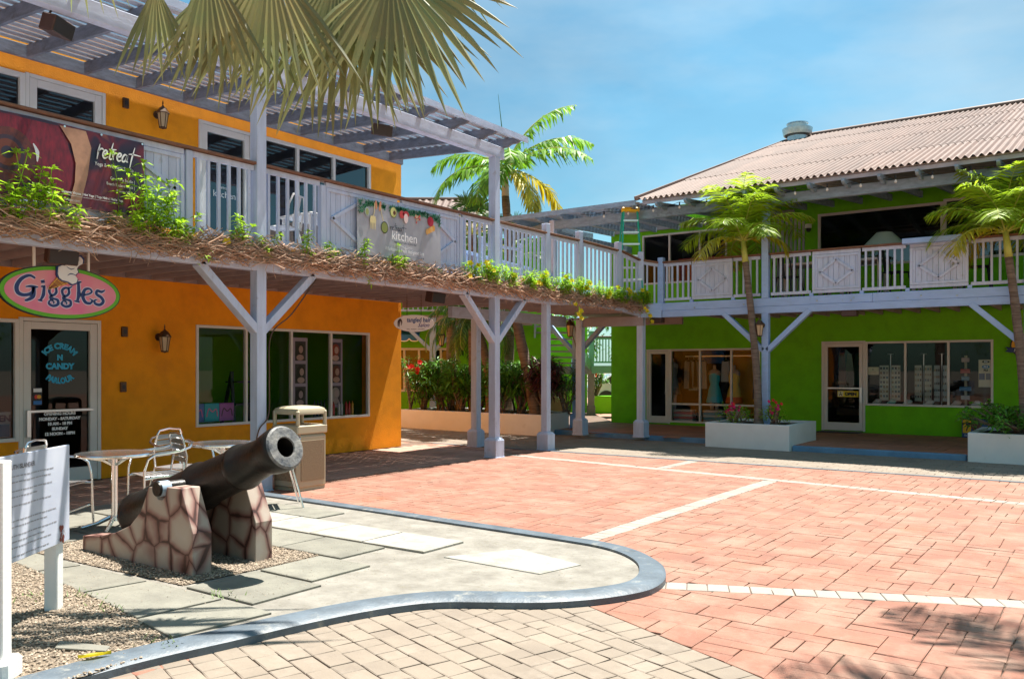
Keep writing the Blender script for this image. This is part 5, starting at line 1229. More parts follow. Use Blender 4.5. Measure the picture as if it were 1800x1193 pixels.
# hand written "retreat": letters drawn as strokes, x-height 0.1
LET = {'r': [[(0, .10), (.012, .0)], [(.008, .05), (.03, .095), (.055, .09)]],
       'r1': [[(.022, .17), (.010, .08), (.004, -.03)], [(.008, .06), (.03, .105), (.058, .115), (.075, .10)]],
       'e': [[(0, .045), (.04, .06), (.055, .09), (.03, .105), (.008, .07), (.005, .03), (.03, .0), (.075, .03)]],
       't': [[(.05, .22), (.03, .10), (.02, .02), (.04, .0), (.07, .03)], [(0, .125), (.05, .13), (.10, .14)]],
       'a': [[(.065, .09), (.03, .10), (.003, .05), (.01, .005), (.045, .02), (.068, .09), (.06, .02), (.085, .01)]],
       't2': [[(.075, .22), (.05, .08), (.035, -.06)], [(0, .115), (.06, .125), (.17, .12)]]}
x = 4.90
for ch in ('r1', 'e', 't', 'r', 'e', 'a', 't2'):
    for s_ in LET[ch]: stroke(s_, [.006] + [.019] * (len(s_) - 2) + [.008] if len(s_) > 2 else .014, x, 3.92, .86, .12)
    x += {'r1': .06, 'e': .062, 't': .05, 'r': .05, 'a': .07, 't2': 0}[ch]
mm.build('lettering', WH, t, norm=False)
text(F, 'Yoga & Wellness Studio', 5.10, 3.825, .042, WH, t, b=pb + .003, sx=.80)
for s_, z in (('Grace Bay Studio |', 3.70), ('Beach Enclave Deck |', 3.635), ('Private Villas |', 3.57)): text(F, s_, 5.34, z, .033, WH, t, b=pb + .003, align='RIGHT', sx=.85)
text(F, 'Dynamic Vinyasa | Hot Yoga | Yoga Nidra | Hatha Yoga', 4.86, 3.47, .026, WH, t, b=pb + .003, sx=.85, bold=.001)
text(F, 'retreattc.com', 4.62, 3.39, .028, WH, t, b=pb + .003, sx=.85)
mm = MB(); mm.fbox(F, 4.2, 5.2, pb + .002, pb + .003, 3.448, 3.451); mm.build('rule', WH, t)
for a in (4.55, 4.95, 5.43):
    mm = MB(); mm.lathe(Matrix.Translation(F(a, pb + .004, 4.17)) @ Matrix.Rotation(pi / 2, 4, 'Y'), [(.012, 0), (.012, .003), (.005, .003)], 10); mm.build('eyelet', M['alus'], t)
# kitchen banner
t = thing('kitchen_banner', (-9.1, 9.76, 3.3), 'grey kitchen cafe banner with vegetables along its top, on the orange balcony railing', 'banner')
b = MB(); V = []; n = 14
KA0, KA1, KZ0, KZ1 = 8.82, 10.70, 3.30, 4.12
for j in range(4):
    for i in range(n + 1):
        a = KA0 + (KA1 - KA0) * i / n; V.append(F(a, bb + .008 * sin(a * 6 + j), KZ0 + (KZ1 - KZ0) * j / 3))
b.add(V, [(j * (n + 1) + i, j * (n + 1) + i + 1, (j + 1) * (n + 1) + i + 1, (j + 1) * (n + 1) + i) for j in range(3) for i in range(n)])
b.build('cloth', mat('slate_print', (.42, .43, .47), .5, col2=(.34, .35, .38), vscale=2.5, detail=3), t, norm=False, smooth=2)
pb = bb + .012
def kp(u, v):   # banner coordinates 0..1, 0..1 from top
    return KA0 + (KA1 - KA0) * u, KZ1 - (KZ1 - KZ0) * v
rnd = random.Random(21)
mm = MB()
for u in [i / 90 for i in range(91)]:
    if .30 < u < .36: continue
    dpt = .10 + .20 * max(0, 1 - u / .12) + .16 * max(0, (u - .93) / .07) + .03 * sin(u * 23)
    for _ in range(11):
        a, z = kp(min(.985, max(.015, u + rnd.uniform(-.01, .01))), rnd.uniform(.02, max(.05, dpt))); an = rnd.random() * 6.28; l_ = rnd.uniform(.03, .06)
        mm.add([F(a, pb + .001, z), F(a + l_ * cos(an) * .4 + .008, pb + .001, z + l_ * sin(an) * .4), F(a + l_ * cos(an), pb + .001, z + l_ * sin(an)), F(a + l_ * cos(an) * .4 - .008, pb + .001, z + l_ * sin(an) * .4 + .006)], [(0, 1, 2, 3)])
mm.build('printed_greens', mat('greens_print', (.02, .22, .08), .5, island=.5), t, norm=False)
def dd(u, v, ru, rv, c_, l_, rot=0, nm='printed_food'):
    a, z = kp(u, v); q = MB(); disc(q, F, a, z, ru, rv, pb + .002 + l_ * .0008, 20, rot); q.build(nm, paint(c_), t, norm=False)
dd(.10, .22, .05, .07, (.35, .42, .40), 0); dd(.10, .22, .035, .05, (.30, .33, .12), 1)
dd(.40, .13, .075, .085, (.12, .22, .04), 0); dd(.40, .13, .065, .075, (.62, .62, .22), 1); dd(.41, .14, .03, .033, (.16, .05, .02), 2)
dd(.50, .14, .055, .06, (.50, .04, .04), 0); dd(.55, .20, .05, .075, (.75, .58, .55), 1); dd(.55, .12, .07, .05, (.45, .03, .04), 0)
dd(.86, .16, .075, .08, (.40, .01, .03), 0); dd(.20, .06, .022, .07, (.62, .25, .12), 0, .1); dd(.245, .07, .022, .08, (.62, .25, .12), 1, -.15)
for k in range(16): dd(.70 + rnd.gauss(0, .022), .15 + rnd.gauss(0, .03), .016, .016, ((.65, .40, .25), (.55, .06, .03))[k % 2], k % 5)
for k in range(4): dd(.90 - k * .028, .28 + k * .03, .035, .05, ((.65, .32, .06), (.70, .40, .12))[k % 2], k)
dd(.215, .44, .0, .0, (.7, .6, .25), 0) if False else None
mm = MB(); a, z = kp(.165, .40); ribbon(mm, F, [(a, z + .10), (a, z + .05), (a, z)], [.09, .13, .12], pb + .003)
for k in range(4): ribbon(mm, F, [(a - .045 + k * .03, z), (a - .045 + k * .03, z - .10)], [.022, .010], pb + .003)
ribbon(mm, F, [(a + .01, z + .10), (a + .03, z + .20), (a + .03, z + .30)], .014, pb + .003)
mm.build('printed_fork', paint((.68, .58, .28)), t, norm=False)
mm = MB(); a, z = kp(.285, .42); ribbon(mm, F, [(a, z + .06), (a - .04, z + .16), (a - .06, z + .28)], .014, pb + .003); mm.build('spoon_handle', paint((.60, .52, .30)), t, norm=False)
dd(.295, .45, .078, .092, (.03, .03, .01), 2); dd(.295, .45, .066, .078, (.22, .26, .06), 3)
tb = pb + .006
mm = MB()
x = kp(.36, .47)[0]
for ch in ('r', 'e', 't', 'r', 'e', 'a', 't2'):
    for s_ in LET[ch]: ribbon(mm, F, [(x + p[0] * .62, kp(0, .47)[1] + p[1] * .52) for p in s_], .008, tb)
    x += {'r': .04, 'e': .046, 't': .036, 'a': .05, 't2': 0}[ch]
mm.build('lettering', BK, t, norm=False)
text(F, 'kitchen', *kp(.53, .64), .145, WH, t, b=tb, sx=1.02, name='lettering'); text(F, 'vegetarian cafe & juice bar', *kp(.54, .70), .038, BK, t, b=tb, sx=.95)
mm = MB(); a, z = kp(.54, .765); ribbon(mm, F, [(a - .16, z + .02), (a - .08, z + .02), (a, z - .01), (a + .08, z + .005), (a + .16, z + .01)], .006, tb); ribbon(mm, F, [(a, z + .02), (a + .01, z - .04)], .006, tb); mm.build('flourish', WH, t, norm=False)
text(F, 'Wholesome, fresh, feel-good fare', *kp(.53, .86), .062, WH, t, b=tb, shear=.35, sx=.78)
mm = MB(); a, z = kp(.50, .925)
for k in range(14): mm.fbox(F, a + k * .028, a + k * .028 + .02, tb, tb + .001, z, z + .006)
for k in range(2): mm.fbox(F, a + .45 + k * .04, a + .475 + k * .04, tb, tb + .001, z - .01, z + .015)
mm.build('small_print', paint((.12, .12, .15)), t)

# oval ice cream sign
GA, GZ, GRa, GRz, GB = 4.78, 2.45, .66, .285, -9.6 - XL
t = thing('ice_cream_sign', (-9.6, GA, 2.2), 'pink oval Giggles sign with green rim and an ice cream cone on top', 'sign')
def oval(m, ra, rz_, b0, b1, nm):
    q = MB(); nn = 56; q.prism(FL, [(GA + ra * cos(2 * pi * k / nn), GZ + rz_ * sin(2 * pi * k / nn)) for k in range(nn)], b0, b1); return q.build(nm, m, t)
oval(BK, GRa + .012, GRz + .012, GB - .04, GB, 'back_board'); oval(paint((.12, .45, .01)), GRa, GRz, GB, GB + .006, 'green_rim')
PK = mat('pink_sign_paint', (.80, .17, .30), .4, col2=(.78, .30, .34), vscale=3, detail=2)
oval(PK, GRa - .045, GRz - .04, GB + .006, GB + .010, 'pink_face')
gl_ = GB + .013
def gst(mm, pts, w, b_): ribbon(mm, FL, [(GA - .54 + p[0], GZ - .10 + p[1]) for p in pts], w, b_)
GL = [([(.24, .235), (.18, .26), (.10, .22), (.05, .14), (.06, .07), (.12, .045), (.20, .07), (.225, .14)], [.022, .03, .038, .045, .045, .035, .035, .02]),
      ([(.14, .135), (.20, .145), (.27, .14)], [.012, .028, .014]), ([(.225, .14), (.22, .04), (.16, -.005), (.13, -.01)], [.036, .04, .03, .018]),
      ([(.335, .155), (.325, .06), (.295, .0)], [.028, .038, .02]), ([(.30, .15), (.345, .16)], [.016, .018]), ([(.27, .0), (.315, -.008)], [.015, .018]),
      ([(.30, .20), (.34, .21)], [.032, .036])]
def gg(x):
    return [([(x + .085, .15), (x + .045, .155), (x + .01, .125), (x + .02, .075), (x + .055, .065), (x + .085, .10), (x + .085, .15), (x + .12, .175)], [.02, .026, .03, .028, .026, .03, .022, .012]),
            ([(x + .04, .065), (x + .015, .035), (x + .06, .025), (x + .10, .01), (x + .10, -.035), (x + .05, -.055), (x + .005, -.03), (x + .02, .005), (x + .06, -.01), (x + .05, -.03)], [.018, .022, .024, .03, .032, .03, .028, .016, .014, .01])]
GL += gg(.38) + gg(.52)
GL += [([(.71, .225), (.715, .10), (.70, .02)], [.03, .042, .028]), ([(.685, .228), (.745, .235)], [.014, .02]), ([(.665, .015), (.725, .005)], [.016, .02]),
       ([(.77, .09), (.83, .105), (.865, .135), (.835, .165), (.785, .15), (.76, .08), (.79, .01), (.845, .0), (.87, .035), (.84, .05)], [.018, .02, .022, .024, .034, .04, .036, .028, .018, .01]),
       ([(1.02, .165), (.98, .14), (.93, .15), (.92, .11), (.975, .075), (1.0, .03), (.96, -.01), (.905, .0), (.90, .04), (.93, .045)], [.012, .03, .03, .032, .036, .036, .034, .03, .018, .01])]
mo = MB(); mi_ = MB()
for pts, w in GL: gst(mo, pts, [x_ + .016 for x_ in w], gl_ - .002); gst(mi_, pts, w, gl_)
mo.build('letter_outline', paint((.75, .70, .85)), t, norm=False); mi_.build('lettering', NAVY, t, norm=False)
# the cone on top of the oval: built standing proud of the board
def cpt(u, v): return GA + u, GZ + v
q = MB(); q.prism(FL, [cpt(-.165, .02), cpt(-.155, .055), cpt(-.02, .235), cpt(.12, .13)], GB + .012, GB + .03); q.build('wafer_cone', paint((.70, .38, .06)), t)
q = MB()
for k in range(1, 6):
    s_ = k / 6
    p0 = (-.165 + (.145) * s_, .03 + .205 * s_); p1 = (-.160 + .28 * s_, .02 + .11 * s_)
    ribbon(q, FL, [cpt(*p0), cpt(*p1)], .007, GB + .032)
for k in range(1, 5):
    s_ = k / 5; ribbon(q, FL, [cpt(-.165, .03), cpt(-.02 + .14 * s_, .235 - .105 * s_)], .007, GB + .0325)
q.build('wafer_grid', paint((.30, .08, .02)), t, norm=False)
SW_ = [(-.05, .20), (-.045, .28), (.0, .305), (.03, .30), (.035, .36), (.09, .375), (.13, .345), (.165, .345), (.185, .385), (.165, .41), (.20, .42), (.23, .385), (.225, .34), (.18, .31), (.16, .275), (.175, .24), (.14, .20), (.17, .165), (.155, .12), (.11, .10), (.06, .125), (.0, .135), (-.035, .16)]
q = MB(); q.prism(FL, [cpt(x_ - .02 + (x_ - .08) * .12, y_ + (y_ - .25) * .10) for x_, y_ in SW_], GB - .02, GB + .034); q.build('swirl_outline', NAVY, t)
q = MB(); q.prism(FL, [cpt(x_ - .02, y_) for x_, y_ in SW_], GB + .03, GB + .045); q.build('ice_cream_swirl', WH, t, bevel=.006)
q = MB(); ribbon(q, FL, [cpt(.02, .29), cpt(.07, .265), (cpt(.11, .28))], [.004, .01, .004], GB + .047); ribbon(q, FL, [cpt(.03, .19), cpt(.07, .215), cpt(.13, .20)], [.004, .012, .004], GB + .047); ribbon(q, FL, [cpt(.06, .35), cpt(.11, .32), cpt(.15, .33)], [.004, .01, .004], GB + .047); q.build('swirl_line', NAVY, t, norm=False)
for a in (GA - .30, GA + .30):
    q = MB(); q.fbox(FL, a - .012, a + .012, GB - .03, GB - .006, GZ + .2, 2.97); q.build('hanger_rod', M['white'], t)

# oval salon sign hanging on chains below the balcony
o = CV(-1.79, 15.5); HF = Fr((o.x, o.y, 0), (ct, st, 0), (st, -ct, 0))
t = thing('salon_sign', (o.x, o.y, 2.4), 'white oval tangled hair Salon sign on two chains at the orange building corner', 'sign')
q = MB(); nn = 48; q.prism(HF, [(.37 * cos(2 * pi * k / nn), 2.43 + .155 * sin(2 * pi * k / nn)) for k in range(nn)], -.015, .015); q.build('board', paint((.86, .84, .84)), t, bevel=.003)
text(HF, 'tangled hair', .085, 2.455, .085, paint((.01, .08, .30)), t, b=.017, shear=.12, sx=.80, bold=.003)
text(HF, 'Salon', .17, 2.365, .075, paint((.03, .03, .25)), t, b=.017, shear=.4, sx=.95, bold=.001)
text(HF, 'MEN - WOMEN - CHILDREN', .03, 2.315, .020, BK, t, b=.017, sx=.95)
q = MB(); ribbon(q, HF, [(-.29, 2.37), (-.285, 2.46), (-.25, 2.50), (-.225, 2.45), (-.235, 2.39)], [.012, .03, .03, .02, .006], .017); ribbon(q, HF, [(-.27, 2.36), (-.262, 2.44), (-.25, 2.48)], [.006, .02, .02], .0172); q.build('hair_emblem', paint((.05, .02, .02)), t, norm=False)
for a in (-.13, .13):
    q = MB()
    for k in range(13):
        z = 2.58 + k * .03
        ring = [HF(a + (.009 * cos(x_) if k % 2 else 0), (0 if k % 2 else .009 * cos(x_)), z + .019 * sin(x_)) for x_ in [2 * pi * j / 8 for j in range(8)]]
        q.tube(ring, .003, 4, closed=True)
    q.build('chain', M['bronze'], t)

# information board with white posts, left foreground (on the gravel)
t = thing('information_board', (*I2(-5.83, 2.89), ZI), 'white printed information board on white posts in the gravel, cut by the left edge', 'sign')
A = CV(-3.03, 5.74) * K; B = CV(-2.985, 4.66) * K; d = (A - B); l_ = d.length; d.normalize()
IBF = Fr((B.x, B.y, ZI), d, (d.y, -d.x, 0))
q = MB(); q.fbox(IBF, 0, l_ + .03, .0, .018, .44 * K, 1.085 * K + .0); q.build('board', mat('board_white', (.62, .65, .74), .35, col2=(.45, .49, .60), vscale=2.5, detail=2), t, bevel=.003)
def pst(p, z1, w, lab):
    q = MB(); F2 = Fr((p.x, p.y, 0), d, (d.y, -d.x, 0)); q.fbox(F2, -w, w, -w, w, ZI - .02, z1); q.build('post', M['white'], t, bevel=.006)
    return F2
pst(A - d * .05 + Vector((-d.y, d.x, 0)) * .045, ZI + .98 * K, .042, 0)
q = MB(); F2 = Fr((CV(-2.668, 4.40) * K).to_tuple(), d, (d.y, -d.x, 0)); q.fbox(F2, -.045, .045, -.045, .045, ZI, 1.175 * K + .01); q.build('post', M['white'], t, bevel=.006)
q = MB(); q.fbox(F2, -.085, .085, -.085, .085, ZI - .02, ZI + .10); q.build('post_foot', M['white'], t, bevel=.02)
INK = paint((.16, .16, .18))
text(IBF, 'SOUTH ISLANDER', l_ - .72, .96, .028, INK, t, b=.020, align='LEFT', bold=.001)
rnd = random.Random(8)
# the small print is unreadable in the picture: rows of word-length dashes
z = .915; q = MB()
for n_, w_ in ((1, .74), (1, .68), (0, 0), (1, .72), (1, .50), (0, 0), (1, .70), (1, .16), (0, 0), (1, .76), (1, .64), (0, 0), (1, .76), (1, .60), (1, .70), (0, 0), (1, .66)):
    if n_:
        a = l_ - .92
        while a < l_ - .92 + w_:
            c_ = rnd.uniform(.012, .05); q.fbox(IBF, a, a + c_, .0185, .0195, z, z + .0075); a += c_ + .009
    z -= .034 if n_ else .018
q.build('small_print', paint((.30, .30, .33)), t)
q = MB(); 
for k in range(9): disc(q, IBF, l_ - .07 + rnd.gauss(0, .016), .475 + rnd.gauss(0, .025), .014, .016, .0205 + k * .0002, 8)
q.build('printed_picture', paint((.25, .06, .04)), t, norm=False)
q = MB(); ribbon(q, IBF, [(l_ - .09, .45), (l_ - .06, .50), (l_ - .03, .46)], [.004, .010, .003], .0225); q.build('printed_picture', paint((.5, .45, .45)), t, norm=False)
# ================================================================ CANNON, TABLES, BINS, PLANTERS
def KP(x, y, z): return Vector((x * K, y * K, ZI + z * K))
def stonepaint():
    m = bpy.data.materials.new('painted_rubble'); m.use_nodes = True; nt = m.node_tree; nd = nt.nodes; lk = nt.links.new; bs = nd['Principled BSDF']; bs.inputs['Roughness'].default_value = .6
    g = nd.new('ShaderNodeNewGeometry'); mp_ = nd.new('ShaderNodeMapping'); mp_.inputs['Scale'].default_value = (5.6, 9.0, 5.0); lk(g.outputs['Position'], mp_.inputs['Vector'])
    wn_ = nd.new('ShaderNodeTexNoise'); wn_.inputs['Scale'].default_value = 3.0; lk(g.outputs['Position'], wn_.inputs['Vector'])
    ad = nd.new('ShaderNodeMix'); ad.data_type = 'VECTOR'; ad.inputs[0].default_value = .30; lk(mp_.outputs[0], ad.inputs[4]); lk(wn_.outputs['Color'], ad.inputs[5])
    vo = nd.new('ShaderNodeTexVoronoi'); vo.feature = 'DISTANCE_TO_EDGE'; vo.inputs['Scale'].default_value = 1.0; vo.inputs['Randomness'].default_value = .8
    v1 = nd.new('ShaderNodeTexVoronoi'); v1.inputs['Scale'].default_value = 1.0; v1.inputs['Randomness'].default_value = .8
    for v in (vo, v1): lk(ad.outputs[1], v.inputs['Vector'])
    r = nd.new('ShaderNodeValToRGB'); e = r.color_ramp.elements
    e[0].position = 0.0; e[0].color = (.05, .018, .014, 1); e[1].position = .012; e[1].color = (.08, .028, .02, 1)
    for p, c in ((.03, (.18, .08, .065)), (.075, (.29, .17, .14)), (.17, (.40, .32, .26)), (.40, (.44, .38, .32))):
        x = e.new(p); x.color = (*c, 1)
    n = nd.new('ShaderNodeTexNoise'); n.inputs['Scale'].default_value = 5; n.inputs['Detail'].default_value = 3; lk(g.outputs['Position'], n.inputs['Vector'])
    ma = nd.new('ShaderNodeMath'); ma.operation = 'MULTIPLY_ADD'; lk(n.outputs['Fac'], ma.inputs[0]); ma.inputs[1].default_value = .16; ma.inputs[2].default_value = -.08
    sm = nd.new('ShaderNodeMath'); sm.operation = 'ADD'; lk(vo.outputs['Distance'], sm.inputs[0]); lk(ma.outputs[0], sm.inputs[1])
    mn = nd.new('ShaderNodeMath'); mn.operation = 'MINIMUM'; lk(sm.outputs[0], mn.inputs[0])
    m3 = nd.new('ShaderNodeMath'); m3.operation = 'MULTIPLY'; m3.inputs[1].default_value = 2.2; lk(vo.outputs['Distance'], m3.inputs[0]); lk(m3.outputs[0], mn.inputs[1])
    lk(mn.outputs[0], r.inputs['Fac']); lk(r.outputs['Color'], bs.inputs['Base Color'])
    return m
SP = stonepaint()
t = thing('stone_mount', KP(-6.6, 4.27, 0), 'pair of painted stone cheeks carrying the black cannon', 'cannon mount')
prof = [(-7.48, -.06), (-7.48, .12), (-7.2, .15), (-6.95, .205), (-6.72, .29), (-6.56, .42), (-6.46, .60), (-6.44, .635), (-6.37, .645), (-6.345, .58), (-6.30, .545), (-6.25, .545), (-6.205, .58), (-6.185, .655), (-5.99, .66), (-5.835, .32), (-5.835, -.06)]
CF2 = Fr((0, 0, ZI), (K, 0, 0), (0, K, 0))
for y0, y1 in ((3.90, 4.07), (4.49, 4.66)):
    b = MB(); b.prism(CF2, [(a, c * K) for a, c in prof], y0, y1)
    b.build('cheek', SP, t, bevel=.004)
t = thing('cannon', KP(-6.3, 4.28, .70), 'old black iron cannon with open muzzle tilted up on a painted stone mount', 'cannon')
Mz = KP(-5.20, 4.28, 1.0); Br = KP(-7.22, 4.28, .27); ax = (Mz - Br); Lc = ax.length; ax.normalize()
R = Matrix.Translation(Br) @ ax.to_track_quat('Z', 'Y').to_matrix().to_4x4()
pf = [(.001, -.20), (.045, -.19), (.06, -.15), (.045, -.10), (.07, -.07), (.13, -.04), (.19, -.01), (.215, .02), (.215, .05), (.20, .07), (.205, .45), (.215, .47), (.215, .51), (.195, .54), (.188, .98), (.205, 1.0), (.205, 1.04), (.182, 1.08), (.170, 1.55), (.186, 1.57), (.19, 1.60), (.186, 1.63), (.165, 1.66), (.150, 1.88), (.150, 1.92), (.168, 1.98), (.178, 2.05), (.180, 2.10), (.172, 2.135), (.155, 2.15), (.085, 2.15), (.078, 2.14), (.075, 2.0), (.07, 1.4), (.001, 1.39)]
b = MB(); b.lathe(R, [(r * K, z * Lc / 2.15) for r, z in pf], 48); b.build('barrel', M['cannon'], t, smooth=True)
b = MB(); b.lathe(Matrix.Translation(KP(-6.275, 4.28, .635)) @ Matrix.Rotation(pi / 2, 4, 'X'), [(.001, -.40), (.055, -.40), (.058, -.39), (.058, .39), (.055, .40), (.001, .40)], 20); b.build('trunnion', M['cannon'], t, smooth=True)
b = MB(); b.lathe(Matrix.Translation(KP(-6.275, 4.28, .635)) @ Matrix.Rotation(pi / 2, 4, 'X'), [(.0595, .30), (.0605, .305), (.0605, .375), (.0595, .38)], 20); b.build('painted_band', paint((.35, .45, .55)), t, smooth=True)
b = MB(); b.lathe(R, [(r * K, z * Lc / 2.15) for r, z in [(.172, 2.139), (.157, 2.154), (.083, 2.154), (.077, 2.143)]], 48, cap=False); b.build('muzzle_face', mat('worn_muzzle', (.05, .055, .065), .45, col2=(.26, .25, .23), vscale=14, bump=.8, bscale=40, detail=8), t, smooth=True)
# ---- cafe tables and chairs of bright aluminium
waves = mat('engine_turned_metal', (.78, .78, .76), .25, metal=1.0)
nt = waves.node_tree; nd = nt.nodes
g = nd.new('ShaderNodeNewGeometry'); wv = nd.new('ShaderNodeTexWave'); wv.inputs['Scale'].default_value = 11; wv.inputs['Distortion'].default_value = 1.5; wv.inputs['Detail Scale'].default_value = 3
bp = nd.new('ShaderNodeBump'); bp.inputs['Strength'].default_value = .5; bp.inputs['Distance'].default_value = .01
nt.links.new(g.outputs['Position'], wv.inputs['Vector']); nt.links.new(wv.outputs['Fac'], bp.inputs['Height']); nt.links.new(bp.outputs['Normal'], nd['Principled BSDF'].inputs['Normal'])
def bistro_table(p, label):
    t = thing('bistro_table', p, label, 'table', 'round aluminium cafe tables'); I = Matrix.Identity(4)
    b = MB(); b.lathe(I, [(.001, .705), (.32, .70), (.345, .705), (.352, .72), (.345, .733), (.33, .735)], 40); b.build('rim', M['alu'], t, local=True, smooth=True)
    b = MB(); b.lathe(I, [(.332, .734), (.001, .734)], 40); b.build('tabletop', waves, t, local=True, norm=False)
    b = MB(); b.lathe(I, [(.035, .08), (.03, .12), (.03, .70)], 16); b.build('column', M['alu'], t, local=True, smooth=True)
    for k in range(4):
        a = pi / 4 + k * pi / 2; b = MB(); b.tube([(cos(a) * .03, sin(a) * .03, .12), (cos(a) * .15, sin(a) * .15, .06), (cos(a) * .29, sin(a) * .29, .02)], [.022, .020, .016], 8); b.build('foot', M['alu'], t, local=True, smooth=True)
        a = k * pi / 2; b = MB(); b.tube([(cos(a) * .03, sin(a) * .03, .62), (cos(a) * .12, sin(a) * .12, .67), (cos(a) * .25, sin(a) * .25, .70)], .012, 6); b.build('support_arm', M['alu'], t, local=True, smooth=True)
    return t
bt1 = bistro_table(KP(-8.17, 4.58, 0), 'round aluminium table nearest the information board, beside the cannon breech')
bt2 = dup(bt1, KP(-8.30, 5.93, 0), 0, 'round aluminium table half hidden behind the cannon barrel', 'round aluminium cafe tables')
def bistro_chair(p, rz, label):
    """faces +Y in its own frame; arms are one bent tube running from the front legs round the back"""
    t = thing('bistro_chair', p, label, 'chair', 'aluminium cafe chairs', rz)
    for s_ in (-1, 1):
        b = MB(); P = smooth_line([(0, 0), (1, 1)], 1)
        pts = [Vector((s_ * .27, .26, 0)), Vector((s_ * .265, .25, .25)), Vector((s_ * .265, .245, .50)), Vector((s_ * .268, .21, .62)), Vector((s_ * .272, .14, .665)), Vector((s_ * .275, .0, .675)), Vector((s_ * .272, -.12, .69)), Vector((s_ * .24, -.22, .72)), Vector((s_ * .15, -.275, .76)), Vector((0, -.29, .775))]
        b.tube(pts, .0125, 8); b.build('arm', M['alu'], t, local=True, smooth=True)
        b = MB(); b.tube([(s_ * .20, -.16, .80), (s_ * .205, -.20, .62), (s_ * .21, -.18, .45), (s_ * .225, -.25, .20), (s_ * .235, -.30, 0)], .012, 8); b.build('rear_leg', M['alu'], t, local=True, smooth=True)
        b = MB(); b.tube([(s_ * .21, -.20, .43), (s_ * .23, .10, .43), (s_ * .262, .245, .42)], .011, 8); b.build('seat_rail', M['alu'], t, local=True, smooth=True)
    b = MB(); b.tube([(-.20, -.16, .80), (-.17, -.155, .845), (0, -.165, .86), (.17, -.155, .845), (.20, -.16, .80)], .012, 8); b.build('back_frame', M['alu'], t, local=True, smooth=True)
    for k in range(4):
        b = MB(); b.bar((-.195, -.20 + k * .010, .58 + k * .065), (.195, -.20 + k * .010, .58 + k * .065), .05, .006, up=(0, 1, .15)); b.build('back_slat', M['alus'], t, local=True, bevel=.001)
    for k in range(7):
        b = MB(); b.bar((-.215, -.17 + k * .062, .44), (.215, -.17 + k * .062, .44), .05, .008); b.build('seat_slat', M['alus'], t, local=True, bevel=.001)
    b = MB(); b.tube([(-.262, .23, .20), (.262, .23, .20)], .009, 6); b.build('stretcher', M['alu'], t, local=True, smooth=True)
    return t
c1 = bistro_chair(KP(-8.62, 4.20, 0), -.9, 'aluminium chair directly behind the information board')
dup(c1, KP(-8.52, 5.30, 0), 2.9, 'aluminium chair with its slatted back towards the cannon breech', 'aluminium cafe chairs')
dup(c1, KP(-8.98, 5.85, 0), -1.25, 'aluminium chair whose arm loop shows left of the half hidden table', 'aluminium cafe chairs')
dup(c1, KP(-8.02, 6.42, 0), 2.55, 'aluminium chair under the cannon muzzle beside the litter bin', 'aluminium cafe chairs')
# ---- litter bins
def bin_(p, rz, label, m, panel, w=.25, h=1.1):
    t = thing('litter_bin', p, label, 'litter bin', None, rz)
    b = MB(); b.box(-w, w, -w, w, .03, .74); b.build('body', m, t, bevel=.03, local=True)
    b = MB(); b.box(-w + .02, w - .02, -w + .02, w - .02, 0, .05); b.build('base', m, t, local=True)
    for (x0, x1, y0, y1) in ((w - .001, w + .010, -w + .05, w - .05), (-w - .010, -w + .001, -w + .05, w - .05), (-w + .05, w - .05, w - .001, w + .010), (-w + .05, w - .05, -w - .010, -w + .001)):
        b = MB(); b.box(x0, x1, y0, y1, .13, .66); b.build('side_panel', panel, t, local=True, bevel=.003)
    b = MB(); b.box(-w - .008, w + .008, -w - .008, w + .008, .745, .86); b.build('lid_skirt', m, t, bevel=.015, local=True)
    for sx, sy in ((-1, -1), (1, -1), (1, 1), (-1, 1)):
        b = MB(); b.box(sx * (w - .02) - .025, sx * (w - .02) + .025, sy * (w - .02) - .025, sy * (w - .02) + .025, .85, 1.05); b.build('corner_pillar', m, t, bevel=.015, local=True)
    b = MB(); V = []
    for j, (s_, z) in enumerate(((1.02, 1.00), (1.03, 1.04), (.97, 1.075), (.75, 1.10), (.3, 1.11))):
        n = 20
        for i in range(n):
            a = 2 * pi * i / n + pi / 4; q_ = max(abs(cos(a)), abs(sin(a))); rr = w * s_ / q_ * (1 - .06 * (1 - abs(cos(2 * a - pi / 2 + pi / 2)))); V.append((rr * cos(a), rr * sin(a), z))
    b.add(V, [(j * 20 + i, j * 20 + (i + 1) % 20, (j + 1) * 20 + (i + 1) % 20, (j + 1) * 20 + i) for j in range(4) for i in range(20)] + [tuple(range(80, 100)), tuple(range(19, -1, -1))])
    b.build('roof', m, t, local=True, smooth=True)
    b = MB(); b.box(-w + .03, w - .03, -w + .03, w - .03, .70, .80); b.build('liner', M['black'], t, local=True)
    return t
bin_((-8.915, 7.575, 0), 0, 'beige litter bin with pebbled panels beside the orange shop post', M['beige'], M['aggregate'])
o = CV(1.40, 27.2); bin_((o.x, o.y, .09), TH, 'dark brown litter bin in the back court behind the slim posts', M['brownbin'], M['brownbin'], w=.30)
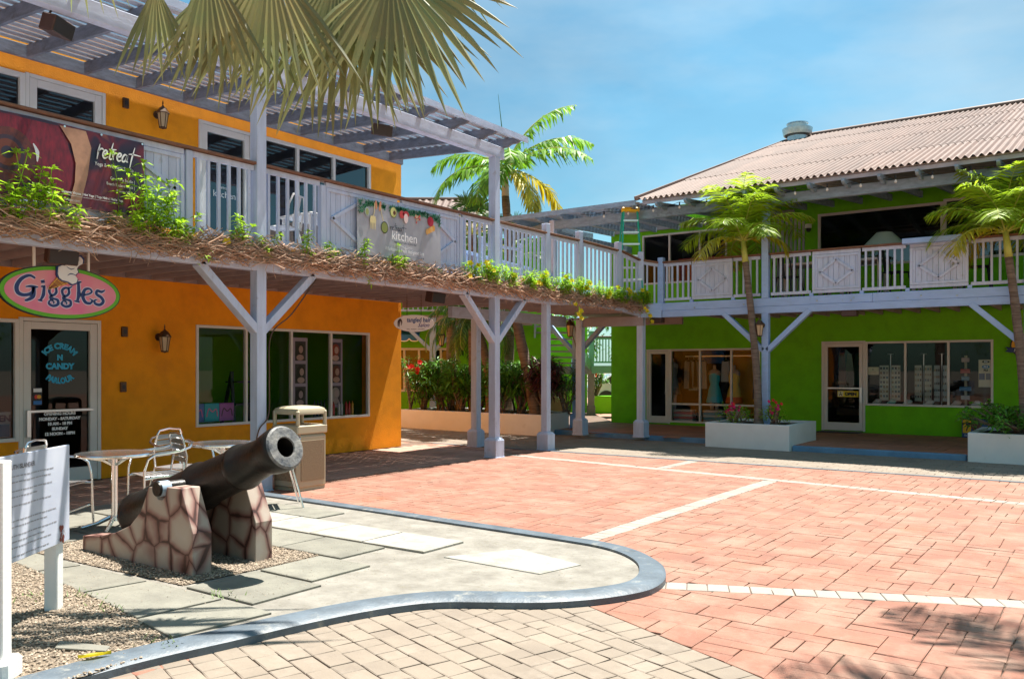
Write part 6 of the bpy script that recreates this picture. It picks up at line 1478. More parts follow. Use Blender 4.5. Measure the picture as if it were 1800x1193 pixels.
# ---- masonry planters
def planter(poly, label, z1=.5, th=.11, mt=None):
    mt = mt or M['white']; cx = sum(p[0] for p in poly) / len(poly); cy = sum(p[1] for p in poly) / len(poly)
    t = thing('planter', (cx, cy, 0), label, 'planter', 'white masonry planters'); inner = shrink(poly, th); n = len(poly)
    b = MB(); V = [(x, y, -.02) for x, y in poly] + [(x, y, z1) for x, y in poly] + [(x, y, z1) for x, y in inner] + [(x, y, z1 - .12) for x, y in inner]
    b.add(V, [(r * n + i, r * n + (i + 1) % n, (r + 1) * n + (i + 1) % n, (r + 1) * n + i) for r in range(3) for i in range(n)]); b.build('wall', mt, t, bevel=.008)
    b = MB(); b.add([(x, y, z1 - .05) for x, y in inner], [tuple(range(n))]); b.build('soil', M['soil'], t, norm=False)
    return t
PL1 = [(-6.95, 16.56), (-5.20, 16.50), (-5.20, 18.3), (-6.95, 18.3)]; PL2 = [(-2.12, 16.46), (.2, 16.40), (.2, 18.3), (-2.12, 18.3)]
PL3 = [(-15.9, 17.0), (-11.18, 16.82), (-11.45, 18.5), (-15.9, 18.9)]
planter(PL1, 'white planter with the left coconut palm and pink bougainvillea'); planter(PL2, 'white planter at the right edge with a dark leafy shrub'); planter(PL3, 'long low white planter with the dense shrub hedge behind the slim posts')
# ================================================================ PLANTS
R_ = random.Random(77)
def leaf(mb, p, d, up, L_, w, fold=.25, droop=.3):
    """lance shaped leaf of four faces, folded along the midrib"""
    d = d.normalized(); s_ = d.cross(up)
    if s_.length < 1e-4: s_ = d.cross(Vector((1, .2, .1)))
    s_.normalize(); n = s_.cross(d)
    m = p + d * L_ * .45 + n * 0; t = p + d * L_ - Vector((0, 0, droop * L_))
    k = p + d * L_ * .5 - Vector((0, 0, droop * L_ * .22))
    mb.add([p, k + s_ * w / 2 + n * fold * w, k, k - s_ * w / 2 + n * fold * w, t], [(0, 1, 2), (0, 2, 3), (1, 4, 2), (2, 4, 3)])
def frond(parent, p, az, el, L_, mats, R=R_, leaflets=34, lw=.035, ll=.55, droop=1.0, hang=.6, twist=0, name='frond', stalk=.18, spread=1.0, rach=.02, flatness=.5):
    """feather frond: arching rachis and two ranks of drooping leaflets"""
    mb = MB(); mb.mi = 0; P = []; n = 12; q = Vector(p); e = el
    for i in range(n + 1):
        P.append(q.copy()); q = q + Vector((cos(az) * cos(e), sin(az) * cos(e), sin(e))) * L_ / n; e -= droop * 1.9 / n * (.5 + i / n); az += twist / n
    mb.tube(P, [max(.004, rach * (1 - i / (n + 1))) for i in range(n + 1)], 5)
    mb.mi = 1
    for k in range(leaflets):
        s_ = stalk + (1 - stalk) * (k + .5) / leaflets; f = s_ * n; i = min(n - 1, int(f)); q = P[i].lerp(P[i + 1], f - i); d = (P[i + 1] - P[i]).normalized()
        side = d.cross(Vector((0, 0, 1)))
        if side.length < .1: side = Vector((cos(az + 1.57), sin(az + 1.57), 0))
        side.normalize(); up = side.cross(d)
        l_ = ll * (sin(pi * min(1, (s_ - stalk) / (1 - stalk) * .93 + .07)) ** .55) * R.uniform(.8, 1.1)
        for sg in (-1, 1):
            dr = (side * sg * spread + d * R.uniform(.45, .85) + up * R.uniform(-.15, .35) * flatness - Vector((0, 0, hang * R.uniform(.2, .9)))).normalized()
            m1 = q + dr * l_ * .5; d2 = (dr - Vector((0, 0, hang * R.uniform(.5, 1.3)))).normalized(); m2 = m1 + d2 * l_ * .5
            w = lw * R.uniform(.8, 1.15); wd = d.cross(dr).cross(dr).normalized() * w / 2
            if R.random() < .5: wd = (wd + d * w * .3)
            mb.add([q - wd * .5, q + wd * .5, m1 + wd, m1 - wd, m2], [(0, 1, 2, 3), (3, 2, 4)])
    return mb.build(name, mats, parent, norm=False)
def trunk(parent, P, r0, r1, m, rings=.09, name='trunk'):
    mb = MB(); pts = []; rr = []; C = smooth3(P, 8); tot = 0; n = len(C)
    for i, c in enumerate(C):
        f = i / (n - 1); pts.append(c); base = r0 + (r1 - r0) * f + (r0 * .5) * max(0, 1 - f * 9) ** 2; rr.append(base * (1 + (.045 if i % 2 else -.02)))
    mb.tube(pts, rr, 12); return mb.build(name, m, parent, smooth=2)
def smooth3(P, n):
    P = [Vector(p) for p in P]; o = []
    for i in range(len(P) - 1):
        p0 = P[max(0, i - 1)]; p1 = P[i]; p2 = P[i + 1]; p3 = P[min(len(P) - 1, i + 2)]
        for k in range(n):
            t = k / n; o.append(.5 * (2 * p1 + (p2 - p0) * t + (2 * p0 - 5 * p1 + 4 * p2 - p3) * t * t + (3 * p1 - p0 - 3 * p2 + p3) * t ** 3))
    o.append(P[-1]); return o
# two young coconut palms in the planters
def coconut(base, top, label, seed, nf=23, L_=1.5, cs=.45, grp='young coconut palms in the white planters'):
    R = random.Random(seed); base = Vector(base); top = Vector(top)
    t = thing('coconut_palm', base, label, 'palm tree', grp)
    mid = base.lerp(top, .5) + Vector((.05, 0, 0)); ax = (top - mid).normalized(); sh = top - ax * cs
    trunk(t, [base, base.lerp(sh, .3) + (mid - base.lerp(top, .5)), base.lerp(sh, .7) + (mid - base.lerp(top, .5)) * .7, sh], .085, .062, M['trunk'])
    b = MB(); b.tube([sh - ax * .02, sh + ax * cs * .4, top], [.066, .060, .045], 12); b.build('crownshaft', M['crownshaft'], t, smooth=2)
    for k in range(nf):
        az = k * 2.399 + R.uniform(-.2, .2); lev = k / nf
        el = 1.52 - 1.30 * lev ** 1.15 + R.uniform(-.1, .1)
        frond(t, top - ax * .03, az, el, L_ * R.uniform(.88, 1.08) * (.85 if lev > .8 else 1), [M['rachis'], M['palm'] if lev < .85 or R.random() < .5 else M['palmy']], R, leaflets=46, lw=.036, ll=.62, droop=.52 + lev * .62, hang=.50, stalk=.10, rach=.018, twist=R.uniform(-.5, .5))
    return t
coconut((-5.98, 17.0, .42), (-6.38, 17.2, 4.28), 'coconut palm in the left white planter with a yellow green crown', 3)
coconut((-1.32, 17.05, .42), (-1.62, 17.15, 4.02), 'coconut palm at the right edge of the picture in front of the balcony', 5, nf=23, L_=1.4)
# tall palm with ragged windblown fronds beyond the bridge
t = thing('tall_palm', CV(.62, 21.3, .4), 'tall ragged palm with a pale crownshaft beyond the bridge', 'palm tree')
TB = CV(.62, 21.3, .4); TT = CV(-.17, 21.8, 6.03); CS = CV(-.18, 21.8, 6.75)
trunk(t, [TB, CV(.40, 21.4, 1.5), CV(.05, 21.6, 3.3), TT], .16, .10, M['trunk'])
b = MB(); b.tube([TT, TT.lerp(CS, .5), CS], [.10, .09, .05], 12); b.build('crownshaft', mat('pale_crownshaft', (.55, .53, .42), .5), t, smooth=2)
def dirs(x, d): v = CV(x, d) - CV(0, 0); return atan2(v.y, v.x)
for k, (cx, cd_, el, L_, yl, dr) in enumerate(((1, -.1, .75, 2.5, 0, .75), (1, .2, 1.15, 2.7, 0, .6), (.9, -.5, .45, 2.6, 0, .7), (1, .3, -.1, 2.2, 1, .9), (.7, -.7, -.35, 1.7, 1, .8), (-1, -.1, .55, 2.1, 0, .9), (-1, -.4, .1, 2.5, 0, .95), (-.6, -.8, -.2, 1.7, 0, .8), (-.7, .7, .7, 2.0, 0, 1.0), (.3, 1, .9, 2.0, 0, 1.0), (.1, -1, .6, 1.8, 0, 1.1), (-.2, -.9, .1, 1.7, 0, .9))):
    frond(t, CS, dirs(cx, cd_), el, L_, [M['rachis'], M['palmy'] if yl else M['palmg']], R_, leaflets=40, lw=.085, ll=.70, droop=dr, hang=.85, stalk=.10, rach=.03)
b = MB(); b.tube([CS, CS + Vector((-.08, 0, .9)), CS + Vector((-.22, 0, 1.95))], [.02, .014, .004], 6); b.build('spear_leaf', M['palmd'], t)
# drooping dark palm in the court behind the salon corner
def droopy(c, base, label, seed, nf=16, L_=1.5, mk='palmd', hang=1.1, lw=.022, dark=True):
    R = random.Random(seed); t = thing('court_palm', base, label, 'palm tree')
    trunk(t, [base, (Vector(base) + Vector(c)) / 2 + Vector((.12, .05, 0)), c], .13, .10, M['trunk'])
    for k in range(nf):
        frond(t, c, k * 2.4 + R.random() * .4, 1.2 - 1.5 * k / nf, L_ * R.uniform(.85, 1.1), [M['rachis'], M[mk]], R, leaflets=44, lw=lw, ll=.42, droop=1.25, hang=hang, stalk=.1, rach=.014)
    return t
droopy(CV(-.98, 22.0, 2.95), CV(-.55, 22.0, .4), 'dark drooping palm hanging between the salon sign and the braced posts', 31, nf=30, L_=1.75, lw=.03)
# fan leaf palms
def fanleaf(parent, hub, ax, nrm, Rr, R, mats, seg=34, arc=2.35, droop=.35, split=.42, hangk=.5, name='frond', jag=.12, ncol=None):
    """palmate leaf: pleated blade whose segments part beyond `split` of the radius"""
    ax = ax.normalized(); nrm = (nrm - ax * nrm.dot(ax)).normalized(); sd = ax.cross(nrm).normalized(); mb = MB(); mb.mi = 0
    dphi = 2 * arc / seg
    for i in range(seg):
        ph = -arc + (i + .5) * dphi; Ls = Rr * (.78 + .22 * cos(ph * .6)) * R.uniform(1 - jag, 1.04); h = dphi / 2
        dirv = ax * cos(ph) + sd * sin(ph); per = -ax * sin(ph) + sd * cos(ph)
        dr = droop * R.uniform(.7, 1.3); V = []; st_ = (0.03, .22, split, .58, .74, .88, 1.0); tw = R.uniform(-.25, .25); sw = R.uniform(-.05, .05)
        for s_ in st_:
            r = Ls * s_; wd = r * math.tan(h) if s_ <= split else Rr * split * math.tan(h) * (1 - ((s_ - split) / (1 - split)) ** 1.7) * 1.05
            dz = -dr * Ls * max(0, s_ - .15) ** 2; c = hub + dirv * r + Vector((0, 0, dz)) + per * sw * r * max(0, s_ - split) * 2
            w2 = wd * .92 if s_ > split else wd
            ple = nrm * (wd * .42)
            a = (tw * max(0, s_ - split))
            V += [c - per * w2 * cos(a) - ple + nrm * w2 * sin(a), c + ple * .4, c + per * w2 * cos(a) - ple - nrm * w2 * sin(a)]
        k = len(st_)
        mb.add(V, [(3 * j, 3 * j + 3, 3 * j + 4, 3 * j + 1) for j in range(k - 1)] + [(3 * j + 1, 3 * j + 4, 3 * j + 5, 3 * j + 2) for j in range(k - 1)])
    return mb.build(name, mats, parent, norm=False)
t = thing('fan_palm', CV(-3.6, 5.55, ZI), 'silvery fan palm whose big leaves hang into the top left of the picture', 'palm tree')
CR = CV(-3.62, 5.6, 5.25); trunk(t, [CV(-3.62, 5.55, 0), CV(-3.66, 5.55, 2.5), CR], .17, .15, M['trunk'])
R = random.Random(12)
def UV(u, v, d): return CV((u - 900) / 1490 * d, d, 1.6 + (648 - v) / 1490 * d)
FANS = [  # hub (pixel-free: metres across, depth, height), axis lean across, radius, seg, droop
    ((-.86, 6.0, 4.42), (.50, -.10, -.72), 1.0, 24, .26, 1.55), ((-1.27, 6.15, 4.50), (.05, -.15, -1), 1.20, 20, .12, .95), ((-1.66, 5.8, 4.40), (-.10, -.1, -1), 1.02, 17, .15, .85),
    ((-1.98, 6.0, 4.45), (-.05, -.1, -1), .98, 15, .10, .75), ((-2.44, 5.8, 4.22), (.05, -.1, -1), .66, 10, .08, .50), ((-1.10, 6.6, 4.75), (.20, -.2, -1), 1.15, 18, .12, .8), ((-.98, 6.3, 4.95), (.9, -.05, -.38), .98, 16, .4, .8), ((-2.2, 6.4, 4.70), (.30, -.1, -1), .95, 14, .2, .7), ((-1.45, 6.4, 4.66), (-.05, -.1, -1), 1.25, 13, .1, .6), ((-2.05, 5.7, 4.32), (.12, -.1, -1), .85, 10, .1, .5), ((-1.0, 6.2, 4.40), (-.15, -.1, -1), 1.05, 13, .1, .6)
]
for (h, a, Rr, sg, dp, arc) in FANS:
    hub = CV(h[0], h[1], h[2]); axv = CV(a[0], a[1]) + Vector((0, 0, a[2])); nrm = CV(.05, -1.0) + Vector((0, 0, .25))
    fanleaf(t, hub, axv, nrm, Rr, R, [M['fan']], seg=sg, arc=arc, droop=dp, split=.52)
    b = MB(); m_ = CR.lerp(hub, .55) + Vector((0, 0, .55)); b.tube(smooth3([CR, m_, hub + Vector((0, 0, .03))], 8), .022, 8); b.build('petiole', M['rachis'], t, smooth=2)
for k in range(9):                                        # the rest of the crown, outside the picture
    az = 2.3 + k * .5; d = Vector((cos(az), sin(az), 0)); hub = CR + d * 1.5 + Vector((0, 0, .35 + .3 * sin(k * 2)))
    if (hub - CV(-.9, 5.6)).xy.length < 1.6: continue
    fanleaf(t, hub, d + Vector((0, 0, -.5)), Vector((0, 0, 1)), 1.0, R, [M['fan']], seg=28, arc=1.9, droop=.3)
    b = MB(); b.tube(smooth3([CR, CR.lerp(hub, .5) + Vector((0, 0, .35)), hub], 6), .022, 8); b.build('petiole', M['rachis'], t, smooth=2)
# fan palms in the back court, seen over the balcony rail
def fanbush(c, base, label, seed, n=16, Rr=.62, m='palmd', pl=.7):
    R = random.Random(seed); t = thing('court_fan_palm', base, label, 'palm tree'); c = Vector(c)
    trunk(t, [base, (Vector(base) + c) / 2, c], .14, .13, M['trunk'])
    for k in range(n):
        az = k * 2.4; el = 1.35 - 1.5 * k / n; d = Vector((cos(az) * cos(el), sin(az) * cos(el), sin(el))); hub = c + d * pl * R.uniform(.8, 1.2)
        up = Vector((0, 0, 1)) - d * d.z
        if up.length < .2: up = Vector((-st, ct, 0))
        fanleaf(t, hub, d, up, Rr * R.uniform(.85, 1.1), R, [M[m]], seg=22, arc=1.7, droop=.45, split=.45); b = MB(); b.tube([c, hub], .012, 5); b.build('petiole', M['rachis'], t)
fanbush(CV(-1.05, 22.5, 5.15), CV(-1.0, 22.5, .1), 'fan palm crown left of the far braced post, over the balcony rail', 4)
fanbush(CV(-.05, 23.5, 4.75), CV(-.1, 23.5, .1), 'fan palm crown between the far post and the green pergola', 6, n=14)
fanbush(CV(-1.75, 24.0, 4.9), CV(-1.7, 24, .1), 'smaller fan palm in front of the distant pink roof', 9, n=12, Rr=.5)

# dry vine along the balcony edge
t = thing('flowering_vine', (-9.1, 9, 2.9), 'tangled dry vine with green shoots and yellow flowers along the orange balcony edge and bridge', 'vine')
VP = [(-9.13, 2.5), (-9.13, 14.0), (-9.02, 15.0), (-8.85, 16.2), (-8.62, 17.12)]
def vpath(s_):
    """point on the beam line; s in metres of Y"""
    for i in range(len(VP) - 1):
        if s_ <= VP[i + 1][1] or i == len(VP) - 2:
            (x0, y0), (x1, y1) = VP[i], VP[i + 1]; f = (s_ - y0) / (y1 - y0); return Vector((x0 + (x1 - x0) * f, s_, 3.10 - max(0, s_ - 14.0) * .03))
R = random.Random(99); b = MB()
def thick(s_): return .62 + .38 * noise.noise(Vector((s_ * .9, 3.1, 0))) + .25 * noise.noise(Vector((s_ * 2.7, 7.1, 0)))
for k in range(7500):
    s_ = R.uniform(2.8, 17.0); th_ = thick(s_)
    if s_ > 14: th_ *= .75
    c = vpath(s_); r_ = R.random() ** .5; an = R.uniform(-.6, 2.0)
    p = c + Vector((.21 * r_ * cos(an) * th_ + .02, 0, -.05 + (.20 * sin(an) * r_ - .02) * th_ * 1.2 + .02))
    L_ = R.uniform(.12, .55); n = 4; pts = []; v = Vector((R.gauss(0, .14), R.choice((-1, 1)), R.gauss(0, .28))).normalized(); 
    for i in range(n):
        pts.append(p.copy()); v = (v + Vector((R.gauss(0, .12), R.gauss(0, .1), R.gauss(0, .20)))).normalized(); p = p + v * L_ / n
        cc = vpath(min(17, max(2.6, p.y)))
        if p.x < cc.x + .0: p.x = cc.x + R.random() * .02
        p.z = min(max(p.z, cc.z - .19), cc.z + .24)
    b.tube(pts, R.uniform(.003, .0085), 3, cap=False)
for k in range(60):                                       # loose ends hanging down
    s_ = R.uniform(4, 16.5); p = vpath(s_) + Vector((.05, 0, -.12)); pts = [p, p + Vector((R.gauss(0, .02), R.gauss(0, .05), -.08)), p + Vector((R.gauss(0, .03), R.gauss(0, .12), -R.uniform(.12, .22)))]; b.tube(pts, .003, 3, cap=False)
o = b.build('dry_stems', M['twig'], t, norm=False); o['kind'] = 'stuff'
b = MB(); bs_ = MB(); FLW = []
def sprout(p, h, lean, n, ls=.075):
    d = (Vector((lean.x, lean.y, 1.0)) + Vector((R.gauss(0, .15), R.gauss(0, .15), 0))).normalized(); pts = [p]; q = p.copy()
    for i in range(n):
        q = q + d * h / n; d = (d + Vector((R.gauss(0, .10), R.gauss(0, .10), R.gauss(0, .05)))).normalized(); pts.append(q.copy())
        a0 = R.random() * 3
        for j in range(4):
            a = a0 + j * pi / 2; leaf(b, q, Vector((cos(a), sin(a), R.uniform(-.2, .55))), Vector((0, 0, 1)), ls * R.uniform(.7, 1.35), ls * .42, .2, R.uniform(.1, .5))
    for j in range(3): leaf(b, q, Vector((R.gauss(0, .5), R.gauss(0, .5), 1)), Vector((1, 0, 0)), ls * .8, ls * .3)
    bs_.tube(pts, .004, 4, cap=False)
    return q
clumps = [(4.15, .60, 15, .38, .62), (4.45, .45, 8, .4, .4), (5.42, .5, 18, .28, .85), (5.65, .35, 9, .25, .5), (6.0, .3, 6, .2, .3), (6.75, .3, 4, .12, .35), (7.15, .25, 3, .10, .28), (7.8, .3, 5, .12, .35), (8.25, .3, 5, .12, .35), (8.85, .25, 4, .12, .35), (9.6, .3, 6, .15, .3), (11.5, .3, 9, .15, .2), (11.9, .35, 26, .25, .33), (12.6, .35, 16, .25, .28), (13.2, .3, 14, .25, .28), (13.8, .35, 20, .3, .3), (14.4, .35, 24, .3, .3), (15.0, .35, 24, .3, .3), (15.6, .35, 20, .3, .25), (16.2, .35, 20, .3, .25), (16.8, .4, 22, .25, .25), (17.05, .3, 14, .15, .2)]
for (s_, hz, n, sp, hh) in clumps:
    for k in range(n):
        s2 = min(17.1, max(2.8, s_ + R.gauss(0, sp * .5))); p = vpath(s2) + Vector((R.uniform(.0, .16), 0, R.uniform(-.04, .16)))
        q = sprout(p, hh * R.uniform(.25, 1.0), Vector((R.uniform(.0, .55), R.gauss(0, .3), 0)), R.randint(3, 6), .105 if s_ < 7 else .082)
        if s_ > 11.3 and R.random() < .15: FLW.append(q)
for (s_, dx, dz) in ((14.6, .12, -.15), (14.75, .14, -.28), (14.8, .12, -.42), (14.7, .13, -.35), (17.1, .1, -.2), (17.12, .15, -.33), (17.0, .1, -.1), (16.9, .12, -.05), (9.0, .12, -.2), (6.2, .13, -.12)):
    p = vpath(min(17.1, s_)) + Vector((dx, 0, dz))
    for k in range(9): leaf(b, p + Vector((R.gauss(0, .04), R.gauss(0, .04), R.gauss(0, .05))), Vector((R.gauss(0, 1), R.gauss(0, 1), R.gauss(0, .6))), Vector((0, 0, 1)), .075, .03)
    if s_ > 14: FLW.append(p + Vector((.04, 0, -.03)))
for (s_, x_, z_) in ((3.6, .12, -.05), (6.5, .1, .08), (11.3, .14, .08), (11.2, .1, .05), (13.4, .14, .14), (13.5, .12, .12), (15.8, .12, .18)): FLW.append(vpath(s_) + Vector((x_, 0, z_)))
o = b.build('leaves', M['leaf'], t, norm=False); o['kind'] = 'stuff'; o = bs_.build('green_stems', M['leaf'], t, norm=False); o['kind'] = 'stuff'
def blossom(parent, p, r, m, n=5, face=None, local=None):
    q = MB(); face = face or Vector((.7, -.55, .35)).normalized(); u = face.cross(Vector((0, 0, 1))).normalized(); w = u.cross(face)
    for k in range(n):
        a = 2 * pi * k / n + p.x * 7; dv = u * cos(a) + w * sin(a); pv = -u * sin(a) + w * cos(a)
        q.add([p - face * r * .4, p + dv * r * .55 - pv * r * .42, p + dv * r * 1.0 - pv * r * .30 + face * r * .1, p + dv * r + pv * r * .30 + face * r * .1, p + dv * r * .55 + pv * r * .42], [(0, 1, 4), (1, 2, 3, 4)])
    return q.build('flower', m, parent, norm=False)
for p in FLW: blossom(t, p + Vector((.02, 0, 0)), R.uniform(.045, .06), M['flower'])
# brown creeper and black cable on the orange side post
b = MB(); b.tube(smooth3([(-9.10, 8.02, 2.85), (-9.10, 7.6, 2.35), (-9.10, 7.25, 2.05), (-9.10, 7.22, 1.5), (-9.09, 7.20, 1.0), (-9.10, 7.05, .8), (-9.12, 7.0, .45), (-9.12, 7.02, .1)], 6), .009, 6)
tag(b.build('cable', M['bronze'], smooth=2), 'dark cable looping down the brace and front of the orange shop post', 'cable')
b = MB(); b.tube(smooth3([(-11.3, 18.4, 2.9), (-11.12, 18.35, 2.5), (-11.0, 18.42, 2.1), (-11.13, 18.44, 1.7), (-11.2, 18.42, 1.5), (-11.0, 18.4, .8), (-11.45, 18.6, .3)], 7), .018, 6); b.tube(smooth3([(-11.4, 18.3, 2.8), (-11.2, 18.36, 2.3), (-11.14, 18.40, 1.9)], 6), .013, 5)
tag(b.build('creeper', M['trunk'], smooth=2), 'bare dark creeper winding up the blue grey post', 'vine')

# hedge plants in the long planter
def shrub(x, y, label, seed, h=1.35, n=7, leafm='leafd', ls=.20, spread=.35, grp='shrubs in the long white planter', wn_=.17, zb=.45, nl=16, name='shrub'):
    R = random.Random(seed); t = thing(name, (x, y, zb), label, 'shrub', grp); sb = MB(); lb = MB(); base = Vector((x, y, zb))
    for k in range(n):
        a = R.random() * 6.28; tip = base + Vector((cos(a) * spread * R.uniform(.3, 1.2), sin(a) * spread * R.uniform(.3, 1.1), h * R.uniform(.55, 1.0)))
        mid = base.lerp(tip, .5) + Vector((R.gauss(0, .07), R.gauss(0, .07), 0)); b0 = base + Vector((R.gauss(0, .06), R.gauss(0, .06), 0)); sb.tube([b0, mid, tip], [.02, .016, .010], 5, cap=False)
        for head in [tip] + [mid.lerp(tip, R.uniform(.2, .8)) + Vector((R.gauss(0, .12), R.gauss(0, .12), R.gauss(0, .05))) for _ in range(2)]:
            for j in range(nl):
                aa = R.random() * 6.28; e = R.uniform(-.35, 1.0); d = Vector((cos(aa), sin(aa), e)); leaf(lb, head + d * .02 + Vector((0, 0, R.uniform(-.12, .05))), d, Vector((0, 0, 1)), ls * R.uniform(.7, 1.2), ls * wn_ * R.uniform(.8, 1.2), .2, R.uniform(.1, .55))
    sb.build('stems', M['trunk'], t, norm=False); o = lb.build('leaves', M[leafm], t, norm=False); o['kind'] = 'stuff'
    return t
desc = ['glossy green shrub at the orange wall end of the long planter', 'tall shrub with pale new leaves, second from the orange wall', 'broad shrub below the far blue awning', 'shrub with browning inner twigs left of the orange washed post', 'low young shrub with upright leaves behind the orange washed post', 'dark shrub between the orange washed post and the braced post', 'bare stemmed shrub right behind the braced post', 'thin shrub between the braced post and the slim post', 'tall shrub in front of the leaning palm trunk', 'maroon leaved shrub beside the slim post']
for k in range(10):
    x = -15.55 + k * .445; y = 17.55 + (k % 3) * .22
    shrub(x, y, desc[k], 200 + k, h=(1.2, 1.4, 1.4, 1.35, .95, 1.35, 1.3, 1.35, 1.4, 1.4)[k], n=17, leafm='leafr' if k == 9 else 'leafd', ls=.30, spread=.45, nl=17)
for k in range(6): shrub(-15.2 + k * .75, 18.35, ('leftmost', 'second', 'third', 'fourth', 'fifth', 'rightmost')[k] + ' shrub of the rear row in the long planter, behind the hedge front', 300 + k, h=1.3, n=12, ls=.28, spread=.45, nl=15, grp='rear row of shrubs in the long planter')
shrub(-1.35, 16.95, 'low dark glossy shrub in the right white planter', 51, h=.50, n=34, ls=.12, spread=.85, wn_=.5, nl=16, grp=None)
def bougain(x, y, label, seed, h=.42):
    t = shrub(x, y, label, seed, h=h, n=9, leafm='leaf', ls=.075, spread=.22, wn_=.5, nl=12, grp=None, name='bougainvillea'); R = random.Random(seed)
    for k in range(14):
        a = R.random() * 6.28; p = Vector((x + cos(a) * .22 * R.random() + .0, y - .1 + sin(a) * .18 * R.random(), .45 + h * R.uniform(.5, 1.05))); blossom(t, p, .035, M['pinkflower'] if R.random() < .75 else M['redflower'])
bougain(-6.45, 16.95, 'small bougainvillea left of the trunk in the left white planter', 61); bougain(-5.62, 16.9, 'fuller pink bougainvillea right of the trunk in the left white planter', 63, .5)
t = shrub(-15.75, 17.2, 'red flowering shrub at the very corner of the orange wall', 71, h=1.45, n=6, leafm='leafd', ls=.12, spread=.25, wn_=.4, grp=None)
for k in range(7): blossom(t, Vector((-15.55 + R_.gauss(0, .14), 17.1 + R_.gauss(0, .08), 1.65 + R_.gauss(0, .13))), .07, M['redflower'])

# ================================================================ BACK COURT (turned 35.6 degrees)
F = CF(26.0)
t = thing('back_building', CV(-3, 26), 'far lime green building with blue awning behind the long planter', 'building')
wall('wall', F, -9, .9, 0, 5.6, [(-5.2, -1.75, .9, 2.24)], M['green'], t)
window(F, -5.2, -1.75, .9, 2.24, t, mull=(-4.3, -3.3, -2.85, -2.18), fw=.07, gl='glassd'); room(F, -5.4, -1.5, 0, 2.6, 3, t, M['dark'], M['floorin'])
b = MB(); b.add([CV(-9.5, 25.2, 5.55), CV(-1.0, 25.2, 5.55), CV(-1.0, 31, 7.75), CV(-9.5, 31, 7.75)], [(0, 1, 2, 3)]); b.build('roof_deck', M['roof'], t, norm=False)
V = []; nn = 8 * 36; b = MB()
for y in (25.15, 28, 31.0):
    for i in range(nn + 1): x = -9.5 + 8.5 * i / nn; V.append(CV(x, y, 5.58 + (y - 25.15) * .375 + .03 * cos(2 * pi * i / 8)))
b.add(V, [(r * (nn + 1) + i, r * (nn + 1) + i + 1, (r + 1) * (nn + 1) + i + 1, (r + 1) * (nn + 1) + i) for r in range(2) for i in range(nn)]); b.build('roof', M['roof'], t, norm=False, smooth=2)
b = MB(); b.tube([CV(-9.5, 31, 7.8), CV(-1.0, 31, 7.8)], .07, 8); b.build('ridge_cap', M['roof'], t)
b = MB(); b.add([CV(-1.0, 25.2, 5.5), CV(-1.0, 31, 7.7), CV(-.1, 31, 5.6)], [(0, 1, 2)]); b.build('hip_end', M['roof'], t, norm=False)
t = thing('awning', CV(-3.3, 25.6, 2.5), 'blue awning with white scalloped edge on the far green building', 'awning')
b = MB(); b.add([CV(-5.5, 25.9, 3.0), CV(-2.75, 25.9, 3.0), CV(-2.75, 25.2, 2.62), CV(-5.5, 25.2, 2.62)], [(0, 1, 2, 3)]); b.build('canopy', M['bluep'], t, norm=False)
b = MB(); q = MB(); n = 9
for k in range(n):
    x0, x1 = -5.5 + 2.75 * k / n, -5.5 + 2.75 * (k + 1) / n; xm = (x0 + x1) / 2
    pr = [(x0, 2.62), (x1, 2.62), (x1, 2.50), (xm + .08, 2.43), (xm - .08, 2.43), (x0, 2.50)]; F2 = CF(25.2); b.prism(F2, pr, 0, .01); ribbon(q, F2, [(x0, 2.50), (xm - .08, 2.43), (xm + .08, 2.43), (x1, 2.50)], .03, .014, 3)
b.build('valance', M['bluep'], t); q.build('white_trim', WH, t, norm=False)
F3 = CF(25.0)
t = post(F3, -2.33, 0, .05, 3.1, 'light blue braced post of the far green building', hw=.09, braces=(-1, 1), bz=2.95, m='woodblue')
t = thing('back_balcony', CV(-3, 25, 3), 'light blue balcony of the far green building', 'balcony')
b = MB(); b.fbox(F3, -9, .6, -.06, .06, 2.88, 3.12); b.build('beam', M['joist'], t)
b = MB(); b.fbox(F3, -9, .6, -1.0, .0, 3.13, 3.18); b.build('deck', M['joist'], t)
t = thing('railing', CV(-3, 25, 3), 'light blue railing on the far green building', 'railing', 'balcony railings'); rail_run(F3, t, -6, .6, 3.3, 4.15, 0, 'bal', n=46, m='woodblue')
lantern(CF(24.85), -2.05, 2.5, 'lantern on the light blue post of the far building', s=1.3)
# stair with landing
F4 = CF(28.0)
t = thing('outdoor_stair', CV(2, 28), 'open tread timber stair with landing behind the slim posts', 'stairs')
for k in range(8):
    d = 25.6 + k * .3; z = 3.05 - k * .185; F5 = CF(d); b = MB(); b.fbox(F5, .75, 1.95, 0, .28, z, z + .05); b.build('tread', M['joist'], t)
for a in (.70, 1.98):
    b = MB(); b.bar(CV(a, 25.3, 3.1), CV(a, 28.0, 1.55), .06, .26); b.build('stringer', M['woodblue'], t)
b = MB(); b.fbox(F4, .6, 2.6, -1.2, .1, 1.42, 1.68); b.build('landing', M['joist'], t); b = MB(); b.fbox(F4, 2.62, 3.9, .0, .12, 1.45, 1.70); b.build('fascia', M['mint'], t)
b = MB(); b.fbox(F4, 2.6, 3.9, -1.2, 0, 1.62, 1.68); b.build('landing', M['mint'], t)
b = MB(); b.bar(CV(2.05, 27.2, 2.35), CV(2.62, 28.0, 1.65), .06, .26); b.build('stringer', M['mint'], t)
t = thing('railing', CV(3, 28), 'mint green railing on the stair landing', 'railing', 'balcony railings'); rail_run(F4, t, 2.65, 3.55, 1.8, 2.68, 0, 'bal', n=9, m='mint'); newel(F4, t, 2.62, 0, 1.5, 2.85, .08, 'mint'); newel(F4, t, 3.6, 0, 1.5, 2.85, .08, 'mint')
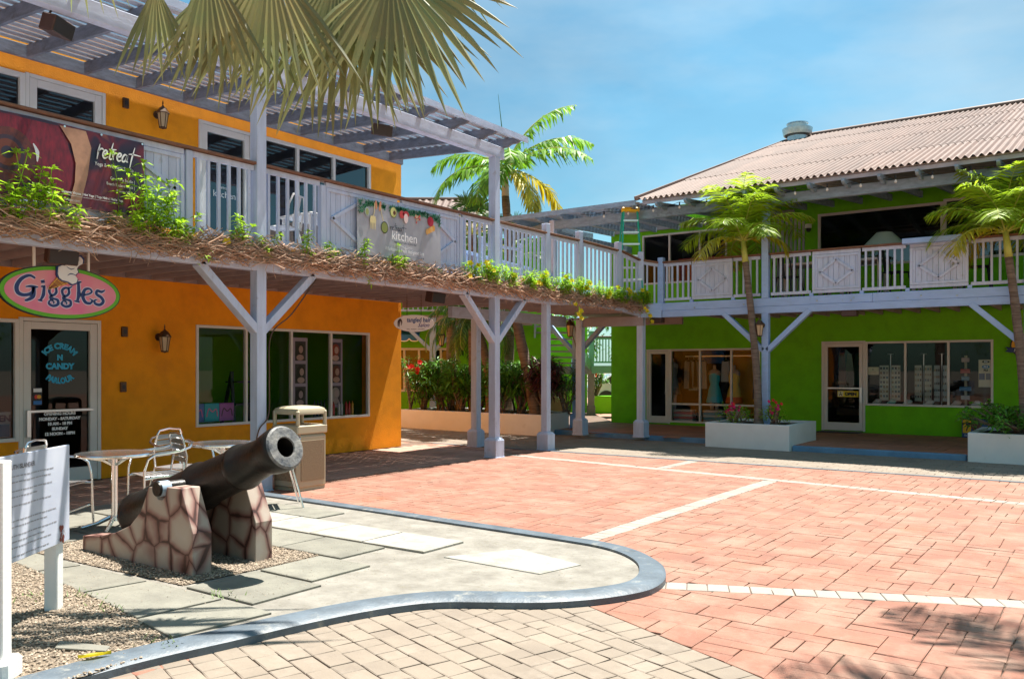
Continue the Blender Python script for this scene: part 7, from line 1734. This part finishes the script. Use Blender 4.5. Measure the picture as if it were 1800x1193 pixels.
for (a, lab) in ((2.62, 'left brown post under the mint green landing'), (3.45, 'right brown post under the mint green landing')): post(F4, a, -.1, .05, 1.45, lab, hw=.10, m='joist')
t = thing('court_wall', CV(1.5, 31), 'bright lime green wall beyond the outdoor stair', 'wall'); b = MB(); b.fbox(CF(31), -1.2, 2.75, -.3, 0, 0, 3.4); b.build('wall', M['green'], t); b = MB(); b.fbox(CF(30.9), 1.1, 1.45, 0, .05, 0, 1.6); b.build('pale_pilaster', M['white'], t)
t = thing('garden_wall', CV(4, 30.5), 'low lime green planter wall beside the mint landing', 'wall'); b = MB(); b.fbox(CF(30.5), 2.8, 6.5, -.5, 0, 0, .62); b.build('wall', M['green'], t)
o = CV(3.05, 30.7); t = shrub(o.x, o.y, 'red flowering bush over the low green wall', 88, h=1.0, n=16, leafm='leafd', ls=.12, spread=.3, wn_=.4, grp=None, zb=.6)
for k in range(5): blossom(t, Vector((o.x, o.y - .2, 1.4)) + Vector((R_.gauss(0, .12), R_.gauss(0, .08), R_.gauss(0, .1))), .09, M['redflower'])
# parked car glimpsed beyond
t = thing('parked_car', CV(4.6, 36), 'silver parked car glimpsed under the mint landing', 'car'); F6 = CF(36)
b = MB(); b.prism(F6, [(3.2, .35), (3.2, .85), (3.6, .95), (4.2, 1.38), (5.6, 1.42), (6.4, .98), (7.2, .88), (7.3, .4)], -1.7, 0); b.build('body', mat('silver_car_paint', (.62, .66, .70), .3, coat=.5), t, bevel=.06)
b = MB(); b.prism(F6, [(3.78, .98), (4.28, 1.33), (5.5, 1.36), (6.1, .98)], .001, .01); b.build('side_window', M['black'], t)
for a in (4.0, 6.5):
    b = MB(); b.lathe(Matrix.Translation(F6(a, .0, .34)) @ Matrix.Rotation(TH, 4, 'Z') @ Matrix.Rotation(pi / 2, 4, 'X'), [(.001, -.1), (.34, -.1), (.34, .04), (.001, .04)], 24); b.build('wheel', M['black'], t, smooth=True)
lantern(Fr(tuple(CV(1.44, 21.3)), (ct, st, 0), (st, -ct, 0)), 0, 2.62, 'copper topped lantern at the head of the blue grey post with the creeper', s=1.25)
b = MB()
for k in range(9):
    z = 1.42 - k * .11; pts = [CV(2.72 + (.035 * cos(2 * pi * j / 8) if k % 2 else .012 * cos(2 * pi * j / 8)), 28.3, z + .065 * sin(2 * pi * j / 8)) for j in range(8)]
    b.tube(pts, .014, 5, closed=True)
tag(b.build('chain', M['white']), 'white plastic chain hanging beside the left post of the mint landing', 'chain')
b = MB(); R = random.Random(6)
for _ in range(170):
    x, y = R.choice([(R.uniform(-11.8, -9.4), R.uniform(11, 16)), (R.uniform(-7, 2), R.uniform(13.9, 16.4)), (R.uniform(-4, 1), R.uniform(3.5, 12)), (R.uniform(-9, -5), R.uniform(2.6, 6.6))])
    zz = .07 if inpoly(x, y, ISL) else .004
    a = R.random() * 6.28; l_ = R.uniform(.008, .03); b.add([(x, y, zz), (x + cos(a) * l_, y + sin(a) * l_, zz + .004), (x + cos(a + .5) * l_ * .7, y + sin(a + .5) * l_ * .7, zz + .002)], [(0, 1, 2)])
o = b.build('leaf_litter', M['trunk'], norm=False); o['kind'] = 'stuff'
# trees closing the far view
def tree(p, h, r, label, seed, n=2600, m='leafd'):
    R = random.Random(seed); t = thing('broadleaf_tree', p, label, 'tree', 'trees far behind the court'); p = Vector(p)
    trunk(t, [p, p + Vector((.1, .1, h * .35)), p + Vector((0, 0, h * .6))], .22, .12, M['trunk']); b = MB()
    cl = [(p + Vector((R.gauss(0, r * .45), R.gauss(0, r * .45), h * R.uniform(.45, .95))), r * R.uniform(.25, .5)) for _ in range(16)]
    for c, rr in cl:
        for _ in range(n // 16):
            v = Vector((R.gauss(0, 1), R.gauss(0, 1), R.gauss(0, .8))).normalized() * rr * R.uniform(.6, 1.05); leaf(b, c + v, Vector((R.gauss(0, 1), R.gauss(0, 1), R.gauss(0, .6))), Vector((0, 0, 1)), .26, .12)
    b.build('crown', M[m], t, norm=False)
for k, (x, d, h, r) in enumerate(((5.6, 38, 5.0, 2.2), (-12, 34, 5.5, 2.5), (2.5, 40, 4.6, 2.4), (8.0, 42, 5, 2.6))):
    tree(CV(x, d), h, r, ('tree beyond the parked car', 'tree hidden left behind the orange building', 'tree beyond the outdoor stair', 'tree far behind the green building')[k], 400 + k)
# tall palm standing just outside the right of the picture: its fronds shade the paving
t = thing('tall_palm', (2.3, 7.9, 0), 'tall palm just outside the right edge whose fronds shade the red paving', 'palm tree')
C = Vector((1.3, 7.7, 7.6)); trunk(t, [(2.3, 7.9, 0), (2.0, 7.8, 4), C], .16, .12, M['trunk'])
for k in range(15):
    az = k * 2.4; frond(t, C, az, 1.0 - 1.15 * k / 15, 2.6, [M['rachis'], M['palm']], R_, leaflets=34, lw=.05, ll=.7, droop=.85, hang=.6)
# what the windows mirror: a garden and a fence behind the camera
for k, (x, y, h, r, lab) in enumerate(((4, 1.5, 6, 2.4, 'tree behind the viewer on the right'), (7, -4, 7, 3, 'tree behind the viewer, farther right'), (9, 6, 6.5, 2.8, 'tree right of the court, behind the viewer'), (1.5, -7, 7, 3.2, 'tree directly behind the viewer'), (-6, -9, 7, 3.4, 'tree behind the viewer on the left'), (12, 12, 7, 3.4, 'tree at the right end of the court'), (11, 17, 7, 3.2, 'tree beyond the right end of the court'), (-3, -12, 8, 3.6, 'big tree far behind the viewer'), (-12, -14, 8, 3.6, 'tree far behind the orange shops'), (5, -13, 8, 3.8, 'spreading tree far behind the viewer on the right'))):
    tree((x + 3, y - 2, 0), h, r, lab, 500 + k, n=1800)
